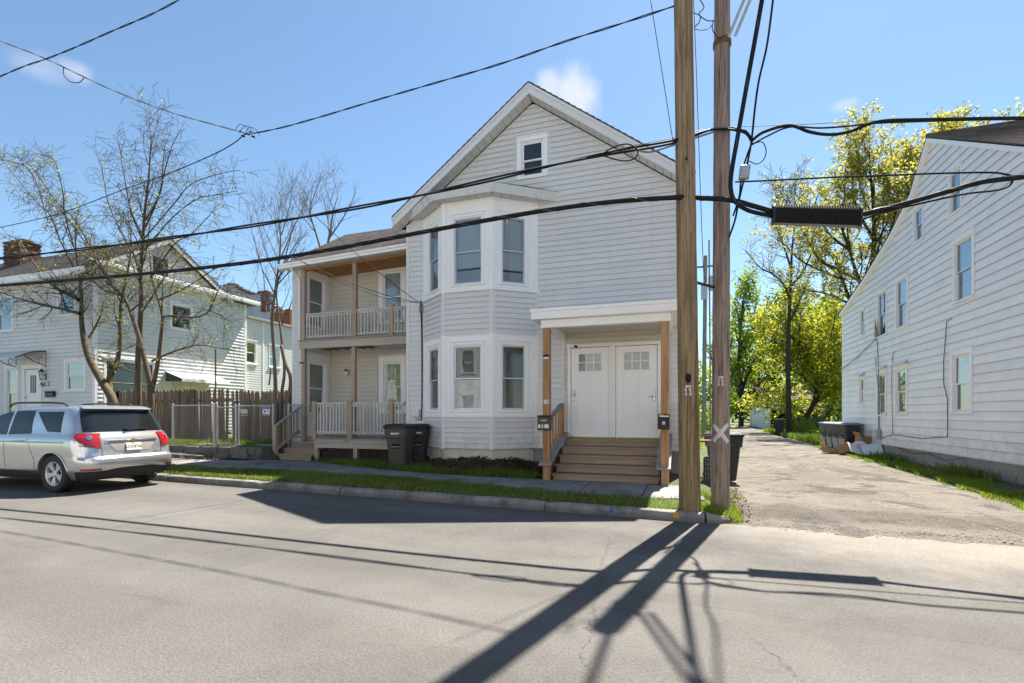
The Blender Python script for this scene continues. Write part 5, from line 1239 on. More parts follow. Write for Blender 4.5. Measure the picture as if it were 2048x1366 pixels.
chain_panel('chain_link_gate', 'wide chain-link gate carrying two warning signs', cx(476), cx(545), CY_ + .03, .60, 1.76, True)
chain_panel('chain_link_fence', 'short chain-link end panel against the wooden steps', cx(549), cx(588), CY_ + .55, .60, 1.78, False, (1, 0))
def text(name, s, size, Mx, mat, parent, ext=.0008, align='CENTER', bold=False):
    c = bpy.data.curves.new(name, 'FONT'); c.body = s; c.size = size; c.extrude = ext; c.align_x = align; c.align_y = 'CENTER'
    if bold: c.offset = size * .012
    tmp = bpy.data.objects.new(name, c); COL.objects.link(tmp); me = bpy.data.meshes.new_from_object(tmp); bpy.data.objects.remove(tmp)
    me.materials.clear(); me.materials.append(mat); o = bpy.data.objects.new(name, me); COL.objects.link(o)
    if parent is not None:
        o.parent = parent
        if parent.name in OFFS: o.matrix_parent_inverse = Matrix.Translation(-OFFS[parent.name])
    o.matrix_basis = Mx; return o
def facing(x, y, z, yaw=0.0):   # text plane facing -Y
    return Matrix.Translation((x, y, z)) @ Matrix.Rotation(yaw, 4, 'Z') @ Matrix.Rotation(math.pi / 2, 4, 'X')
p = onY(89, 768, YL - .04); ap = thing('door_number', 'black lettering Apt. 2 on the white house beside its lantern', 'lettering', tuple(p)); text('lettering', 'Apt. 2', .24, facing(p.x, p.y, p.z), M['dark_print'], ap, bold=True)
p = onY(486.5, 825, CY_); s1 = thing('dog_sign', 'white and black warning sign on the wide gate, left of the blue one', 'sign', (p.x, p.y - .01, p.z))
MB().cbox(p.x - .155, p.x + .155, p.y - .005, p.y, p.z - .085, p.z + .085, .002).build('plate', M['white_print'], s1); MB().box(p.x - .145, p.x + .145, p.y - .0065, p.y - .0055, p.z - .075, p.z - .005).build('black_field', M['dark_print'], s1)
text('lettering', 'BEWARE', .075, facing(p.x, p.y - .0062, p.z + .042), M['dark_print'], s1, bold=True); text('lettering', 'of DOG', .055, facing(p.x, p.y - .0072, p.z - .04), M['white_print'], s1, bold=True)
p = onY(532.5, 822, CY_); s2 = thing('camera_sign', 'white and blue surveillance sign at the right end of the wide gate', 'sign', (p.x, p.y - .01, p.z))
MB().cbox(p.x - .13, p.x + .13, p.y - .005, p.y, p.z - .125, p.z + .125, .002).build('plate', M['white_print'], s2); MB().box(p.x - .12, p.x + .12, p.y - .0065, p.y - .0055, p.z + .06, p.z + .115).build('blue_band', M['blue_paint'], s2); MB().box(p.x - .12, p.x + .12, p.y - .0065, p.y - .0055, p.z - .115, p.z - .085).build('blue_band', M['blue_paint'], s2)
m = MB(); m.prism([(p.x - .09, p.z + .035), (p.x + .01, p.z + .0), (p.x + .0, p.z - .03), (p.x - .1, p.z + .005)], 'y', p.y - .0075, p.y - .0055); m.prism([(p.x - .06, p.z - .01), (p.x - .03, p.z - .02), (p.x - .05, p.z - .06), (p.x - .09, p.z - .06)], 'y', p.y - .0074, p.y - .0056); m.build('camera_symbol', M['dark_print'], s2)
for k in range(3): MB().box(p.x + .03, p.x + .115, p.y - .0065, p.y - .0055, p.z + .03 - k * .035, p.z + .044 - k * .035).build('print_line', M['dark_print'], s2)
# bent steel post with a cross piece
bpo = thing('clothes_post', 'thin rusty steel post rising above the narrow gate', 'post', (cx(432), CY_ + .4, .5)); a = onY(432, 900, CY_ + .1); b = onY(431, 698, CY_ + .1)
MB().tube([a, b], .022, 6).build('pole', M['rust'], bpo)
# dry stone retaining wall
sw_ = thing('stone_wall', 'low retaining wall of rough stones below the chain-link gates', 'wall', (-13, 11.2, .2)); m = MB().box(-15.2, -11.3, 11.22, 11.5, .1, .56).build('core', M['soil'], sw_)
x = -15.25; row = 0
for row, (z0, z1) in enumerate(((.12, .34), (.33, .56))):
    x = -15.3
    while x < -11.35:
        L = rnd.uniform(.3, .75); x1 = min(x + L, -11.28); j = lambda s: rnd.uniform(-s, s)
        q = [(x + .012 + j(.015), 11.06 + j(.03) + .04 * row, z0 + j(.015)), (x1 - .012 + j(.015), 11.06 + j(.03) + .04 * row, z0 + j(.015)), (x1 - .012, 11.3, z0), (x + .012, 11.3, z0), (x + .02 + j(.02), 11.09 + j(.02) + .04 * row, z1 + j(.03)), (x1 - .02 + j(.02), 11.09 + j(.02) + .04 * row, z1 + j(.03)), (x1 - .02, 11.3, z1), (x + .02, 11.3, z1)]
        o = MB().hexa(q).build('stone', M['stone'], sw_); bv = o.modifiers.new('b', 'BEVEL'); bv.width = .03; bv.segments = 2; x = x1
for (x, y, w, d, h) in ((-14.9, 10.75, .9, .4, .17), (-14.0, 10.85, .7, .35, .14)):
    o = MB().hexa([(x, y, .1), (x + w, y + .03, .1), (x + w, y + d, .1), (x, y + d, .1), (x + .03, y + .02, .17 + h), (x + w - .04, y + .04, .15 + h), (x + w - .03, y + d, .17 + h), (x, y + d, .18 + h)]).build('step_stone', M['stone'], sw_); bv = o.modifiers.new('b', 'BEVEL'); bv.width = .025; bv.segments = 2

# leaf litter heap by the bay
def litter(name, label, n, fx, size=.035, hz=None):
    V = []; F = []
    for i in range(n):
        x, y, z = fx(); a, t, u = rnd.uniform(0, 6.28), rnd.uniform(-.9, .9), rnd.uniform(-.9, .9); s = size * rnd.uniform(.5, 1.3); b = len(V)
        e1 = Vector((math.cos(a), math.sin(a), t)) * s; e2 = Vector((-math.sin(a), math.cos(a), u)) * s * .7; c = Vector((x, y, z))
        V += [c - e1, c - e2 * .8, c + e1, c + e2]; F.append((b, b + 1, b + 2, b + 3))
    return tag(mesh_np(name, np.array([tuple(v) for v in V]), np.array(F), M['litter'], kind='stuff'), label, 'leaves', kind='stuff')
def heap():
    x = rnd.uniform(-5.9, -2.75); y0 = 10.05 if x < -4.6 else 10.0; y = y0 + rnd.random() ** .7 * (10.9 - y0 + (.3 if x > -4 else 0)); h = .20 * max(0, 1 - abs(x + 4.6) / 1.5) * max(0, (y - y0) / .8)
    return x, y, float(zlot(x, y)) + .01 + rnd.random() * (.03 + h)
hm = MB(); V = []; nx_, ny_ = 30, 12
for i in range(nx_ + 1):
    for j in range(ny_ + 1):
        x = -5.95 + 3.2 * i / nx_; y = 10.0 + 1.3 * j / ny_; h = .19 * max(0, 1 - abs(x + 4.6) / 1.5) * max(0, min(1, (y - 10.05) / .75)); V.append((x, y, float(zlot(x, y)) - .005 + h + rnd.uniform(-.01, .01) * (h > 0)))
hm.add(V, [(i * (ny_ + 1) + j, (i + 1) * (ny_ + 1) + j, (i + 1) * (ny_ + 1) + j + 1, i * (ny_ + 1) + j + 1) for i in range(nx_) for j in range(ny_)]); o = hm.build('soil_heap', M['leaf_litter'], kind='structure')
litter('leaves', 'heap of dry brown leaves against the bay foundation', 6500, heap)
litter('leaves', 'dry leaves and twigs at the foot of the stone wall', 1100, lambda: (rnd.uniform(-15.8, -11.4), 10.75 + rnd.random() * .4, .2 + rnd.random() * .04), .04)
litter('leaves', 'scrap leaves and chips round the foot of the poles', 500, lambda: (rnd.uniform(.0, 1.0), rnd.uniform(7.5, 10.5), .06 + rnd.random() * .03), .025)
# ------------------------------------------------------------------ utility poles
def pole(name, label, base, top, r0, r1, mat, n=20):
    t = thing(name, label, 'utility pole', base, 'utility poles'); b, e = Vector(base), Vector(top); pts = []; rr = []; k = 26
    for i in range(k + 1):
        f = i / k; pts.append(b.lerp(e, f) - Vector((0, 0, .3 if i == 0 else 0))); rr.append((r0 + (r1 - r0) * f) * (1 + .018 * math.sin(i * 2.7) + (.06 if i == 0 else 0)))
    m = MB(); m.tube(pts, rr, n); o = m.build('shaft', M[mat], t, smooth=True); o.data.set_sharp_from_angle(angle=R(60)) if hasattr(o.data, 'set_sharp_from_angle') else None
    return t
def axis_at(base, top, z): b, e = Vector(base), Vector(top); return b.lerp(e, (z - b.z) / (e.z - b.z))
p1t = onY(1366.5, 0, 7.58); P1B = (.106, 7.62, .06); d_ = (p1t - Vector(P1B)); P1T = tuple(Vector(P1B) + d_ * (11.2 / d_.z)); P2B = (.55, 8.209, .05); P2T = (.575, 8.20, 7.93)
R1 = (.148, .118); R2 = (.131, .112)
up1 = pole('utility_pole', 'tall brown mossy utility pole nearest the kerb, numbered 11', P1B, P1T, *R1, 'pole_brown'); up2 = pole('utility_pole', 'shorter greyish utility pole with a white X painted on it', P2B, P2T, *R2, 'pole_grey')
def on_pole(base, top, R_, z, ang, lift):
    c = axis_at(base, top, z); f = (z - base[2]) / (top[2] - base[2]); r = R_[0] + (R_[1] - R_[0]) * f + lift
    cam_dir = math.atan2(-c.y, -c.x); a = cam_dir + ang     # ang>0 is towards the left as the viewer sees it... turned about the shaft
    return Vector((c.x + r * math.cos(a), c.y + r * math.sin(a), z))
def stripe(base, top, R_, a0, z0, a1, z1, w, name, mat, parent, lift=.006, k=10):
    m = MB(); V = []
    dz, da = z1 - z0, (a1 - a0) * R_[0]; L = math.hypot(dz, da); nz, na = -da / L * w / 2, dz / L * w / 2 / R_[0]
    for i in range(k + 1):
        f = i / k; z = z0 + dz * f; a = a0 + (a1 - a0) * f; V += [on_pole(base, top, R_, z + nz, a + na, lift), on_pole(base, top, R_, z - nz, a - na, lift)]
    return m.add(V, [(2 * i, 2 * i + 1, 2 * i + 3, 2 * i + 2) for i in range(k)]).build(name, M[mat], parent)
n = NT('worn_white'); c = n.mix(n.rng(n.noise(1, 6, .7, vec=n.scaled((60, 60, 9))), .5, .68, 0, .75), (.62, .61, .60), (.2, .16, .13)); n.base(c); n.rough(.8); M['worn_white'] = n.m
zc = onY(1443, 866, 8.1).z
stripe(P2B, P2T, R2, -.85, zc - .13, .85, zc + .14, .06, 'painted_stroke', 'worn_white', up2); stripe(P2B, P2T, R2, .85, zc - .14, -.85, zc + .13, .06, 'painted_stroke', 'worn_white', up2, .008)
def number11(base, top, R_, z, parent):
    stripe(base, top, R_, -.28, z + .07, .28, z + .07, .028, 'number_tag', 'worn_white', parent, .005, 6)
    for a in (-.22, .18):
        stripe(base, top, R_, a, z - .05, a, z + .045, .017, 'numeral', 'worn_white', parent, .005, 3); stripe(base, top, R_, a - .12, z - .048, a + .12, z - .048, .014, 'numeral', 'worn_white', parent, .0055, 3); stripe(base, top, R_, a, z + .04, a - .15, z + .022, .013, 'numeral', 'worn_white', parent, .006, 3)
number11(P2B, P2T, R2, onY(1442, 764, 8.1).z, up2); number11(P1B, P1T, R1, onY(1379, 783, 7.5).z, up1)
def knot(base, top, R_, z, ang, rz, ra, parent):
    V = [on_pole(base, top, R_, z + rz * math.sin(t) * rnd.uniform(.8, 1.1), ang + ra * math.cos(t), .004) for t in np.linspace(0, 6.283, 13)[:-1]]
    MB().add(V, [tuple(range(12))]).build('knot_hole', M['black'], parent, fix=False)
knot(P1B, P1T, R1, onY(1378, 756, 7.5).z, .0, .075, .28, up1); knot(P1B, P1T, R1, 5.1, .1, .03, .12, up1)
# steel band, bracket and stays on the short pole
zb = onY(1453, 76, 8.1).z; c = axis_at(P2B, P2T, zb)
MB().lathe([(.118, zb - .05), (.13, zb - .05), (.13, zb + .03), (.118, zb + .03)], (c.x, c.y, 0), 16).build('steel_band', M['rust'], up2)
for dx in (.08, .17): MB().tube([(c.x + dx, c.y - .10, zb), (c.x + dx + 1.29, c.y - 1.09, zb + 2.57)], .022, 8).build('stay_rod', M['galv'], up2)
MB().tube([(c.x + .02, c.y, 7.8), (c.x + .3, c.y, 10.0)], .03, 8).build('mast', M['galv'], up2)
q = onY(1400, 572, 7.9); MB().tube([(axis_at(P1B, P1T, q.z).x + .12, 7.66, q.z), (P2B[0] - .1, 8.12, q.z + .02)], .022, 8).build('spacer_bar', M['black_metal'], up2)
MB().tube([onY(1423, 985, 8.05), onY(1421, 900, 8.06), onY(1420, 700, 8.07), onY(1418, 480, 8.07)], .012, 6).build('ground_wire', M['cable_grey'], up2)
fp = Vector((1.374, 36.48, 0)); fpole = pole('utility_pole', 'distant pale utility pole with transformer at the end of the lane', tuple(fp), (1.5, 36.48, 12.3), .16, .12, 'pole_far', 10)
MB().lathe([(0, 9.9), (.26, 9.92), (.28, 10.0), (.28, 10.85), (.2, 10.95), (0, 10.97)], (1.95, 36.4, 0), 12).build('transformer', M['galv'], fpole); MB().cbox(.3, 2.7, 36.36, 36.46, 11.5, 11.62, .01).build('cross_arm', M['pole_far'], fpole); MB().cbox(1.2, 1.62, 36.28, 36.36, 9.3, 10.4, .02).build('switch_box', M['galv'], fpole)

# ------------------------------------------------------------------ overhead cables
def curve(pts, k=6):
    P = [Vector(p) for p in pts]; out = []
    for i in range(len(P) - 1):
        p0, p1, p2, p3 = P[max(i - 1, 0)], P[i], P[i + 1], P[min(i + 2, len(P) - 1)]
        for j in range(k):
            t = j / k; out.append(.5 * ((2 * p1) + (-p0 + p2) * t + (2 * p0 - 5 * p1 + 4 * p2 - p3) * t * t + (-p0 + 3 * p1 - 3 * p2 + p3) * t ** 3))
    return out + [P[-1]]
def cable(label, px, r, mat='cable', twist=0.0, name='overhead_cable', ext=None, wrap=0.0):
    """px: (x, y, depth plane Y) along the run; ext: metres carried on past the first / last point"""
    P = [onY(a, b, c) for a, b, c in px]
    pts = curve(P, 8)
    if ext and ext[0]: pts = [pts[0] + (pts[0] - pts[1]).normalized() * ext[0]] + pts
    if ext and ext[1]: pts = pts + [pts[-1] + (pts[-1] - pts[-2]).normalized() * ext[1]]
    t = thing(name, label, 'cable', tuple(pts[0]), 'overhead cables')
    if twist:
        for s in range(2):
            V = []; fine = []
            for i in range(len(pts) - 1):
                for j in range(3): fine.append(pts[i].lerp(pts[i + 1], j / 3))
            L = 0
            for i, p in enumerate(fine):
                L += (p - fine[i - 1]).length if i else 0
                a = L * twist + s * math.pi; V.append(p + Vector((0, math.cos(a), math.sin(a))) * r * .8)
            MB().tube(V, r * .7, 5).build('strand', M[mat if s else ('cable_grey' if mat == 'cable_grey' else mat)], t, smooth=True)
    else: MB().tube(pts, r, 8).build('core', M[mat], t, smooth=True)
    if wrap:
        V = []; L = 0; fine = []
        for i in range(len(pts) - 1):
            for j in range(6): fine.append(pts[i].lerp(pts[i + 1], j / 6))
        for i, p in enumerate(fine):
            L += (p - fine[i - 1]).length if i else 0
            V.append(p + Vector((0, math.cos(L * wrap), math.sin(L * wrap))) * (r + .001))
        MB().tube(V, .003, 3).build('lashing_wire', M['cable_grey'], t)
    return t
Yc1 = 7.46
cable('thick black telephone cable, the lowest across the house front', [(0, 571, Yc1), (250, 551, Yc1), (480, 527, Yc1), (650, 501, Yc1), (815, 470, Yc1), (960, 443, Yc1), (1090, 421, Yc1), (1220, 404, Yc1), (1350, 395, Yc1), (1420, 397, 7.7), (1470, 402, 7.72), (1545, 423, 7.7)], .037, ext=(30, 0), wrap=9)
cable('paired black cable above the thick one across the house front', [(0, 517, Yc1), (250, 488, Yc1), (480, 455, Yc1), (660, 425, Yc1), (820, 395, Yc1), (960, 364, Yc1), (1090, 334, Yc1), (1210, 308, Yc1), (1345, 284, Yc1 + .02), (1427, 259, 8.0), (1485, 262, 8.0), (1503, 281, 7.98)], .025, twist=1.3, ext=(30, 0))
cable('thin messenger wire over the paired cable by the gable', [(1205, 306, 7.44), (1270, 291, 7.44), (1345, 277, 7.45), (1427, 257, 8.0), (1600, 249, 8.0), (1760, 241, 7.98), (2048, 233, 7.95)], .005, 'cable_grey', ext=(0, 25))
cable('looping black bundle dipping right of the poles', [(1503, 282, 7.98), (1528, 264, 7.98), (1578, 251, 7.98), (1620, 264, 7.96), (1660, 269, 7.95), (1700, 263, 7.95), (1758, 243, 7.95), (1860, 239, 7.95), (2048, 236, 7.95)], .022, ext=(0, 25))
cable('second thinner line of the bundle right of the poles', [(1503, 290, 7.97), (1535, 272, 7.97), (1580, 254, 7.97), (1640, 256, 7.96), (1700, 252, 7.95), (1758, 246, 7.94), (1900, 241, 7.94), (2048, 238, 7.94)], .012, ext=(0, 25))
cable('wire loop hanging by the paired cable over the gable', [(1205, 308, 7.42), (1228, 294, 7.41), (1255, 288, 7.41), (1272, 297, 7.41), (1275, 310, 7.41), (1262, 320, 7.41), (1240, 321, 7.41), (1205, 311, 7.42)], .010)
cable('grey spare cable drooping between gable and first pole', [(1272, 300, 7.42), (1300, 304, 7.42), (1345, 291, 7.45), (1390, 276, 7.75), (1430, 263, 8.0)], .013, 'cable_grey')
cable('thick black riser cable curving down to the splice case', [(1524, 0, 7.6), (1508, 90, 7.62), (1490, 190, 7.65), (1475, 275, 7.68), (1463, 345, 7.7), (1462, 380, 7.7), (1472, 405, 7.7), (1500, 422, 7.7), (1545, 432, 7.7)], .03, ext=(4, 0), wrap=8)
cable('thinner black riser with couplings beside the thick riser', [(1546, 0, 7.7), (1534, 90, 7.72), (1518, 160, 7.75), (1510, 215, 7.8), (1503, 282, 7.95), (1496, 320, 7.95), (1490, 350, 7.95), (1478, 400, 7.95), (1470, 440, 7.95), (1458, 475, 7.98)], .014, ext=(4, 0))
cable('slack black wire beside the junction box', [(1505, 285, 7.93), (1498, 300, 7.93), (1488, 330, 7.93), (1482, 360, 7.93), (1478, 395, 7.93), (1466, 432, 7.95)], .012)
cable('round black wire loop right of the junction box', [(1506, 288, 7.9), (1524, 284, 7.9), (1532, 300, 7.9), (1528, 318, 7.9), (1514, 328, 7.9), (1498, 322, 7.9)], .007)
cable('black cable from splice case rising to the right edge', [(1718, 430, 7.7), (1780, 415, 7.7), (1850, 396, 7.7), (1910, 379, 7.7), (1965, 364, 7.7), (2048, 354, 7.7)], .031, ext=(0, 30), wrap=9)
cable('thin black cable hung under the one right of the splice case', [(1720, 441, 7.7), (1770, 424, 7.7), (1850, 405, 7.7), (1930, 388, 7.7), (1990, 381, 7.7), (2018, 372, 7.7), (2027, 357, 7.7)], .012)
cable('thin lashed line above the splice case', [(1470, 364, 7.72), (1560, 360, 7.72), (1680, 354, 7.72), (1770, 351, 7.72), (1870, 347, 7.72), (1975, 345, 7.72), (2008, 348, 7.72), (2030, 354, 7.71)], .012)
cable('twisted service wire sagging from first pole over the gable', [(1352, 11, 7.6), (1240, 48, 7.75), (1130, 83, 7.85), (1000, 128, 8.0), (870, 166, 8.15), (750, 201, 8.3), (640, 234, 8.4), (560, 256, 8.5), (500, 268, 8.6)], .011, twist=5)
cable('silver-grey supporting wire with black wraps at upper left', [(0, 82, 7.2), (90, 117, 7.4), (220, 178, 7.8), (340, 224, 8.2), (420, 247, 8.4), (490, 266, 8.6)], .012, 'cable_grey', twist=6, ext=(12, 0))
cable('dark wire crossing the upper left corner of the sky', [(358, 0, 6.3), (300, 30, 6.3), (225, 62, 6.3), (150, 95, 6.3), (95, 117, 6.3), (50, 132, 6.3), (0, 153, 6.3)], .010, twist=6, ext=(8, 12))
cable('thin drop wire from the junction down through the bare tree', [(490, 268, 8.6), (465, 288, 8.7), (420, 312, 8.9), (330, 350, 9.2), (250, 378, 9.5), (180, 405, 9.8), (110, 430, 10.0), (0, 455, 10.3)], .011, ext=(0, 6))
cable('short slack jumper under the silver-grey wire', [(127, 135, 7.5), (128, 150, 7.5), (140, 163, 7.5), (158, 165, 7.5), (168, 156, 7.5)], .009)
H_ = (-6.36, 11.36, 4.36)
def drop(label, a, sag=.25, r=.007, b=H_):
    P = [Vector(a).lerp(Vector(b), i / 10) - Vector((0, 0, sag * 4 * (i / 10) * (1 - i / 10))) for i in range(11)]; t = thing('drop_wire', label, 'cable', tuple(a), 'house drop wires'); MB().tube(curve(P, 3), r, 5).build('core', M['cable'], t, smooth=True)
drop('upper thin drop wire slanting down to the house corner', onY(628, 430, Yc1), .08); drop('lower thin drop wire slanting down to the house corner', onY(582, 512, Yc1), .12); drop('third drop wire just under the lower one at the porch', onY(588, 514, Yc1), .2, .005)
for lab, pts in (('thin wire falling left of the first pole at the top', [(1301, 0, 7.3), (1325, 150, 7.35), (1347, 290, 7.42)]), ('thin wire between the two poles', [(1387, 0, 7.9), (1393, 150, 7.92), (1398, 300, 7.95), (1404, 470, 7.98), (1408, 560, 8.0)]), ('thin far wire sloping above the lane trees', [(1462, 540, 20), (1500, 575, 22), (1560, 612, 26)])): cable(lab, pts, .005, 'cable')
# midspan connector cluster
jc = thing('wire_connector', 'cluster of clamps where wires meet in the sky at left', 'connector', tuple(onY(488, 268, 8.6)))
for k in range(6): p = onY(478 + k * 5, 264 + (k * 7) % 9, 8.58); MB().bar(p, p + Vector((.07, .02, .03 * (-1) ** k)), .03, .03).build('clamp', M['cable' if k % 2 else 'cable_grey'], jc)
for k in range(3): a = onY(470 + 10 * k, 262 + 3 * k, 8.58); MB().tube(curve([a, a + Vector((.12, 0, .12)), a + Vector((.3, 0, .05)), a + Vector((.42, 0, -.12))], 4), .006, 5).build('tail', M['cable'], jc)
# tangle at the top of the poles
tg = thing('wire_tangle', 'small tangle of jumper wires between the pole tops', 'wires', tuple(onY(1400, 40, 7.8)))
for pts in ([(1386, 25, 7.75), (1400, 32, 7.75), (1398, 45, 7.75), (1388, 55, 7.75)], [(1388, 57, 7.75), (1402, 60, 7.8), (1415, 58, 7.85), (1425, 50, 7.95)], [(1400, 0, 7.8), (1408, 15, 7.8), (1398, 28, 7.8), (1412, 40, 7.85), (1428, 42, 7.95)], [(1427, 40, 8.0), (1425, 60, 8.0), (1438, 76, 8.0), (1450, 70, 8.02)]): MB().tube(curve([onY(*p) for p in pts], 5), .007, 5).build('jumper', M['cable'], tg)
# splice case
A, B = onY(1545, 430, 7.7), onY(1720, 435, 7.7); d = (B - A).normalized(); zz = Vector((0, 0, 1)); L = (B - A).length; ang = math.asin(-d.z)
Ms = Matrix.Translation(A) @ Matrix(((d.x, 0, 0, 0), (d.y, 1, 0, 0), (d.z, 0, 1, 0), (0, 0, 0, 1)))
sc_ = thing('splice_case', 'black ribbed cable splice case hanging over the lane', 'splice case', tuple((A + B) / 2))
m = MB(Ms); pr = [(-.085, -.06), (-.085, .07), (-.05, .115), (.05, .115), (.085, .07), (.085, -.06), (.055, -.105), (-.055, -.105)]; m.prism(pr, 'x', 0, L); m.build('body', M['cable'], sc_)
for i in range(34): x = .02 + i * (L - .04) / 33; MB(Ms).prism([(a * 1.14, b * 1.14 if b > 0 else b * 1.02) for a, b in pr], 'x', x - .006, x + .006).build('rib', M['cable'], sc_)
for x in (-.005, L - .02): MB(Ms).prism([(a * 1.22, b * 1.2) for a, b in pr], 'x', x, x + .025).build('end_plate', M['bin_black'], sc_)
MB(Ms).cbox(.0, L, -.02, .02, -.135, -.107, .004).build('hinge_strip', M['cable_grey'], sc_)
# junction box on the riser
q = onY(1489, 345, 7.9); jb = thing('junction_box', 'small grey junction box among the wires beside the second pole', 'box', tuple(q)); MB(Matrix.Translation(q) @ Matrix.Rotation(.12, 4, 'Y')).cbox(-.07, .07, -.04, .04, -.1, .1, .012).build('box', M['galv'], jb); MB(Matrix.Translation(q) @ Matrix.Rotation(.12, 4, 'Y')).cbox(-.05, .05, -.05, -.041, -.06, .06, .006).build('cover', M['galv'], jb)

# ------------------------------------------------------------------ wheeled bins
def wheelie(name, label, loc, rotz, body='bin_black', lid='bin_black', txt=None, h=1.02, w=.58, d=.66, group='wheeled bins', gap=0.0, panel=False):
    t = thing(name, label, 'wheeled bin', loc, group, world=False, rotz=rotz)
    def ringz(z, ww, dd, y0=0.0): return [(-ww / 2, y0 - dd / 2, z), (ww / 2, y0 - dd / 2, z), (ww / 2, y0 + dd / 2, z), (-ww / 2, y0 + dd / 2, z)]
    def rr(z, ww, dd, c=.05, y0=0.0):
        a, b = ww / 2, dd / 2; return [(-a + c, y0 - b, z), (a - c, y0 - b, z), (a, y0 - b + c, z), (a, y0 + b - c, z), (a - c, y0 + b, z), (-a + c, y0 + b, z), (-a, y0 + b - c, z), (-a, y0 - b + c, z)]
    lv = [(0.03, w * .68, d * .62), (.06, w * .72, d * .66), (.5 * h, w * .82, d * .80), (.72 * h, w * .86, d * .86), (.725 * h, w * .95, d * .96), (.93 * h, w * .99, d * 1.0), (.935 * h, w * 1.04, d * 1.05), (.955 * h, w * 1.04, d * 1.05)]
    m = MB(); V = []; [V.extend(rr(*l)) for l in lv]; k = 8
    F = [(i * k + j, i * k + (j + 1) % k, (i + 1) * k + (j + 1) % k, (i + 1) * k + j) for i in range(len(lv) - 1) for j in range(k)] + [tuple(range(k - 1, -1, -1)), tuple(range((len(lv) - 1) * k, len(lv) * k))]
    m.add(V, F); o = m.build('body', M[body], t); bv = o.modifiers.new('b', 'BEVEL'); bv.width = .008; bv.segments = 2; bv.limit_method = 'ANGLE'
    # front recess with lift bar
    MB().cbox(-w * .17, w * .17, -d * .44, -d * .36, .50 * h, .60 * h, .01).build('recess', M['black'], t); MB().tube([(-w * .17, -d * .445, .535 * h), (w * .17, -d * .445, .535 * h)], .012, 6).build('lift_bar', M['galv'], t)
    for s in (-1, 1): MB().hexa([(s * w * .20 - .02, -d * .335, .06), (s * w * .20 + .02, -d * .335, .06), (s * w * .22 + .02, -d * .30, .06), (s * w * .22 - .02, -d * .30, .06), (s * w * .25 - .02, -d * .435, .70 * h), (s * w * .25 + .02, -d * .435, .70 * h), (s * w * .25 + .02, -d * .38, .70 * h), (s * w * .25 - .02, -d * .38, .70 * h)]).build('front_rib', M[body], t)
    m = MB(); lv2 = [(.958 * h, w * 1.07, d * 1.08), (.985 * h, w * 1.07, d * 1.08), (1.02 * h, w * .92, d * .92), (1.03 * h, w * .6, d * .6)]; V = []; [V.extend(rr(z, a, b)) for z, a, b in lv2]
    F = [(i * k + j, i * k + (j + 1) % k, (i + 1) * k + (j + 1) % k, (i + 1) * k + j) for i in range(3) for j in range(k)] + [tuple(range(k - 1, -1, -1)), tuple(range(3 * k, 4 * k))]
    L = m.add(V, F).build('lid', M[lid], t); bv = L.modifiers.new('b', 'BEVEL'); bv.width = .006; bv.segments = 2; bv.limit_method = 'ANGLE'
    if panel: MB().hexa([(-w * .28, -d * .345, .12), (w * .28, -d * .345, .12), (w * .28, -d * .30, .12), (-w * .28, -d * .30, .12), (-w * .32, -d * .433, .48 * h), (w * .32, -d * .433, .48 * h), (w * .32, -d * .38, .48 * h), (-w * .32, -d * .38, .48 * h)]).build('front_sheen', M['bin_lid'], t)  # lighter grey plate standing in for light reflected off the bin front
    if gap: L.rotation_euler = (gap, 0, 0)
    MB().tube([(-w * .45, d * .56, .93 * h), (-w * .45, d * .64, .95 * h), (w * .45, d * .64, .95 * h), (w * .45, d * .56, .93 * h)], .016, 6).build('handle', M[body], t)
    for s in (-1, 1):
        wh = MB().lathe([(0, -.03), (.10, -.03), (.125, -.022), (.125, .022), (.10, .03), (0, .03)], (s * w * .40, d * .36, .125), 16, 'x').build('wheel', M['rubber'], t); MB().lathe([(0, -.036), (.05, -.034), (.05, .034), (0, .036)], (s * w * .40, d * .36, .125), 10, 'x').build('hub', M['bin_lid'], wh)
    if txt == 'marks':      # worn stamp on the front, no longer readable
        m = MB()
        for q in range(6): m.box(-.10 + q * .034, -.10 + q * .034 + rnd.uniform(.016, .027), -d * .50, -d * .492, .80 * h + rnd.uniform(0, .008), .80 * h + .042)
        m.build('stamp', M['white_print'], t, kind='stuff')
    if txt == 'plate': MB().cbox(-w * .505, -w * .498, -.16, .16, .80 * h, .86 * h, .001).build('sticker', M['white_print'], t); MB().box(-w * .508, -w * .5055, -.13, .13, .822 * h, .842 * h).build('sticker_print', M['dark_print'], t)
    return t
wheelie('wheeled_bin', 'brown-black bin in front of the porch railing, left of the pair', (-6.34, 10.40, .17), R(8), 'bin_brown', 'bin_black', 'marks', h=1.08, w=.58, d=.66)
wheelie('wheeled_bin', 'black bin tight against the bay, right of the pair', (-6.22, 11.05, .20), R(24), 'bin_black', 'bin_black', 'marks', h=1.04, w=.52, d=.58)
wheelie('wheeled_bin', 'black bin standing behind the white-X pole', (.86, 12.0, .02), R(110), 'bin_black', 'bin_black', None, h=1.06, w=.60, d=.66)
for k, (x, y, b, l, lab) in enumerate(((6.0, 24.75, 'bin_slate', 'bin_blue', 'dark bin with blue lid, leftmost by the white house'), (6.04, 24.05, 'bin_slate', 'bin_lid', 'dark bin with grey lid beside the blue-lidded one'), (6.08, 23.35, 'bin_slate', 'bin_lid', 'dark bin with grey lid, third in the row by the white house'), (6.12, 22.65, 'bin_slate', 'bin_lid', 'dark bin with white sticker nearest the cardboard rubbish'))):
    wheelie('wheeled_bin', lab, (x, y, .03), R(-80 + 3 * k), b, l, 'plate' if k == 3 else None, h=1.12, w=.58, d=.66, panel=True)
wheelie('wheeled_bin', 'lone dark bin in front of the far garage', (6.9, 42.0, .02), R(-15), 'bin_black', 'bin_lid', None, h=1.15, w=.7, d=.75)

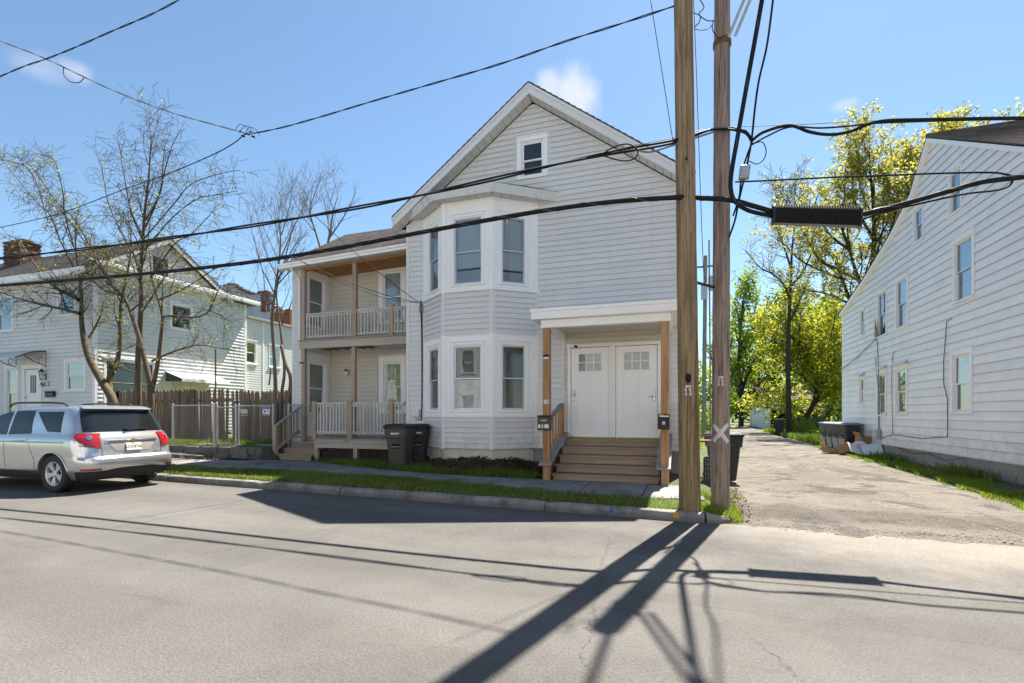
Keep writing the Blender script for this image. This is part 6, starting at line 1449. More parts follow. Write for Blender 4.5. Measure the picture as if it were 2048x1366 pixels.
# ------------------------------------------------------------------ rubbish by the white house
def carton(label, loc, rot, s, mat='cardboard', flaps=True):
    t = thing('cardboard_box', label, 'box', loc, 'discarded boxes', world=False); t.rotation_euler = rot; a, b, c = s
    m = MB(); th = .008; m.box(-a, a, -b, b, 0, th); m.box(-a, a, -b, -b + th, th, c); m.box(-a, a, b - th, b, th, c); m.box(-a, -a + th, -b + th, b - th, th, c); m.box(a - th, a, -b + th, b - th, th, c); m.build('carton', M[mat], t)
    if flaps:
        for sx, an in ((-1, .9), (1, -.5)): f = MB().box(0, b * .9, -b, b, 0, .006).build('flap', M[mat], t); f.location = (sx * a, 0, c); f.rotation_euler = (0, (-an if sx > 0 else math.pi + an), 0)
carton('flattened brown carton lying at the lane edge', (5.45, 21.9, .03), (.0, .06, .25), (.32, .22, .18)); carton('crushed brown carton leaning on the rubbish pile', (6.0, 21.7, .05), (.5, -.3, .6), (.22, .18, .24)); carton('tall brown carton standing against the white house wall', (6.34, 21.9, .05), (.05, .1, .2), (.18, .22, .62)); carton('small torn carton under the white board', (5.7, 21.3, .03), (-.35, .4, 1.1), (.22, .18, .2))
for lab, loc, rot, s, mat in (('white foam board propped on the rubbish pile', (6.0, 21.0, .22), (.7, .35, .3), (.36, .26, .012), 'white_print'), ('grey-blue panel leaning on the rubbish pile', (6.33, 20.75, .25), (.75, -.25, -.3), (.3, .3, .014), 'shade')):
    o = MB().cbox(-s[0], s[0], -s[1], s[1], -s[2], s[2], .004).build('foam_board' if mat == 'white_print' else 'loose_panel', M[mat]); o.location = loc; o.rotation_euler = rot; tag(o, lab, 'board')
for k, (x, y, z) in enumerate(((5.75, 21.9, .08), (6.1, 21.25, .35))):
    m = MB(); V = []; 
    for i in range(7):
        for j in range(10):
            a = j / 10 * 6.283; r = .17 * math.sin((i + .35) / 7 * 3.0) * rnd.uniform(.75, 1.15); V.append((x + r * math.cos(a) * 1.3, y + r * math.sin(a), z - .08 + .26 * i / 6))
    m.add(V, [(i * 10 + j, i * 10 + (j + 1) % 10, (i + 1) * 10 + (j + 1) % 10, (i + 1) * 10 + j) for i in range(6) for j in range(10)]); o = m.build('rubbish_bag', M['paper' if k else 'cardboard']); tag(o, ('crumpled brown sack low in the rubbish pile', 'crumpled white paper sack on top of the rubbish pile')[k], 'sack')
# small things on the grey house
mb = thing('mailbox', 'brown mailbox with three white labels on the left porch post', 'mailbox', (-2.62, 9.7, 1.3)); c = onY(1089, 846, 9.72)
MB().cbox(c.x - .135, c.x + .135, c.y - .06, c.y + .06, c.z - .15, c.z + .125, .012).build('box', M['bin_brown'], mb); MB().cbox(c.x - .14, c.x + .14, c.y - .075, c.y + .062, c.z + .126, c.z + .155, .008).build('lid', M['bin_black'], mb)
m = MB(); m.M = Matrix.Translation((c.x, c.y - .061, c.z + .055)) @ Matrix.Scale(.55, 4, (0, 0, 1)); m.lathe([(.052, 0), (.066, -.006), (.066, .003)], (0, 0, 0), 20, 'y'); m.M = m.M; m.cbox(-.04, .04, -.004, .002, -.015, .015, .003); m.build('oval_badge', M['brass'], mb)
for x0, x1 in ((-.115, -.07), (-.045, -.01), (.015, .1)): MB().box(c.x + x0, c.x + x1, c.y - .063, c.y - .0605, c.z - .10, c.z - .03 + .004 * (x0 > 0)).build('label_card', M['white_print'], mb)
text('lettering', '1', .07, facing(c.x - .028, c.y - .0635, c.z - .063), M['dark_print'], mb, bold=True)
c = onY(1327.5, 844, 9.7); mb2 = thing('mailbox', 'black mailbox numbered 2 with letters in it, on the right porch post', 'mailbox', (c.x, 9.7, 1.3))
MB().cbox(c.x - .105, c.x + .105, c.y - .055, c.y + .05, c.z - .135, c.z + .10, .01).build('box', M['bin_black'], mb2); MB().cbox(c.x - .11, c.x + .11, c.y - .02, c.y + .052, c.z + .101, c.z + .15, .008).build('lid', M['bin_black'], mb2); MB().box(c.x - .09, c.x + .0, c.y - .04, c.y - .025, c.z + .06, c.z + .14).build('letter', M['yellow_paint'], mb2); MB().box(c.x - .06, c.x + .09, c.y - .05, c.y - .041, c.z + .06, c.z + .118).build('letter', M['white_print'], mb2)
MB().box(c.x - .022, c.x + .024, c.y - .0575, c.y - .0555, c.z - .045, c.z + .015).build('label_card', M['white_print'], mb2); text('lettering', '2', .06, facing(c.x + .001, c.y - .058, c.z - .015), M['dark_print'], mb2, bold=True)
c = onY(1093, 803.5, 9.75); hn = thing('house_number', 'two white number tiles on the left porch post', 'number plate', (c.x, 9.745, c.z))
for k, ch_ in enumerate('18'): MB().cbox(c.x - .055 + k * .058, c.x - .002 + k * .058, 9.741, 9.748, c.z - .04, c.z + .04, .002).build('tile', M['white_print'], hn); text('lettering', ch_, .075, facing(c.x - .028 + k * .058, 9.7405, c.z), M['dark_print'], hn, bold=True)
c = onY(1093, 714, 9.75); sl_ = thing('solar_lamp', 'small black solar lamp high on the left porch post', 'lamp', (c.x, 9.745, c.z)); MB().cbox(c.x - .055, c.x + .055, 9.69, 9.748, c.z - .0, c.z + .045, .008).build('housing', M['bin_black'], sl_); MB().cbox(c.x - .05, c.x + .05, 9.70, 9.747, c.z - .045, c.z - .002, .006).build('diffuser', M['white_print'], sl_)
c = onY(604, 728, 12.27); s3 = thing('solar_lamp', 'small dark lamp on the leftmost grey porch post', 'lamp', (c.x, 12.27, c.z)); MB().cbox(c.x - .06, c.x + .06, 12.21, 12.275, c.z, c.z + .05, .008).build('housing', M['bin_brown'], s3); MB().cbox(c.x - .05, c.x + .05, 12.22, 12.274, c.z - .05, c.z - .002, .006).build('diffuser', M['curtain'], s3)
c = onY(1150, 692.5, 11.4); cm = thing('security_camera', 'small black camera above the left front door', 'camera', tuple(c)); MB().tube([c + Vector((0, .02, 0)), c + Vector((.05, -.09, -.03))], .03, 12).build('body', M['bin_black'], cm); MB().tube([c + Vector((0, .03, .0)), c + Vector((0, .0, .0))], .018, 8).build('mount', M['bin_black'], cm)
c = onY(696, 744, 13.45); pl = thing('porch_light', 'black porch light with frosted jar on the lower porch wall', 'lamp', tuple(c)); MB().lathe([(0, .06), (.05, .055), (.055, -.0), (.045, -.01)], (c.x, c.y - .1, c.z + .02), 12).build('cap', M['black_metal'], pl); MB().lathe([(.043, 0), (.05, -.05), (.045, -.11), (.0, -.13)], (c.x, c.y - .1, c.z + .01), 12).build('jar', M['white_print'], pl); MB().tube([(c.x, c.y + .02, c.z + .05), (c.x, c.y - .1, c.z + .06)], .015, 6).build('arm', M['black_metal'], pl)
c = onY(833.5, 826, 11.4); ub = thing('cable_box', 'grey cable box on the house corner above the bins', 'box', tuple(c)); MB().cbox(c.x - .115, c.x + .085, 11.33, 11.425, c.z - .105, c.z + .10, .012).build('box', M['trim_grey'], ub); MB().tube([(c.x - .02, 11.38, c.z - .10), (c.x, 11.38, c.z - .16), (c.x + .12, 11.40, c.z - .18)], .01, 6).build('conduit', M['cable_grey'], ub)
wc = thing('wall_cable', 'bundle of service cables running down beside the bay', 'cable', (-6.36, 11.4, 1.4))
for k in range(3): MB().tube(curve([(-6.36 + .012 * k, 11.40, 4.42), (-6.38 + .03 * k, 11.39, 4.2), (-6.355 + .015 * k, 11.415, 3.9), (-6.345 + .012 * k, 11.42, 2.8), (-6.35 + .01 * k, 11.42, 1.7), (-6.36 + .01 * k, 11.41, 1.35)], 5), .008, 5).build('strand', M['cable' if k else 'cable_grey'], wc, smooth=True)
MB().tube(curve([(-6.34, 11.39, 4.35), (-6.28, 11.38, 4.28), (-6.30, 11.38, 4.12), (-6.38, 11.38, 4.15), (-6.38, 11.39, 4.3)], 5), .006, 5).build('coil', M['cable'], wc)
# gas meter cage and board by the side of the grey house
gc = thing('meter_cage', 'wire-mesh cage with rusty top behind the first pole', 'cage', (.5, 11.2, 0)); m = MB()
for k in range(9): m.box(.30 + k * .05, .304 + k * .05, 11.0, 11.004, .05, .92); m.box(.30, .72, 11.0, 11.004, .08 + k * .1, .084 + k * .1)
m.build('mesh', M['galv'], gc); MB().cbox(.26, .76, 10.95, 11.4, .93, .97, .01).build('top', M['rust'], gc); MB().cbox(.42, .66, 11.05, 11.3, .15, .62, .03).build('meter', M['black_metal'], gc)
# ------------------------------------------------------------------ silver SUV
CARX, CARY, CARTH = -10.42, 7.12, R(-1)
car = thing('parked_suv', 'silver SUV parked at the kerb, seen from behind', 'car', (CARX, CARY, .0), world=False, rotz=math.pi - CARTH)
LV = [  # z, rear, front, half width, rear corner radius
    (.24, .22, 4.55, .80, .20), (.30, .10, 4.66, .86, .24), (.42, .03, 4.75, .905, .28), (.52, .005, 4.77, .915, .30), (.60, .00, 4.77, .918, .30), (.655, .015, 4.77, .92, .30), (.675, .06, 4.77, .92, .30),
    (.72, .085, 4.76, .925, .30), (.85, .10, 4.75, .928, .30), (.98, .13, 4.70, .925, .30), (1.06, .165, 4.60, .91, .30), (1.10, .19, 3.62, .885, .30), (1.15, .215, 3.50, .865, .30), (1.30, .30, 3.20, .835, .28), (1.45, .39, 2.92, .795, .26), (1.56, .455, 2.70, .758, .25), (1.61, .50, 2.58, .735, .24), (1.645, .56, 2.40, .69, .24), (1.67, .70, 2.2, .58, .22), (1.685, .95, 2.0, .36, .2)]
LZ = [l[0] for l in LV]
def lv(z): return [float(np.interp(z, LZ, [l[i] for l in LV])) for i in range(1, 5)]
def cpt(z, p, side=1, lift=0.0):
    """p: 0..1 across the tail from the middle, 1..2 round the corner, 2+ metres forward along the side"""
    sr, sf, hw, rc = lv(z); y1 = hw - rc; s0 = sr + .07 * (y1 / hw) ** 2
    if p <= 1: y = y1 * p; s = sr + .07 * (y / hw) ** 2; nx, ny = -1, .14 * y / hw
    elif p <= 2: a = (p - 1) * math.pi / 2; y = y1 + rc * math.sin(a); s = s0 + rc - rc * math.cos(a); nx, ny = -math.cos(a), math.sin(a)
    else: s = s0 + rc + (p - 2); y = hw + .012 * math.sin(min(1, (p - 2) / 3.2) * math.pi); nx, ny = 0, 1
    nn = math.hypot(nx, ny)
    return Vector((s + nx / nn * lift, side * (y + ny / nn * lift), z))
def side_p(z, s): sr, sf, hw, rc = lv(z); return 2 + s - (sr + .07 * ((hw - rc) / hw) ** 2 + rc)
def outline(z):
    sr, sf, hw, rc = lv(z); P = []
    half = [cpt(z, p) for p in (0, .25, .5, .75, 1.0, 1.17, 1.34, 1.5, 1.67, 1.84, 2.0)]; s_a = half[-1].x; rf = min(.55, hw * .7)
    N = 22; s_b = sf - rf
    for i in range(1, N + 1):
        s = s_a + (s_b - s_a) * i / N; half.append(Vector((s, cpt(z, 2 + (s - s_a)).y, z)))
    yl = half[-1].y
    for i in range(1, 7): a = i / 6 * math.pi / 2; half.append(Vector((s_b + rf * math.sin(a), (yl - rf) + rf * math.cos(a), z)))
    half.append(Vector((sf + .03, 0, z)))
    right = [Vector((p.x, -p.y, p.z)) for p in half[1:-1]][::-1]
    return half + right
rings = [outline(l[0]) for l in LV]; k = len(rings[0]); V = [tuple(p) for r in rings for p in r]
F = [(i * k + j, i * k + (j + 1) % k, (i + 1) * k + (j + 1) % k, (i + 1) * k + j) for i in range(len(LV) - 1) for j in range(k)] + [tuple(range(k - 1, -1, -1)), tuple(range((len(LV) - 1) * k, len(LV) * k))]
body = MB().add(V, F).build('body', M['car_paint'], car, smooth=True)
if hasattr(body.data, 'set_sharp_from_angle'): body.data.set_sharp_from_angle(angle=R(38))
AX = (.95, 3.80)
cut = MB()
for s in AX: cut.lathe([(0, -1.2), (.405, -1.2), (.405, 1.2), (0, 1.2)], (s, 0, .36), 32, 'y')
cutm = cut.mesh('cut'); cuto = bpy.data.objects.new('cut', cutm); COL.objects.link(cuto); cuto.parent = car
bo = body.modifiers.new('arch', 'BOOLEAN'); bo.operation = 'DIFFERENCE'; bo.object = cuto; bo.solver = 'EXACT'
bpy.context.view_layer.update(); dg = bpy.context.evaluated_depsgraph_get(); nm_ = bpy.data.meshes.new_from_object(body.evaluated_get(dg)); body.modifiers.clear(); body.data = nm_
bpy.data.objects.remove(cuto)
MB().box(.3, 4.5, -.70, .70, .26, .9).build('underbody', M['black'], car)
def patch(name, mat, fn, nu, nv, parent=car, smooth=True):
    V = [fn(i / nu, j / nv) for i in range(nu + 1) for j in range(nv + 1)]
    return MB().add(V, [(i * (nv + 1) + j, (i + 1) * (nv + 1) + j, (i + 1) * (nv + 1) + j + 1, i * (nv + 1) + j + 1) for i in range(nu) for j in range(nv)]).build(name, mat, parent, smooth=smooth, fix=False)
n = NT('car_window'); n.base((.012, .014, .016)); n.rough(.04); n.b.inputs['Specular IOR Level'].default_value = .42; M['car_window'] = n.m
def qpatch(name, mat, corners, side, lift=.006, nu=8, nv=6, parent=car):
    # corners (s,z): bottom-rear, bottom-front, top-front, top-rear
    def fn(u, v):
        a = [corners[0][i] * (1 - u) + corners[1][i] * u for i in (0, 1)]; b = [corners[3][i] * (1 - u) + corners[2][i] * u for i in (0, 1)]; s, z = a[0] * (1 - v) + b[0] * v, a[1] * (1 - v) + b[1] * v
        return cpt(z, side_p(z, s), side, lift)
    return patch(name, mat, fn, nu, nv)
for sd in (1, -1):
    qpatch('quarter_window', M['car_window'], ((.80, 1.16), (1.16, 1.17), (1.60, 1.555), (.86, 1.555)), sd)
    qpatch('side_window', M['car_window'], ((1.62, 1.13), (2.28, 1.11), (2.24, 1.575), (1.70, 1.58)), sd); qpatch('side_window', M['car_window'], ((2.36, 1.11), (3.28, 1.10), (2.80, 1.47), (2.32, 1.575)), sd)
    # door seams, cladding
    for a, b in (((1.45, .62), (1.70, 1.10)), ((2.32, .40), (2.36, 1.10)), ((3.38, .40), (3.42, 1.08)), ((1.70, 1.10), (1.66, 1.60)), ((1.45, .40), (1.45, .62))):
        def fn(u, v, a=a, b=b): s = a[0] + (b[0] - a[0]) * u + (v - .5) * .008; z = a[1] + (b[1] - a[1]) * u; return cpt(z, side_p(z, s), sd, .0025)
        patch('door_seam', M['black'], fn, 8, 1)
    for a, b in ((1.36, 3.40),): patch('sill_cladding', M['rubber'], lambda u, v: cpt(.25 + .16 * v, side_p(.25 + .16 * v, a + (b - a) * u), sd, .008), 10, 3)
    for s in (1.78, 2.62):
        z = .985; q0 = cpt(z, side_p(z, s), sd, .035); q1 = cpt(z, side_p(z, s + .2), sd, .035); h0 = cpt(z, side_p(z, s), sd, 0); h1 = cpt(z, side_p(z, s + .2), sd, 0)
        MB().tube([h0, q0, q1, h1], .016, 8).build('door_handle', M['car_paint'], car, smooth=True)
    # flared arch lips
    for ax in AX:
        pts = []
        for i in range(15):
            a = math.pi * (i / 14); s = ax - .42 * math.cos(a); z = .36 + .42 * math.sin(a); z = max(.28, z); pts.append(cpt(z, side_p(z, s), sd, .004) if s > .45 else cpt(z, 1.9, sd, .004))
        MB().tube(pts, .016, 6).build('arch_lip', M['car_paint'], car, smooth=True)
    # tail lamp wraps the corner
    def lamp(u, v):
        z = .84 + .30 * v; p0 = .95; p1 = 1.40 + .48 * v ** .8 if v < .8 else 1.40 + .48 * (.8 ** .8) - .5 * (v - .8)
        zz = z - .0 + (.05 * (1 - v) * u); return cpt(zz, p0 + (p1 - p0) * u, sd, .014)
    L_ = patch('tail_lamp', M['tail_red'], lamp, 14, 8); c_ = cpt(1.06, 1.35, sd, .018)
    def rv(u, v): a = u * 6.283; r = v * .045; p = 1.28 + r * math.cos(a) * 2.2; return cpt(1.06 + r * math.sin(a), p, sd, .020)
    patch('reverse_lamp', M['chrome'], rv, 14, 2, L_)
    patch('lamp_divider', M['brick'], lambda u, v: cpt(.90 + .012 * v, 1.0 + .62 * u, sd, .017), 8, 1, L_)
    patch('side_crease', M['car_paint'], lambda u, v: cpt(.955 + .03 * v, side_p(.955, .62 + 3.2 * u), sd, .010 * math.sin(math.pi * v)), 24, 4)
    patch('fuel_door' if sd < 0 else 'quarter_badge', M['chrome'], lambda u, v: cpt(.70 + .012 * v, 1.05 + .35 * u + (0 if sd > 0 else 1.9), sd, .003), 4, 1)
    patch('bumper_reflector', M['tail_red'], lambda u, v: cpt(.435 + .035 * v, 1.0 + .75 * u, sd, .008), 8, 1)
    rr_ = [cpt(1.655, side_p(1.655, s), sd, .0) + Vector((0, -.03 * sd, h)) for s, h in ((1.0, .0), (1.12, .06), (1.5, .078), (2.2, .085), (2.6, .07), (2.75, .0))]
    MB().tube(curve(rr_, 4), .019, 8).build('roof_rail', M['rubber'], car, smooth=True)
# tailgate glass and trim
patch('rear_window', M['car_window'], lambda u, v: cpt(1.17 + .40 * v, 0 + abs(2 * u - 1) * (1.50 + .0 * v), 1 if u > .5 else -1, .007), 32, 8)
patch('spoiler', M['car_paint'], lambda u, v: cpt(1.60 + .05 * v, abs(2 * u - 1) * 1.5, 1 if u > .5 else -1, .0) + Vector((-.10 * (1 - v) - .0, 0, .012 + .02 * v)), 24, 4)
patch('spoiler_underside', M['rubber'], lambda u, v: cpt(1.59 + .012 * v, abs(2 * u - 1) * 1.5, 1 if u > .5 else -1, .0) + Vector((-.10 * (v) + .03, 0, .006)), 24, 2)
patch('tailgate_seam', M['black'], lambda u, v: cpt(.672 + .006 * v, abs(2 * u - 1) * 1.3, 1 if u > .5 else -1, .003), 20, 1)
for sd in (1, -1): patch('tailgate_seam', M['black'], lambda u, v: cpt(.68 + .42 * u, .915 + .010 * v + .05 * (1 - u) * 0, sd, .003), 10, 1)
patch('bumper_valance', M['rubber'], lambda u, v: cpt(.25 + .17 * v + (.04 * max(0, 1 - (abs(2 * u - 1) * 1.9 / .8) ** 4)) * v, abs(2 * u - 1) * 1.98, 1 if u > .5 else -1, .010), 40, 4)
patch('plate_recess', M['concrete_dark'], lambda u, v: cpt(.775 + .19 * v, abs(2 * u - 1) * (.52 + .22 * v), 1 if u > .5 else -1, .004), 14, 4)
patch('chrome_bar', M['chrome'], lambda u, v: cpt(.965 + .045 * v, abs(2 * u - 1) * .80, 1 if u > .5 else -1, .022 - .012 * abs(v - .5)), 16, 3)
zp = .862; q = cpt(zp, 0, 1, .012); slope = math.atan2(cpt(.95, 0).x - cpt(.78, 0).x, .17)
Mp = Matrix.Translation(q) @ Matrix.Rotation(-math.pi / 2, 4, 'Z') @ Matrix.Rotation(math.pi / 2 - slope, 4, 'X')
pl_ = MB(Mp).cbox(-.152, .152, -.076, .076, -.002, .004, .003).build('licence_plate', M['plate'], car)
text('lettering', 'LCS-8746', .078, Mp @ Matrix.Translation((0, -.006, .0045)), M['dark_print'], pl_, bold=True); text('lettering', 'TEXAS', .022, Mp @ Matrix.Translation((0, .058, .0045)), M['dark_print'], pl_)
Me = Matrix.Translation(cpt(.99, 0, 1, .026)) @ Matrix.Rotation(-math.pi / 2, 4, 'Z') @ Matrix.Rotation(math.pi / 2 - slope, 4, 'X')
MB(Me).add([(x, y, z) for z in (0, .006) for x, y in ((-.085, -.012), (-.03, -.012), (-.035, -.032), (.03, -.032), (.035, -.012), (.09, -.012), (.08, .012), (.03, .012), (.035, .032), (-.03, .032), (-.035, .012), (-.09, .012))], [tuple(range(12)), tuple(range(23, 11, -1))] + [(i, (i + 1) % 12, 12 + (i + 1) % 12, 12 + i) for i in range(12)]).build('emblem', M['brass'], car)
q = cpt(.735, .72, -1, .004); text('lettering', 'EQUINOX', .05, Matrix.Translation(q) @ Matrix.Rotation(-math.pi / 2, 4, 'Z') @ Matrix.Rotation(math.pi / 2 - slope, 4, 'X'), M['chrome'], car)
a, b = cpt(1.20, .12, 1, .03), cpt(1.215, .62, -1, .03); MB().bar(a, b, .03, .02).build('wiper', M['rubber'], car); MB().lathe([(.03, 0), (.03, .03), (0, .035)], tuple(a), 8).build('wiper_pivot', M['rubber'], car)
MB().tube([(.35, -.45, .27), (.12, -.47, .26)], .03, 8).build('tailpipe', M['nickel'], car)
# wheels
def wheel(s, sd):
    tyre = MB().lathe([(.225, -.09), (.27, -.108), (.33, -.112), (.358, -.095), (.366, -.06), (.367, 0), (.366, .06), (.358, .095), (.33, .112), (.27, .108), (.225, .09)], (0, 0, 0), 36, 'y').build('wheel', M['rubber'], car, smooth=True)
    rim = MB().lathe([(.228, -.085), (.235, -.098), (.222, -.10), (.205, -.075), (.195, .05), (.228, .07)], (0, 0, 0), 36, 'y').build('rim', M['alu'], tyre, smooth=True)
    MB().lathe([(.2, .0), (.19, -.01), (0, -.01)], (0, 0, 0), 24, 'y').build('brake_disc', M['black_metal'], tyre)
    m = MB()
    for i in range(5):
        for e in (-.17, .17):
            a = i * 2 * math.pi / 5 + e; b_ = i * 2 * math.pi / 5 + e * .75
            i0, o0 = .05, .215; ca, sa = math.cos(a), math.sin(a); cb, sb = math.cos(b_), math.sin(b_); w0, w1 = .017, .026
            P = [(i0 * cb - w0 * sb, i0 * sb + w0 * cb), (i0 * cb + w0 * sb, i0 * sb - w0 * cb), (o0 * ca + w1 * sa, o0 * sa - w1 * ca), (o0 * ca - w1 * sa, o0 * sa + w1 * ca)]
            m.hexa([(x, -.075, z) for x, z in P[:2]] + [(x, -.09, z) for x, z in P[2:]] + [(x, -.04, z) for x, z in P[:2]] + [(x, -.045, z) for x, z in P[2:]])
    m.build('spokes', M['alu'], tyre); MB().lathe([(.065, -.04), (.065, -.08), (.05, -.088), (0, -.09)], (0, 0, 0), 16, 'y').build('hub_cap', M['alu'], tyre)
    tyre.location = (s, sd * .80, .366); tyre.rotation_euler = (0, .4, 0 if sd < 0 else math.pi)
    return tyre
for s in AX:
    for sd in (1, -1): wheel(s, sd)
# ------------------------------------------------------------------ trees
def perp(d, r):
    a = Vector((r.gauss(0, 1), r.gauss(0, 1), r.gauss(0, 1))); a -= d * a.dot(d)
    return a.normalized()
class Tree:
    def __init__(s, name, label, cat, base, bark, leaf, seed, group=None):
        s.r = random.Random(seed); s.t = thing(name, label, cat, base, group); s.bark = bark; s.leaf = leaf; s.lv = {}; s.tips = []; s.LV = []; s.LF = []
    def limb(s, pts, r0, r1, level):
        s.lv.setdefault(level, []).append((pts, [r0 + (r1 - r0) * (i / (len(pts) - 1)) ** .8 for i in range(len(pts))]))
    def grow(s, pts, r0, r1, level, spec):
        """spec per level: (children per metre, length range, spread, up pull, start fraction, wiggle)"""
        s.limb(pts, r0, r1, level)
        if level >= len(spec):
            s.tips.append(pts); return
        dens, (l0, l1), spread, upp, f0, wig = spec[level]; L = sum((b - a).length for a, b in zip(pts[:-1], pts[1:])); n = max(1, int(dens * L + s.r.random()))
        for i in range(n):
            f = f0 + (1 - f0) * (i + s.r.random()) / n; x = f * (len(pts) - 1); k = min(int(x), len(pts) - 2); p = pts[k].lerp(pts[k + 1], x - k); d = (pts[k + 1] - pts[k]).normalized()
            dirn = (d * (1 - spread) + perp(d, s.r) * spread + Vector((0, 0, upp))).normalized(); ln = s.r.uniform(l0, l1) * (1.15 - .5 * f); seg = 5 if level < 2 else 4; q = [p]
            for j in range(seg):
                dirn = (dirn + perp(dirn, s.r) * wig + Vector((0, 0, upp * .35))).normalized(); q.append(q[-1] + dirn * ln / seg)
            rb = min(r0 + (r1 - r0) * f, r0) * s.r.uniform(.4, .62); s.grow(q, max(rb, .004), max(rb * .25, .0025), level + 1, spec)
    def leaves(s, per, size, spread, droop=0.0, thin=1.0, base_f=0.0):
        for pts in s.tips:
            if s.r.random() > thin: continue
            for _ in range(per):
                f = base_f + (1 - base_f) * s.r.random(); x = f * (len(pts) - 1); k = min(int(x), len(pts) - 2); p = pts[k].lerp(pts[k + 1], x - k) + Vector((s.r.gauss(0, spread), s.r.gauss(0, spread), s.r.gauss(0, spread) - droop * s.r.random()))
                s.leaf_quad(p, size * s.r.uniform(.6, 1.3))
    def leaf_quad(s, p, z):
        a = Vector((s.r.gauss(0, 1), s.r.gauss(0, 1), s.r.gauss(0, .8))).normalized(); b = perp(a, s.r); n = len(s.LV)
        s.LV += [p - a * z, p + b * z * .55, p + a * z, p - b * z * .5]; s.LF.append((n, n + 1, n + 2, n + 3))
    def done(s, minr=0.0):
        for grp, lvls, sides in (('trunk', (0,), 10), ('limbs', (1,), 7), ('branches', (2, 3, 4), 3)):
            m = MB()
            for l in lvls:
                for pts, rr in s.lv.get(l, []): m.tube(pts, [max(x, minr) for x in rr], sides if l < 2 or True else 3, cap=l == 0)
            if m.v: m.build(grp, M[s.bark], s.t, smooth=True, fix=False, kind=None if grp == 'trunk' else 'stuff')
        if s.LV: mesh_np('crown', np.array([tuple(v) for v in s.LV]), np.array(s.LF), M[s.leaf], s.t, kind='stuff')
        return s.t
def trace(px, Y, k=4, drift=0.0):
    n = len(px); return curve([onY(a, b, Y + drift * i / max(1, n - 1)) for i, (a, b) in enumerate(px)], k)
SPEC_L = [(1.8, (.9, 2.0), .55, .2, .2, .15), (4.6, (.5, 1.3), .6, .08, .1, .2), (6.5, (.25, .8), .65, -.14, .1, .22)]
# --- budding trees in the yard of the left house
T = Tree('budding_tree', 'forked budding tree behind the car roof, leftmost of three', 'tree', tuple(onY(226, 870, 12.2)), 'bark_moss', 'leaf_young', 3, 'budding yard trees')
T.grow(trace([(226, 880), (226, 805), (205, 765), (180, 720), (168, 680), (163, 640), (163, 600), (160, 560), (152, 500), (150, 440)], 12.2), .175, .012, 0, SPEC_L[:0] + [(.8, (.9, 1.8), .6, .15, .55, .16)] + SPEC_L[1:])
T.grow(trace([(226, 870), (222, 800), (218, 760), (232, 730), (240, 690), (240, 640), (243, 600), (256, 540), (262, 480), (255, 420)], 12.3, 4, .6), .13, .01, 0, [(.9, (.9, 2.0), .55, .2, .5, .16)] + SPEC_L[1:])
for tr_, r0 in (([(160, 627), (120, 617), (85, 610), (40, 598), (0, 585), (-30, 590)], .06), ([(158, 600), (135, 588), (110, 575), (90, 555), (60, 515), (38, 480), (15, 470)], .07), ([(150, 540), (120, 480), (100, 430), (70, 400), (0, 315)], .032), ([(178, 676), (190, 655), (203, 625), (208, 602)], .05), ([(240, 600), (220, 560), (190, 510), (150, 440), (110, 400), (60, 330), (20, 310)], .04), ([(150, 500), (130, 430), (125, 380), (108, 320), (80, 310)], .025), ([(95, 440), (60, 340), (0, 320)], .02)):
    T.grow(trace(tr_, 12.1, 4, rnd.uniform(-1.2, .6)), r0, .012, 1, SPEC_L)
T.leaves(5, .038, .025, .12, .4); T.done(.0052)
T = Tree('budding_tree', 'straight-stemmed budding tree, middle of three by the picket fence', 'tree', tuple(onY(275, 880, 12.5)), 'bark_moss', 'leaf_young', 5, 'budding yard trees')
T.grow(trace([(275, 890), (276, 800), (277, 720), (280, 660), (283, 600), (282, 540), (286, 480), (290, 420), (297, 360), (300, 310), (303, 270)], 12.5), .135, .01, 0, [(1.5, (.9, 2.0), .45, .35, .42, .12)] + SPEC_L[1:])
for tr_, r0 in (([(285, 470), (262, 420), (250, 360), (242, 310), (250, 280)], .035), ([(288, 460), (315, 400), (330, 340), (345, 290), (360, 262)], .035), ([(292, 440), (322, 380), (326, 325), (330, 290)], .032), ([(283, 540), (262, 500), (235, 450), (215, 400), (205, 345), (190, 300)], .035), ([(290, 500), (340, 440), (390, 400), (430, 390), (475, 382)], .026), ([(286, 480), (350, 405), (380, 370), (430, 350), (478, 340)], .024)):
    T.grow(trace(tr_, 12.5, 4, rnd.uniform(-1.2, 1.0)), r0, .008, 1, SPEC_L)
T.leaves(3, .034, .02, .06, .2); T.done(.0052)
T = Tree('budding_tree', 'low-forking mossy budding tree, rightmost of three by the picket fence', 'tree', tuple(onY(299, 880, 12.0)), 'bark_moss', 'leaf_young', 9, 'budding yard trees')
T.grow(trace([(299, 890), (299, 850), (302, 785), (292, 730), (272, 655), (253, 603), (236, 582), (212, 563)], 12.0), .125, .035, 0, [(.5, (.7, 1.4), .6, .2, .6, .16)] + SPEC_L[1:]); T.grow(trace([(302, 790), (315, 730), (323, 665), (325, 632), (314, 590), (304, 555), (300, 510)], 12.0, 4, .5), .08, .02, 0, [(.6, (.8, 1.6), .6, .2, .5, .16)] + SPEC_L[1:])
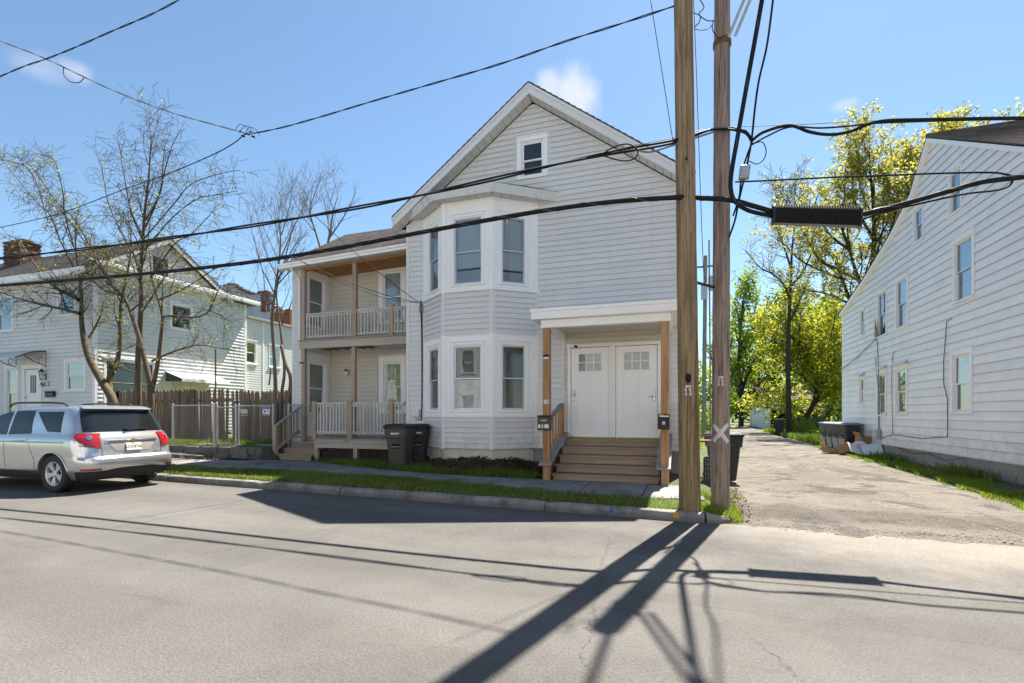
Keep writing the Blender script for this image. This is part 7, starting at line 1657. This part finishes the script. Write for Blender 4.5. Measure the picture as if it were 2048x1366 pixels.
for tr_, r0 in (([(326, 634), (345, 632), (385, 635), (415, 625), (428, 600), (436, 582), (443, 570)], .045), ([(420, 622), (440, 630), (458, 642)], .03), ([(304, 722), (330, 710), (365, 697), (398, 690), (430, 695), (470, 702)], .04), ([(318, 600), (352, 585), (392, 563), (425, 540), (470, 520)], .03), ([(300, 555), (325, 520), (352, 485), (380, 470), (420, 430)], .03), ([(283, 625), (300, 600), (322, 565), (345, 535), (372, 500)], .035), ([(240, 590), (200, 575), (175, 540), (140, 480), (120, 420)], .033), ([(222, 570), (190, 520), (160, 470), (90, 380)], .03), ([(272, 745), (240, 735), (205, 722), (180, 715)], .03), ([(290, 700), (270, 690), (245, 700), (200, 705)], .022)):
    T.grow(trace(tr_, 11.9, 4, rnd.uniform(-1.0, .8)), r0, .01, 1, SPEC_L)
T.leaves(5, .038, .025, .12, .32); T.done(.0052)
# --- bare tree between the houses, and one behind the wing
SPEC_B = [(2.4, (1.0, 2.2), .55, .25, .3, .1), (3.6, (.5, 1.3), .52, .2, .15, .14), (4.0, (.25, .7), .55, .12, .15, .16)]
T = Tree('bare_tree', 'bare many-stemmed tree between the picket fence and the porch', 'tree', tuple(onY(553, 900, 13.1)), 'bark', 'leaf_young', 21, 'bare trees')
T.grow(trace([(552, 930), (552, 810), (549, 720), (544, 640), (548, 600), (556, 540), (561, 490), (560, 455), (555, 430)], 13.1), .085, .008, 0, [(1.7, (1.1, 2.4), .52, .32, .5, .1)] + SPEC_B[1:]); T.grow(trace([(556, 920), (562, 800), (569, 744), (564, 686), (560, 652), (555, 612), (554, 576), (572, 510), (582, 470), (586, 440)], 13.2), .065, .007, 0, [(1.5, (1.0, 2.2), .52, .3, .45, .1)] + SPEC_B[1:]); T.grow(trace([(570, 900), (575, 820), (582, 760), (570, 725), (562, 690)], 13.15), .09, .05, 0, []) ; T.grow(trace([(538, 770), (541, 745), (540, 735)], 13.05), .03, .02, 1, [])
for tr_, r0 in (([(544, 640), (532, 620), (528, 560), (520, 520), (505, 470), (500, 430)], .02), ([(556, 560), (530, 500), (518, 450), (505, 400)], .02), ([(560, 520), (590, 450), (610, 410), (618, 380)], .022), ([(563, 470), (580, 410), (583, 370)], .02), ([(564, 650), (585, 600), (595, 560)], .025)): T.grow(trace(tr_, 13.1, 4, rnd.uniform(-.8, .8)), r0, .006, 1, SPEC_B)
T.done(.0036)
T = Tree('bare_tree', 'slim bare tree showing above the porch wing roof', 'tree', tuple(Vector((-13.6, 21.5, 0))), 'bark', 'leaf_young', 23, 'bare trees')
T.grow(trace([(640, 560), (655, 490), (664, 440), (670, 410), (676, 395)], 21.5), .08, .01, 0, [(1.4, (1.2, 2.4), .5, .3, .1, .1)] + SPEC_B[1:]); T.grow(trace([(648, 520), (630, 460), (620, 420), (640, 360)], 21.5), .07, .012, 0, SPEC_B); T.limb([Vector((-13.6, 21.5, -.1)), onY(640, 560, 21.5)], .14, .11, 0); T.grow(trace([(656, 480), (690, 430), (712, 385)], 21.5), .05, .01, 1, SPEC_B); T.done(.005)
# --- trees at the far end of the lane
SPEC_F = [(1.3, (1.8, 4.0), .55, .25, .3, .14), (2.5, (1.0, 2.4), .6, .15, .12, .18), (3.6, (.5, 1.3), .65, .05, .1, .2)]
T = Tree('lane_tree', 'tall straight-trunked tree with thin crown at the lane end', 'tree', tuple(onY(1578, 868, 43)), 'bark_dark', 'leaf_olive', 31, 'trees at the lane end')
T.grow(trace([(1578, 876), (1577, 800), (1576, 700), (1579, 620), (1582, 560), (1584, 500), (1590, 440), (1588, 400)], 43), .24, .02, 0, [(.75, (2.0, 4.5), .5, .3, .72, .14)] + SPEC_F[1:])
for tr_, r0 in (([(1579, 600), (1568, 570), (1545, 548), (1520, 535), (1490, 500)], .10), ([(1583, 570), (1605, 545), (1625, 500), (1640, 450)], .11), ([(1583, 540), (1570, 500), (1555, 460), (1545, 430)], .09), ([(1581, 640), (1600, 600), (1615, 560), (1632, 530)], .10)): T.grow(trace(tr_, 43, 4, rnd.uniform(-2, 2)), r0, .03, 1, SPEC_F)
T.leaves(4, .085, .1, .0, .7); T.done(.013)
def maple(name, label, seed, stems, limbs, Y, leaf, per, size, spread, spec=SPEC_F, bark='bark_dark', thin=1.0, minr=.012):
    T = Tree(name, label, 'tree', tuple(onY(stems[0][0][0][0], stems[0][0][0][1], Y)), bark, leaf, seed, 'trees at the lane end')
    for px, r0, r1 in stems: T.grow(trace(px, Y, 4, rnd.uniform(-1, 1)), r0, r1, 0, spec)
    for px, r0 in limbs: T.grow(trace(px, Y, 4, rnd.uniform(-3, 3)), r0, r0 * .3, 1, spec)
    T.leaves(per, size, spread, 0, thin); return T.done(minr)
maple('yellow_maple', 'yellow-green young maple with crooked trunk before the garage', 33, [([(1606, 868), (1610, 838), (1624, 814), (1632, 782), (1622, 742), (1602, 692), (1597, 645)], .26, .08)], [([(1628, 780), (1605, 752), (1575, 735), (1545, 715), (1520, 700)], .10), ([(1620, 740), (1650, 700), (1665, 660), (1670, 630)], .09), ([(1604, 700), (1580, 670), (1555, 640), (1530, 630)], .08), ([(1612, 830), (1580, 805), (1550, 795), (1515, 790)], .06), ([(1610, 845), (1570, 830), (1535, 815), (1500, 812)], .05), ([(1600, 700), (1560, 690), (1525, 670), (1500, 650)], .06), ([(1625, 810), (1650, 815), (1680, 800)], .05), ([(1600, 660), (1590, 620), (1600, 600)], .05), ([(1632, 790), (1655, 760), (1675, 720)], .08)], 47, 'leaf_yellow', 9, .15, .2)
maple('yellow_maple', 'yellow-green maple leaning right beside the white house corner', 35, [([(1632, 866), (1655, 830), (1668, 800), (1668, 772), (1652, 745), (1630, 722), (1610, 690)], .24, .08)], [([(1668, 790), (1682, 760), (1690, 730), (1700, 690)], .09), ([(1660, 755), (1670, 710), (1668, 660), (1680, 620)], .09), ([(1630, 720), (1600, 710), (1570, 690)], .08), ([(1655, 830), (1625, 815), (1590, 800)], .05), ([(1666, 800), (1690, 790), (1710, 770)], .05), ([(1640, 730), (1650, 680), (1640, 630)], .07)], 50, 'leaf_yellow', 10, .16, .22)
maple('green_tree', 'dense bright green tree at the very end of the lane', 37, [([(1482, 858), (1482, 800), (1478, 720), (1482, 650), (1486, 600)], .35, .1)], [([(1482, 790), (1500, 740), (1520, 690), (1535, 640)], .16), ([(1480, 780), (1462, 730), (1450, 680), (1440, 640)], .15), ([(1480, 720), (1500, 670), (1510, 620), (1512, 600)], .14), ([(1482, 800), (1515, 770), (1545, 740)], .14)], 68, 'leaf_green', 15, .2, .35, spec=[(1.0, (2.4, 5.2), .5, .45, .25, .14), (1.4, (1.4, 2.8), .5, .35, .15, .18), (1.4, (.7, 1.6), .55, .25, .15, .2)])
maple('green_tree', 'second green tree behind the yellow maples', 39, [([(1545, 858), (1546, 800), (1550, 720), (1552, 650), (1556, 618)], .3, .1)], [([(1548, 780), (1575, 730), (1600, 690), (1620, 640)], .14), ([(1548, 780), (1525, 730), (1515, 690), (1520, 640)], .14), ([(1550, 720), (1570, 670), (1580, 630)], .12)], 72, 'leaf_green', 15, .2, .35, spec=[(1.0, (2.4, 5.0), .5, .45, .25, .14), (1.4, (1.4, 2.8), .5, .35, .15, .18), (1.4, (.7, 1.6), .55, .25, .15, .2)])
maple('green_tree', 'green tree filling the gap beside the white house corner', 41, [([(1650, 858), (1652, 790), (1656, 720), (1660, 650)], .3, .1)], [([(1655, 760), (1680, 700), (1690, 650)], .14), ([(1655, 740), (1630, 690), (1615, 640)], .14), ([(1655, 790), (1680, 760), (1705, 740)], .14), ([(1655, 800), (1625, 770), (1600, 750)], .14)], 70, 'leaf_green', 13, .2, .5)
maple('green_tree', 'green tree at the left edge of the lane end, behind the poles', 44, [([(1450, 856), (1450, 800), (1448, 730), (1452, 670)], .3, .08)], [([(1450, 790), (1430, 740), (1420, 700)], .13), ([(1450, 780), (1475, 730), (1490, 690)], .13), ([(1450, 740), (1462, 690), (1465, 650)], .12), ([(1450, 810), (1480, 790), (1505, 775)], .1)], 84, 'leaf_green', 15, .24, .4, spec=[(.9, (2.4, 5.2), .5, .4, .2, .14), (1.3, (1.4, 2.8), .5, .3, .15, .18), (1.4, (.7, 1.6), .55, .2, .15, .2)])
maple('green_tree', 'yellow-green tree filling the gap above the garage', 45, [([(1515, 856), (1516, 800), (1518, 730), (1520, 660)], .3, .08)], [([(1516, 790), (1495, 740), (1490, 690)], .13), ([(1516, 790), (1545, 740), (1560, 700)], .13), ([(1518, 740), (1532, 690), (1535, 640)], .12), ([(1516, 815), (1550, 795), (1575, 780)], .1)], 80, 'leaf_yellow', 14, .22, .4, spec=[(.9, (2.4, 5.2), .5, .4, .2, .14), (1.3, (1.4, 2.8), .5, .3, .15, .18), (1.4, (.7, 1.6), .55, .2, .15, .2)])
# dark conifer
T = Tree('dark_conifer', 'dark evergreen top showing above the yellow maples', 'tree', tuple(onY(1655, 860, 76)), 'bark_dark', 'leaf_dark', 43, 'trees at the lane end'); ax = trace([(1655, 866), (1656, 780), (1657, 700), (1658, 640), (1658, 600)], 76); T.limb(ax, .35, .05, 0)
for k in range(130):
    f = rnd.uniform(.3, .99); x = f * (len(ax) - 1); i = min(int(x), len(ax) - 2); p = ax[i].lerp(ax[i + 1], x - i); a = rnd.uniform(0, 6.28); L = (1.05 - f) * 6.5 + .5; q = p + Vector((math.cos(a) * L, math.sin(a) * L, -.25 * L)); T.limb([p, q], .05, .015, 1)
    for j in range(26): T.leaf_quad(p.lerp(q, rnd.random() ** .6) + Vector((rnd.gauss(0, .2), rnd.gauss(0, .2), rnd.gauss(0, .12))), .3)
T.done(.012)
# --- big sparse tree behind the white house
SPEC_G = [(1.2, (1.8, 3.8), .55, .25, .2, .14), (2.3, (1.0, 2.4), .58, .18, .1, .18), (3.6, (.5, 1.3), .6, .1, .1, .2)]
T = Tree('tall_spring_tree', 'tall spring tree with sparse gold-green leaves behind the white house', 'tree', tuple(onY(1745, 870, 38)), 'bark_dark', 'leaf_olive', 51)
for px, r0 in (([(1745, 880), (1742, 760), (1738, 650), (1742, 560), (1748, 480), (1746, 400), (1740, 340), (1738, 300)], .32),): T.grow(trace(px, 38), r0, .02, 0, [(.6, (2.2, 4.6), .5, .35, .45, .14)] + SPEC_G[1:])
for px, r0 in (([(1738, 650), (1705, 610), (1685, 560), (1668, 520), (1640, 480), (1622, 450)], .17), ([(1742, 600), (1718, 560), (1700, 500), (1690, 440), (1660, 400)], .17), ([(1744, 560), (1770, 500), (1790, 430), (1795, 370), (1785, 320)], .16), ([(1748, 480), (1720, 430), (1705, 380), (1712, 330)], .12), ([(1742, 640), (1790, 560), (1830, 480), (1850, 400), (1860, 340)], .18), ([(1790, 520), (1810, 440), (1815, 380), (1808, 330)], .12), ([(1705, 610), (1660, 590), (1620, 580), (1580, 570)], .09), ([(1680, 540), (1640, 520), (1610, 470), (1590, 430)], .1), ([(1700, 500), (1680, 440), (1690, 390), (1680, 350)], .11), ([(1690, 560), (1650, 545), (1600, 520), (1570, 490), (1540, 470)], .1), ([(1700, 500), (1660, 470), (1630, 420), (1640, 380)], .1)): T.grow(trace(px, 38, 4, rnd.uniform(-3, 3)), r0, .015, 1, SPEC_G)
T.leaves(15, .10, .13, .0, 1.0); T.done(.012)
T = Tree('tall_spring_tree', 'tall spring tree with gold-green leaves above the white house roof', 'tree', tuple(onY(1920, 870, 36)), 'bark_dark', 'leaf_olive', 53)
T.grow(trace([(1920, 880), (1915, 700), (1905, 560), (1900, 420), (1895, 350), (1890, 310)], 36), .34, .02, 0, [(.6, (2.2, 4.6), .5, .35, .5, .14)] + SPEC_G[1:])
for px, r0 in (([(1905, 520), (1870, 420), (1850, 350), (1825, 300)], .15), ([(1902, 460), (1925, 380), (1935, 320), (1950, 270)], .15), ([(1898, 400), (1880, 340), (1885, 290), (1890, 260)], .13), ([(1905, 480), (1960, 380), (2000, 310), (2030, 250)], .15), ([(1908, 520), (1980, 420), (2060, 330), (2100, 260)], .15), ([(1905, 500), (1860, 450), (1835, 400), (1805, 360)], .13)): T.grow(trace(px, 36, 4, rnd.uniform(-3, 3)), r0, .015, 1, SPEC_G)
T.leaves(15, .10, .13, .0, 1.0); T.done(.012)
# wooded skyline beyond the lane
def skyline():
    V = []; F = []
    for k in range(26):
        x = -24 + k * 3.4 + rnd.uniform(-1, 1); y = 112 + rnd.uniform(-6, 8); h = rnd.uniform(9, 15); w = rnd.uniform(3.2, 5.5)
        for j in range(800):
            d = Vector((rnd.gauss(0, 1), rnd.gauss(0, 1), rnd.gauss(0, 1))).normalized() * rnd.uniform(.55, 1.0); p = Vector((x + d.x * w, y + d.y * w, h * .5 + d.z * h * .52)); a = Vector((rnd.gauss(0, 1), rnd.gauss(0, 1), rnd.gauss(0, 1))).normalized(); b = perp(a, rnd); z = rnd.uniform(.3, .6); n = len(V); V += [p - a * z, p + b * z * .6, p + a * z, p - b * z * .6]; F.append((n, n + 1, n + 2, n + 3))
    tag(mesh_np('treeline', np.array([tuple(v) for v in V]), np.array(F), M['leaf_green'], kind='stuff'), 'distant green wood closing the end of the lane', 'trees', kind='stuff')
skyline()
# shrubs at the lane end
def shrub(label, c, rad, n, leaf, size, seed):
    T = Tree('shrub', label, 'shrub', c, 'bark_dark', leaf, seed, 'shrubs along the lane'); c = Vector(c)
    for k in range(9): a = T.r.uniform(0, 6.28); q = c + Vector((math.cos(a) * rad * .6, math.sin(a) * rad * .6, rad * T.r.uniform(.7, 1.3))); T.limb([c, c.lerp(q, .5) + Vector((0, 0, .1)), q], .03, .012, 0 if k == 0 else 1)
    for k in range(n):
        d = Vector((T.r.gauss(0, 1), T.r.gauss(0, 1), abs(T.r.gauss(0, .8)))).normalized() * rad * T.r.uniform(.45, 1.05) * (1 + .25 * math.sin(5 * k)); T.leaf_quad(c + d + Vector((0, 0, rad * .2)), size)
    T.done(.01)
shrub('bright green shrub at the back corner of the white house', (7.2, 27.6, .0), 1.0, 900, 'leaf_yellow', .07, 61); shrub('leafy shrub at the foot of the straight-trunked tree', (8.6, 44.0, .0), 1.1, 900, 'leaf_green', .09, 62); shrub('low weedy shrub beside the leaning maple', (11.0, 46.0, .0), 1.3, 1000, 'leaf_green', .1, 63); shrub('tangled shrub on the left side of the lane end', (2.2, 48.0, .0), 1.8, 1300, 'leaf_green', .12, 64); shrub('tall overgrown shrub left of the distant pole', (-.6, 52.0, .0), 3.2, 2600, 'leaf_green', .16, 65)
y = NR.uniform(27.5, 50, 9000); x = 5.9 + .02 * y + NR.uniform(0, 1, 9000) ** 1.4 * 6; P = np.stack([x, y, 0 * x - .04], -1); P = P[patchy(P[:, 0], P[:, 1], .5) > .12]
blades('grass', 'rough grass at the far end of the lane by the garage', P, .12, .4, M['grass'], .9, .02)
x = NR.uniform(-2.5, 3.0, 5000); y = NR.uniform(24, 60, 5000); P = np.stack([x * 1.0 - .0, y, 0 * x - .03], -1); P = P[P[:, 0] < np.interp(P[:, 1], [22, 30, 45, 60], [1.4, 2.1, 3.4, 4.4])]
blades('grass', 'rough grass along the left side of the lane', P, .1, .35, M['grass_dry'], .9, .018)
# ------------------------------------------------------------------ garage at the lane end
ga = thing('old_garage', 'old open garage with white side wall behind the yellow maples', 'garage', (8.6, 60, 0))
m = MB(); m.box(8.6, 8.72, 60.0, 74, -.1, 3.0); m.build('side_wall', M['siding_right'], ga); MB().box(14.0, 14.1, 60.0, 74, -.1, 3.0).build('side_wall', M['garage_board'], ga); MB().box(8.72, 14.0, 73.8, 74, -.1, 3.0).build('back_wall', M['black'], ga)
MB().box(8.55, 14.15, 59.86, 59.98, 1.95, 3.05).build('header', M['tan_stucco'], ga); MB().box(8.5, 9.0, 59.88, 59.99, -.1, 1.949).build('door_post', M['siding_right'], ga); MB().box(11.3, 11.6, 59.88, 59.99, -.1, 1.949).build('door_post', M['garage_board'], ga)
for k in range(7): MB().box(8.58, 8.605, 60 + k * 2, 60.08 + k * 2, 0, 3).build('batten', M['trim_grey'], ga)
m = MB(); m.hexa([(8.3, 59.6, 3.0), (14.4, 59.6, 3.0), (14.4, 66.9, 4.7), (8.3, 66.9, 4.7), (8.3, 59.6, 3.1), (14.4, 59.6, 3.1), (14.4, 66.9, 4.8), (8.3, 66.9, 4.8)]); m.hexa([(8.3, 67, 4.7), (14.4, 67, 4.7), (14.4, 74.4, 3.0), (8.3, 74.4, 3.0), (8.3, 67, 4.8), (14.4, 67, 4.8), (14.4, 74.4, 3.1), (8.3, 74.4, 3.1)]); m.build('roof', M['shingle_b'], ga)
sh = thing('tall_shed', 'weathered brown shed wall left of the garage', 'shed', (4.4, 72, 0)); MB().box(3.2, 5.6, 72, 76, -.1, 2.6).build('wall', M['fence_wood'], sh); MB().hexa([(3.0, 71.7, 2.6), (5.8, 71.7, 2.6), (5.8, 76.3, 2.6), (3.0, 76.3, 2.6), (3.0, 71.7, 2.7), (5.8, 71.7, 2.7), (5.8, 76.3, 3.4), (3.0, 76.3, 3.4)]).build('roof', M['shingle'], sh)
# ------------------------------------------------------------------ the other side of the street (behind the viewer; added pale and close to bounce sunlight, also reflected in windows)
MB().add([(-140, -5.0, .112), (120, -5.0, .112), (120, -3.6, .112), (-140, -3.6, .112)], [(0, 1, 2, 3)]).build('sidewalk_opposite', M['concrete'], kind='structure')
def across(label, x0, x1, y, h, ridge, mat, roofmat):
    t = thing('unseen_house', label, 'house', ((x0 + x1) / 2, y, 0), 'unseen houses across the street'); c = (x0 + x1) / 2; fr = Frame((0, y), (-1, 0))
    hs = [(-(x0 + (x1 - x0) * f) - .45, -(x0 + (x1 - x0) * f) + .45, z, z + 1.5) for z in (1.3, 4.2) for f in (.2, .5, .8) if not (z < 2 and f == .5)] + [(-c - .5, -c + .5, .6, 2.8)]
    wall_sheet(fr, lambda z: -x1 if z < h else -x1 + (c - x0) * (z - h) / (ridge - h), lambda z: -x0 if z < h else -x0 - (c - x0) * (z - h) / (ridge - h), -.1, ridge - .05, hs, M[mat], t, 'front_wall', cuts=(h,))
    MB().box(x0, x0 + .1, y - 9, y - .13, -.1, h).build('side_wall', M[mat], t); MB().box(x1 - .1, x1, y - 9, y - .13, -.1, h).build('side_wall', M[mat], t); MB().box(x0 + .11, x1 - .11, y - 9, y - 8.9, -.1, h).build('back_wall', M[mat], t)
    for s in (-1, 1):
        xe = c + s * ((x1 - x0) / 2 + .35); ze = h - .35 * (ridge - h) / ((x1 - x0) / 2); MB().hexa([(c, y + .35, ridge), (xe, y + .35, ze), (xe, y - 9.3, ze), (c, y - 9.3, ridge), (c, y + .35, ridge + .1), (xe, y + .35, ze + .1), (xe, y - 9.3, ze + .1), (c, y - 9.3, ridge + .1)]).build('roof', M[roofmat], t)
    for a, b, c0, d0 in hs[:-1]: window(fr, a, b, c0, d0, t, cas=.1, back='shade')
    a, b, c0, d0 = hs[-1]; MB(fr.M).cbox(a + .02, b - .02, .02, .06, c0, d0 - .02, .004).build('door', M['brick'], t)
across('cream house across the street, out of view, added to bounce sunlight onto the fronts', -15.0, -6.6, -8.6, 6.2, 8.9, 'siding_left', 'shingle')
across('white house across the street, out of view, added to bounce sunlight onto the bay', -5.8, 2.8, -8.8, 6.4, 9.4, 'siding_left', 'shingle_b')
across('grey house across the street, out of view, added to bounce sunlight onto the entry', 3.6, 12.4, -8.5, 6.2, 9.0, 'siding_right', 'shingle')
across('plain house across the street, left of the cream one, unseen and added to bounce light', -24.4, -15.8, -8.7, 6.2, 9.0, 'siding', 'shingle')
across('pale house across the street, rightmost of that row, unseen and added to bounce light', 13.2, 22, -8.6, 6.0, 8.8, 'siding_left', 'shingle_b')
MB().add([(-140, -8.4, .116), (120, -8.4, .116), (120, -5.02, .116), (-140, -5.02, .116)], [(0, 1, 2, 3)]).build('bounce_forecourt', M['concrete'], kind='structure')  # unseen pale paving, laid instead of lawn to bounce sunlight at the house
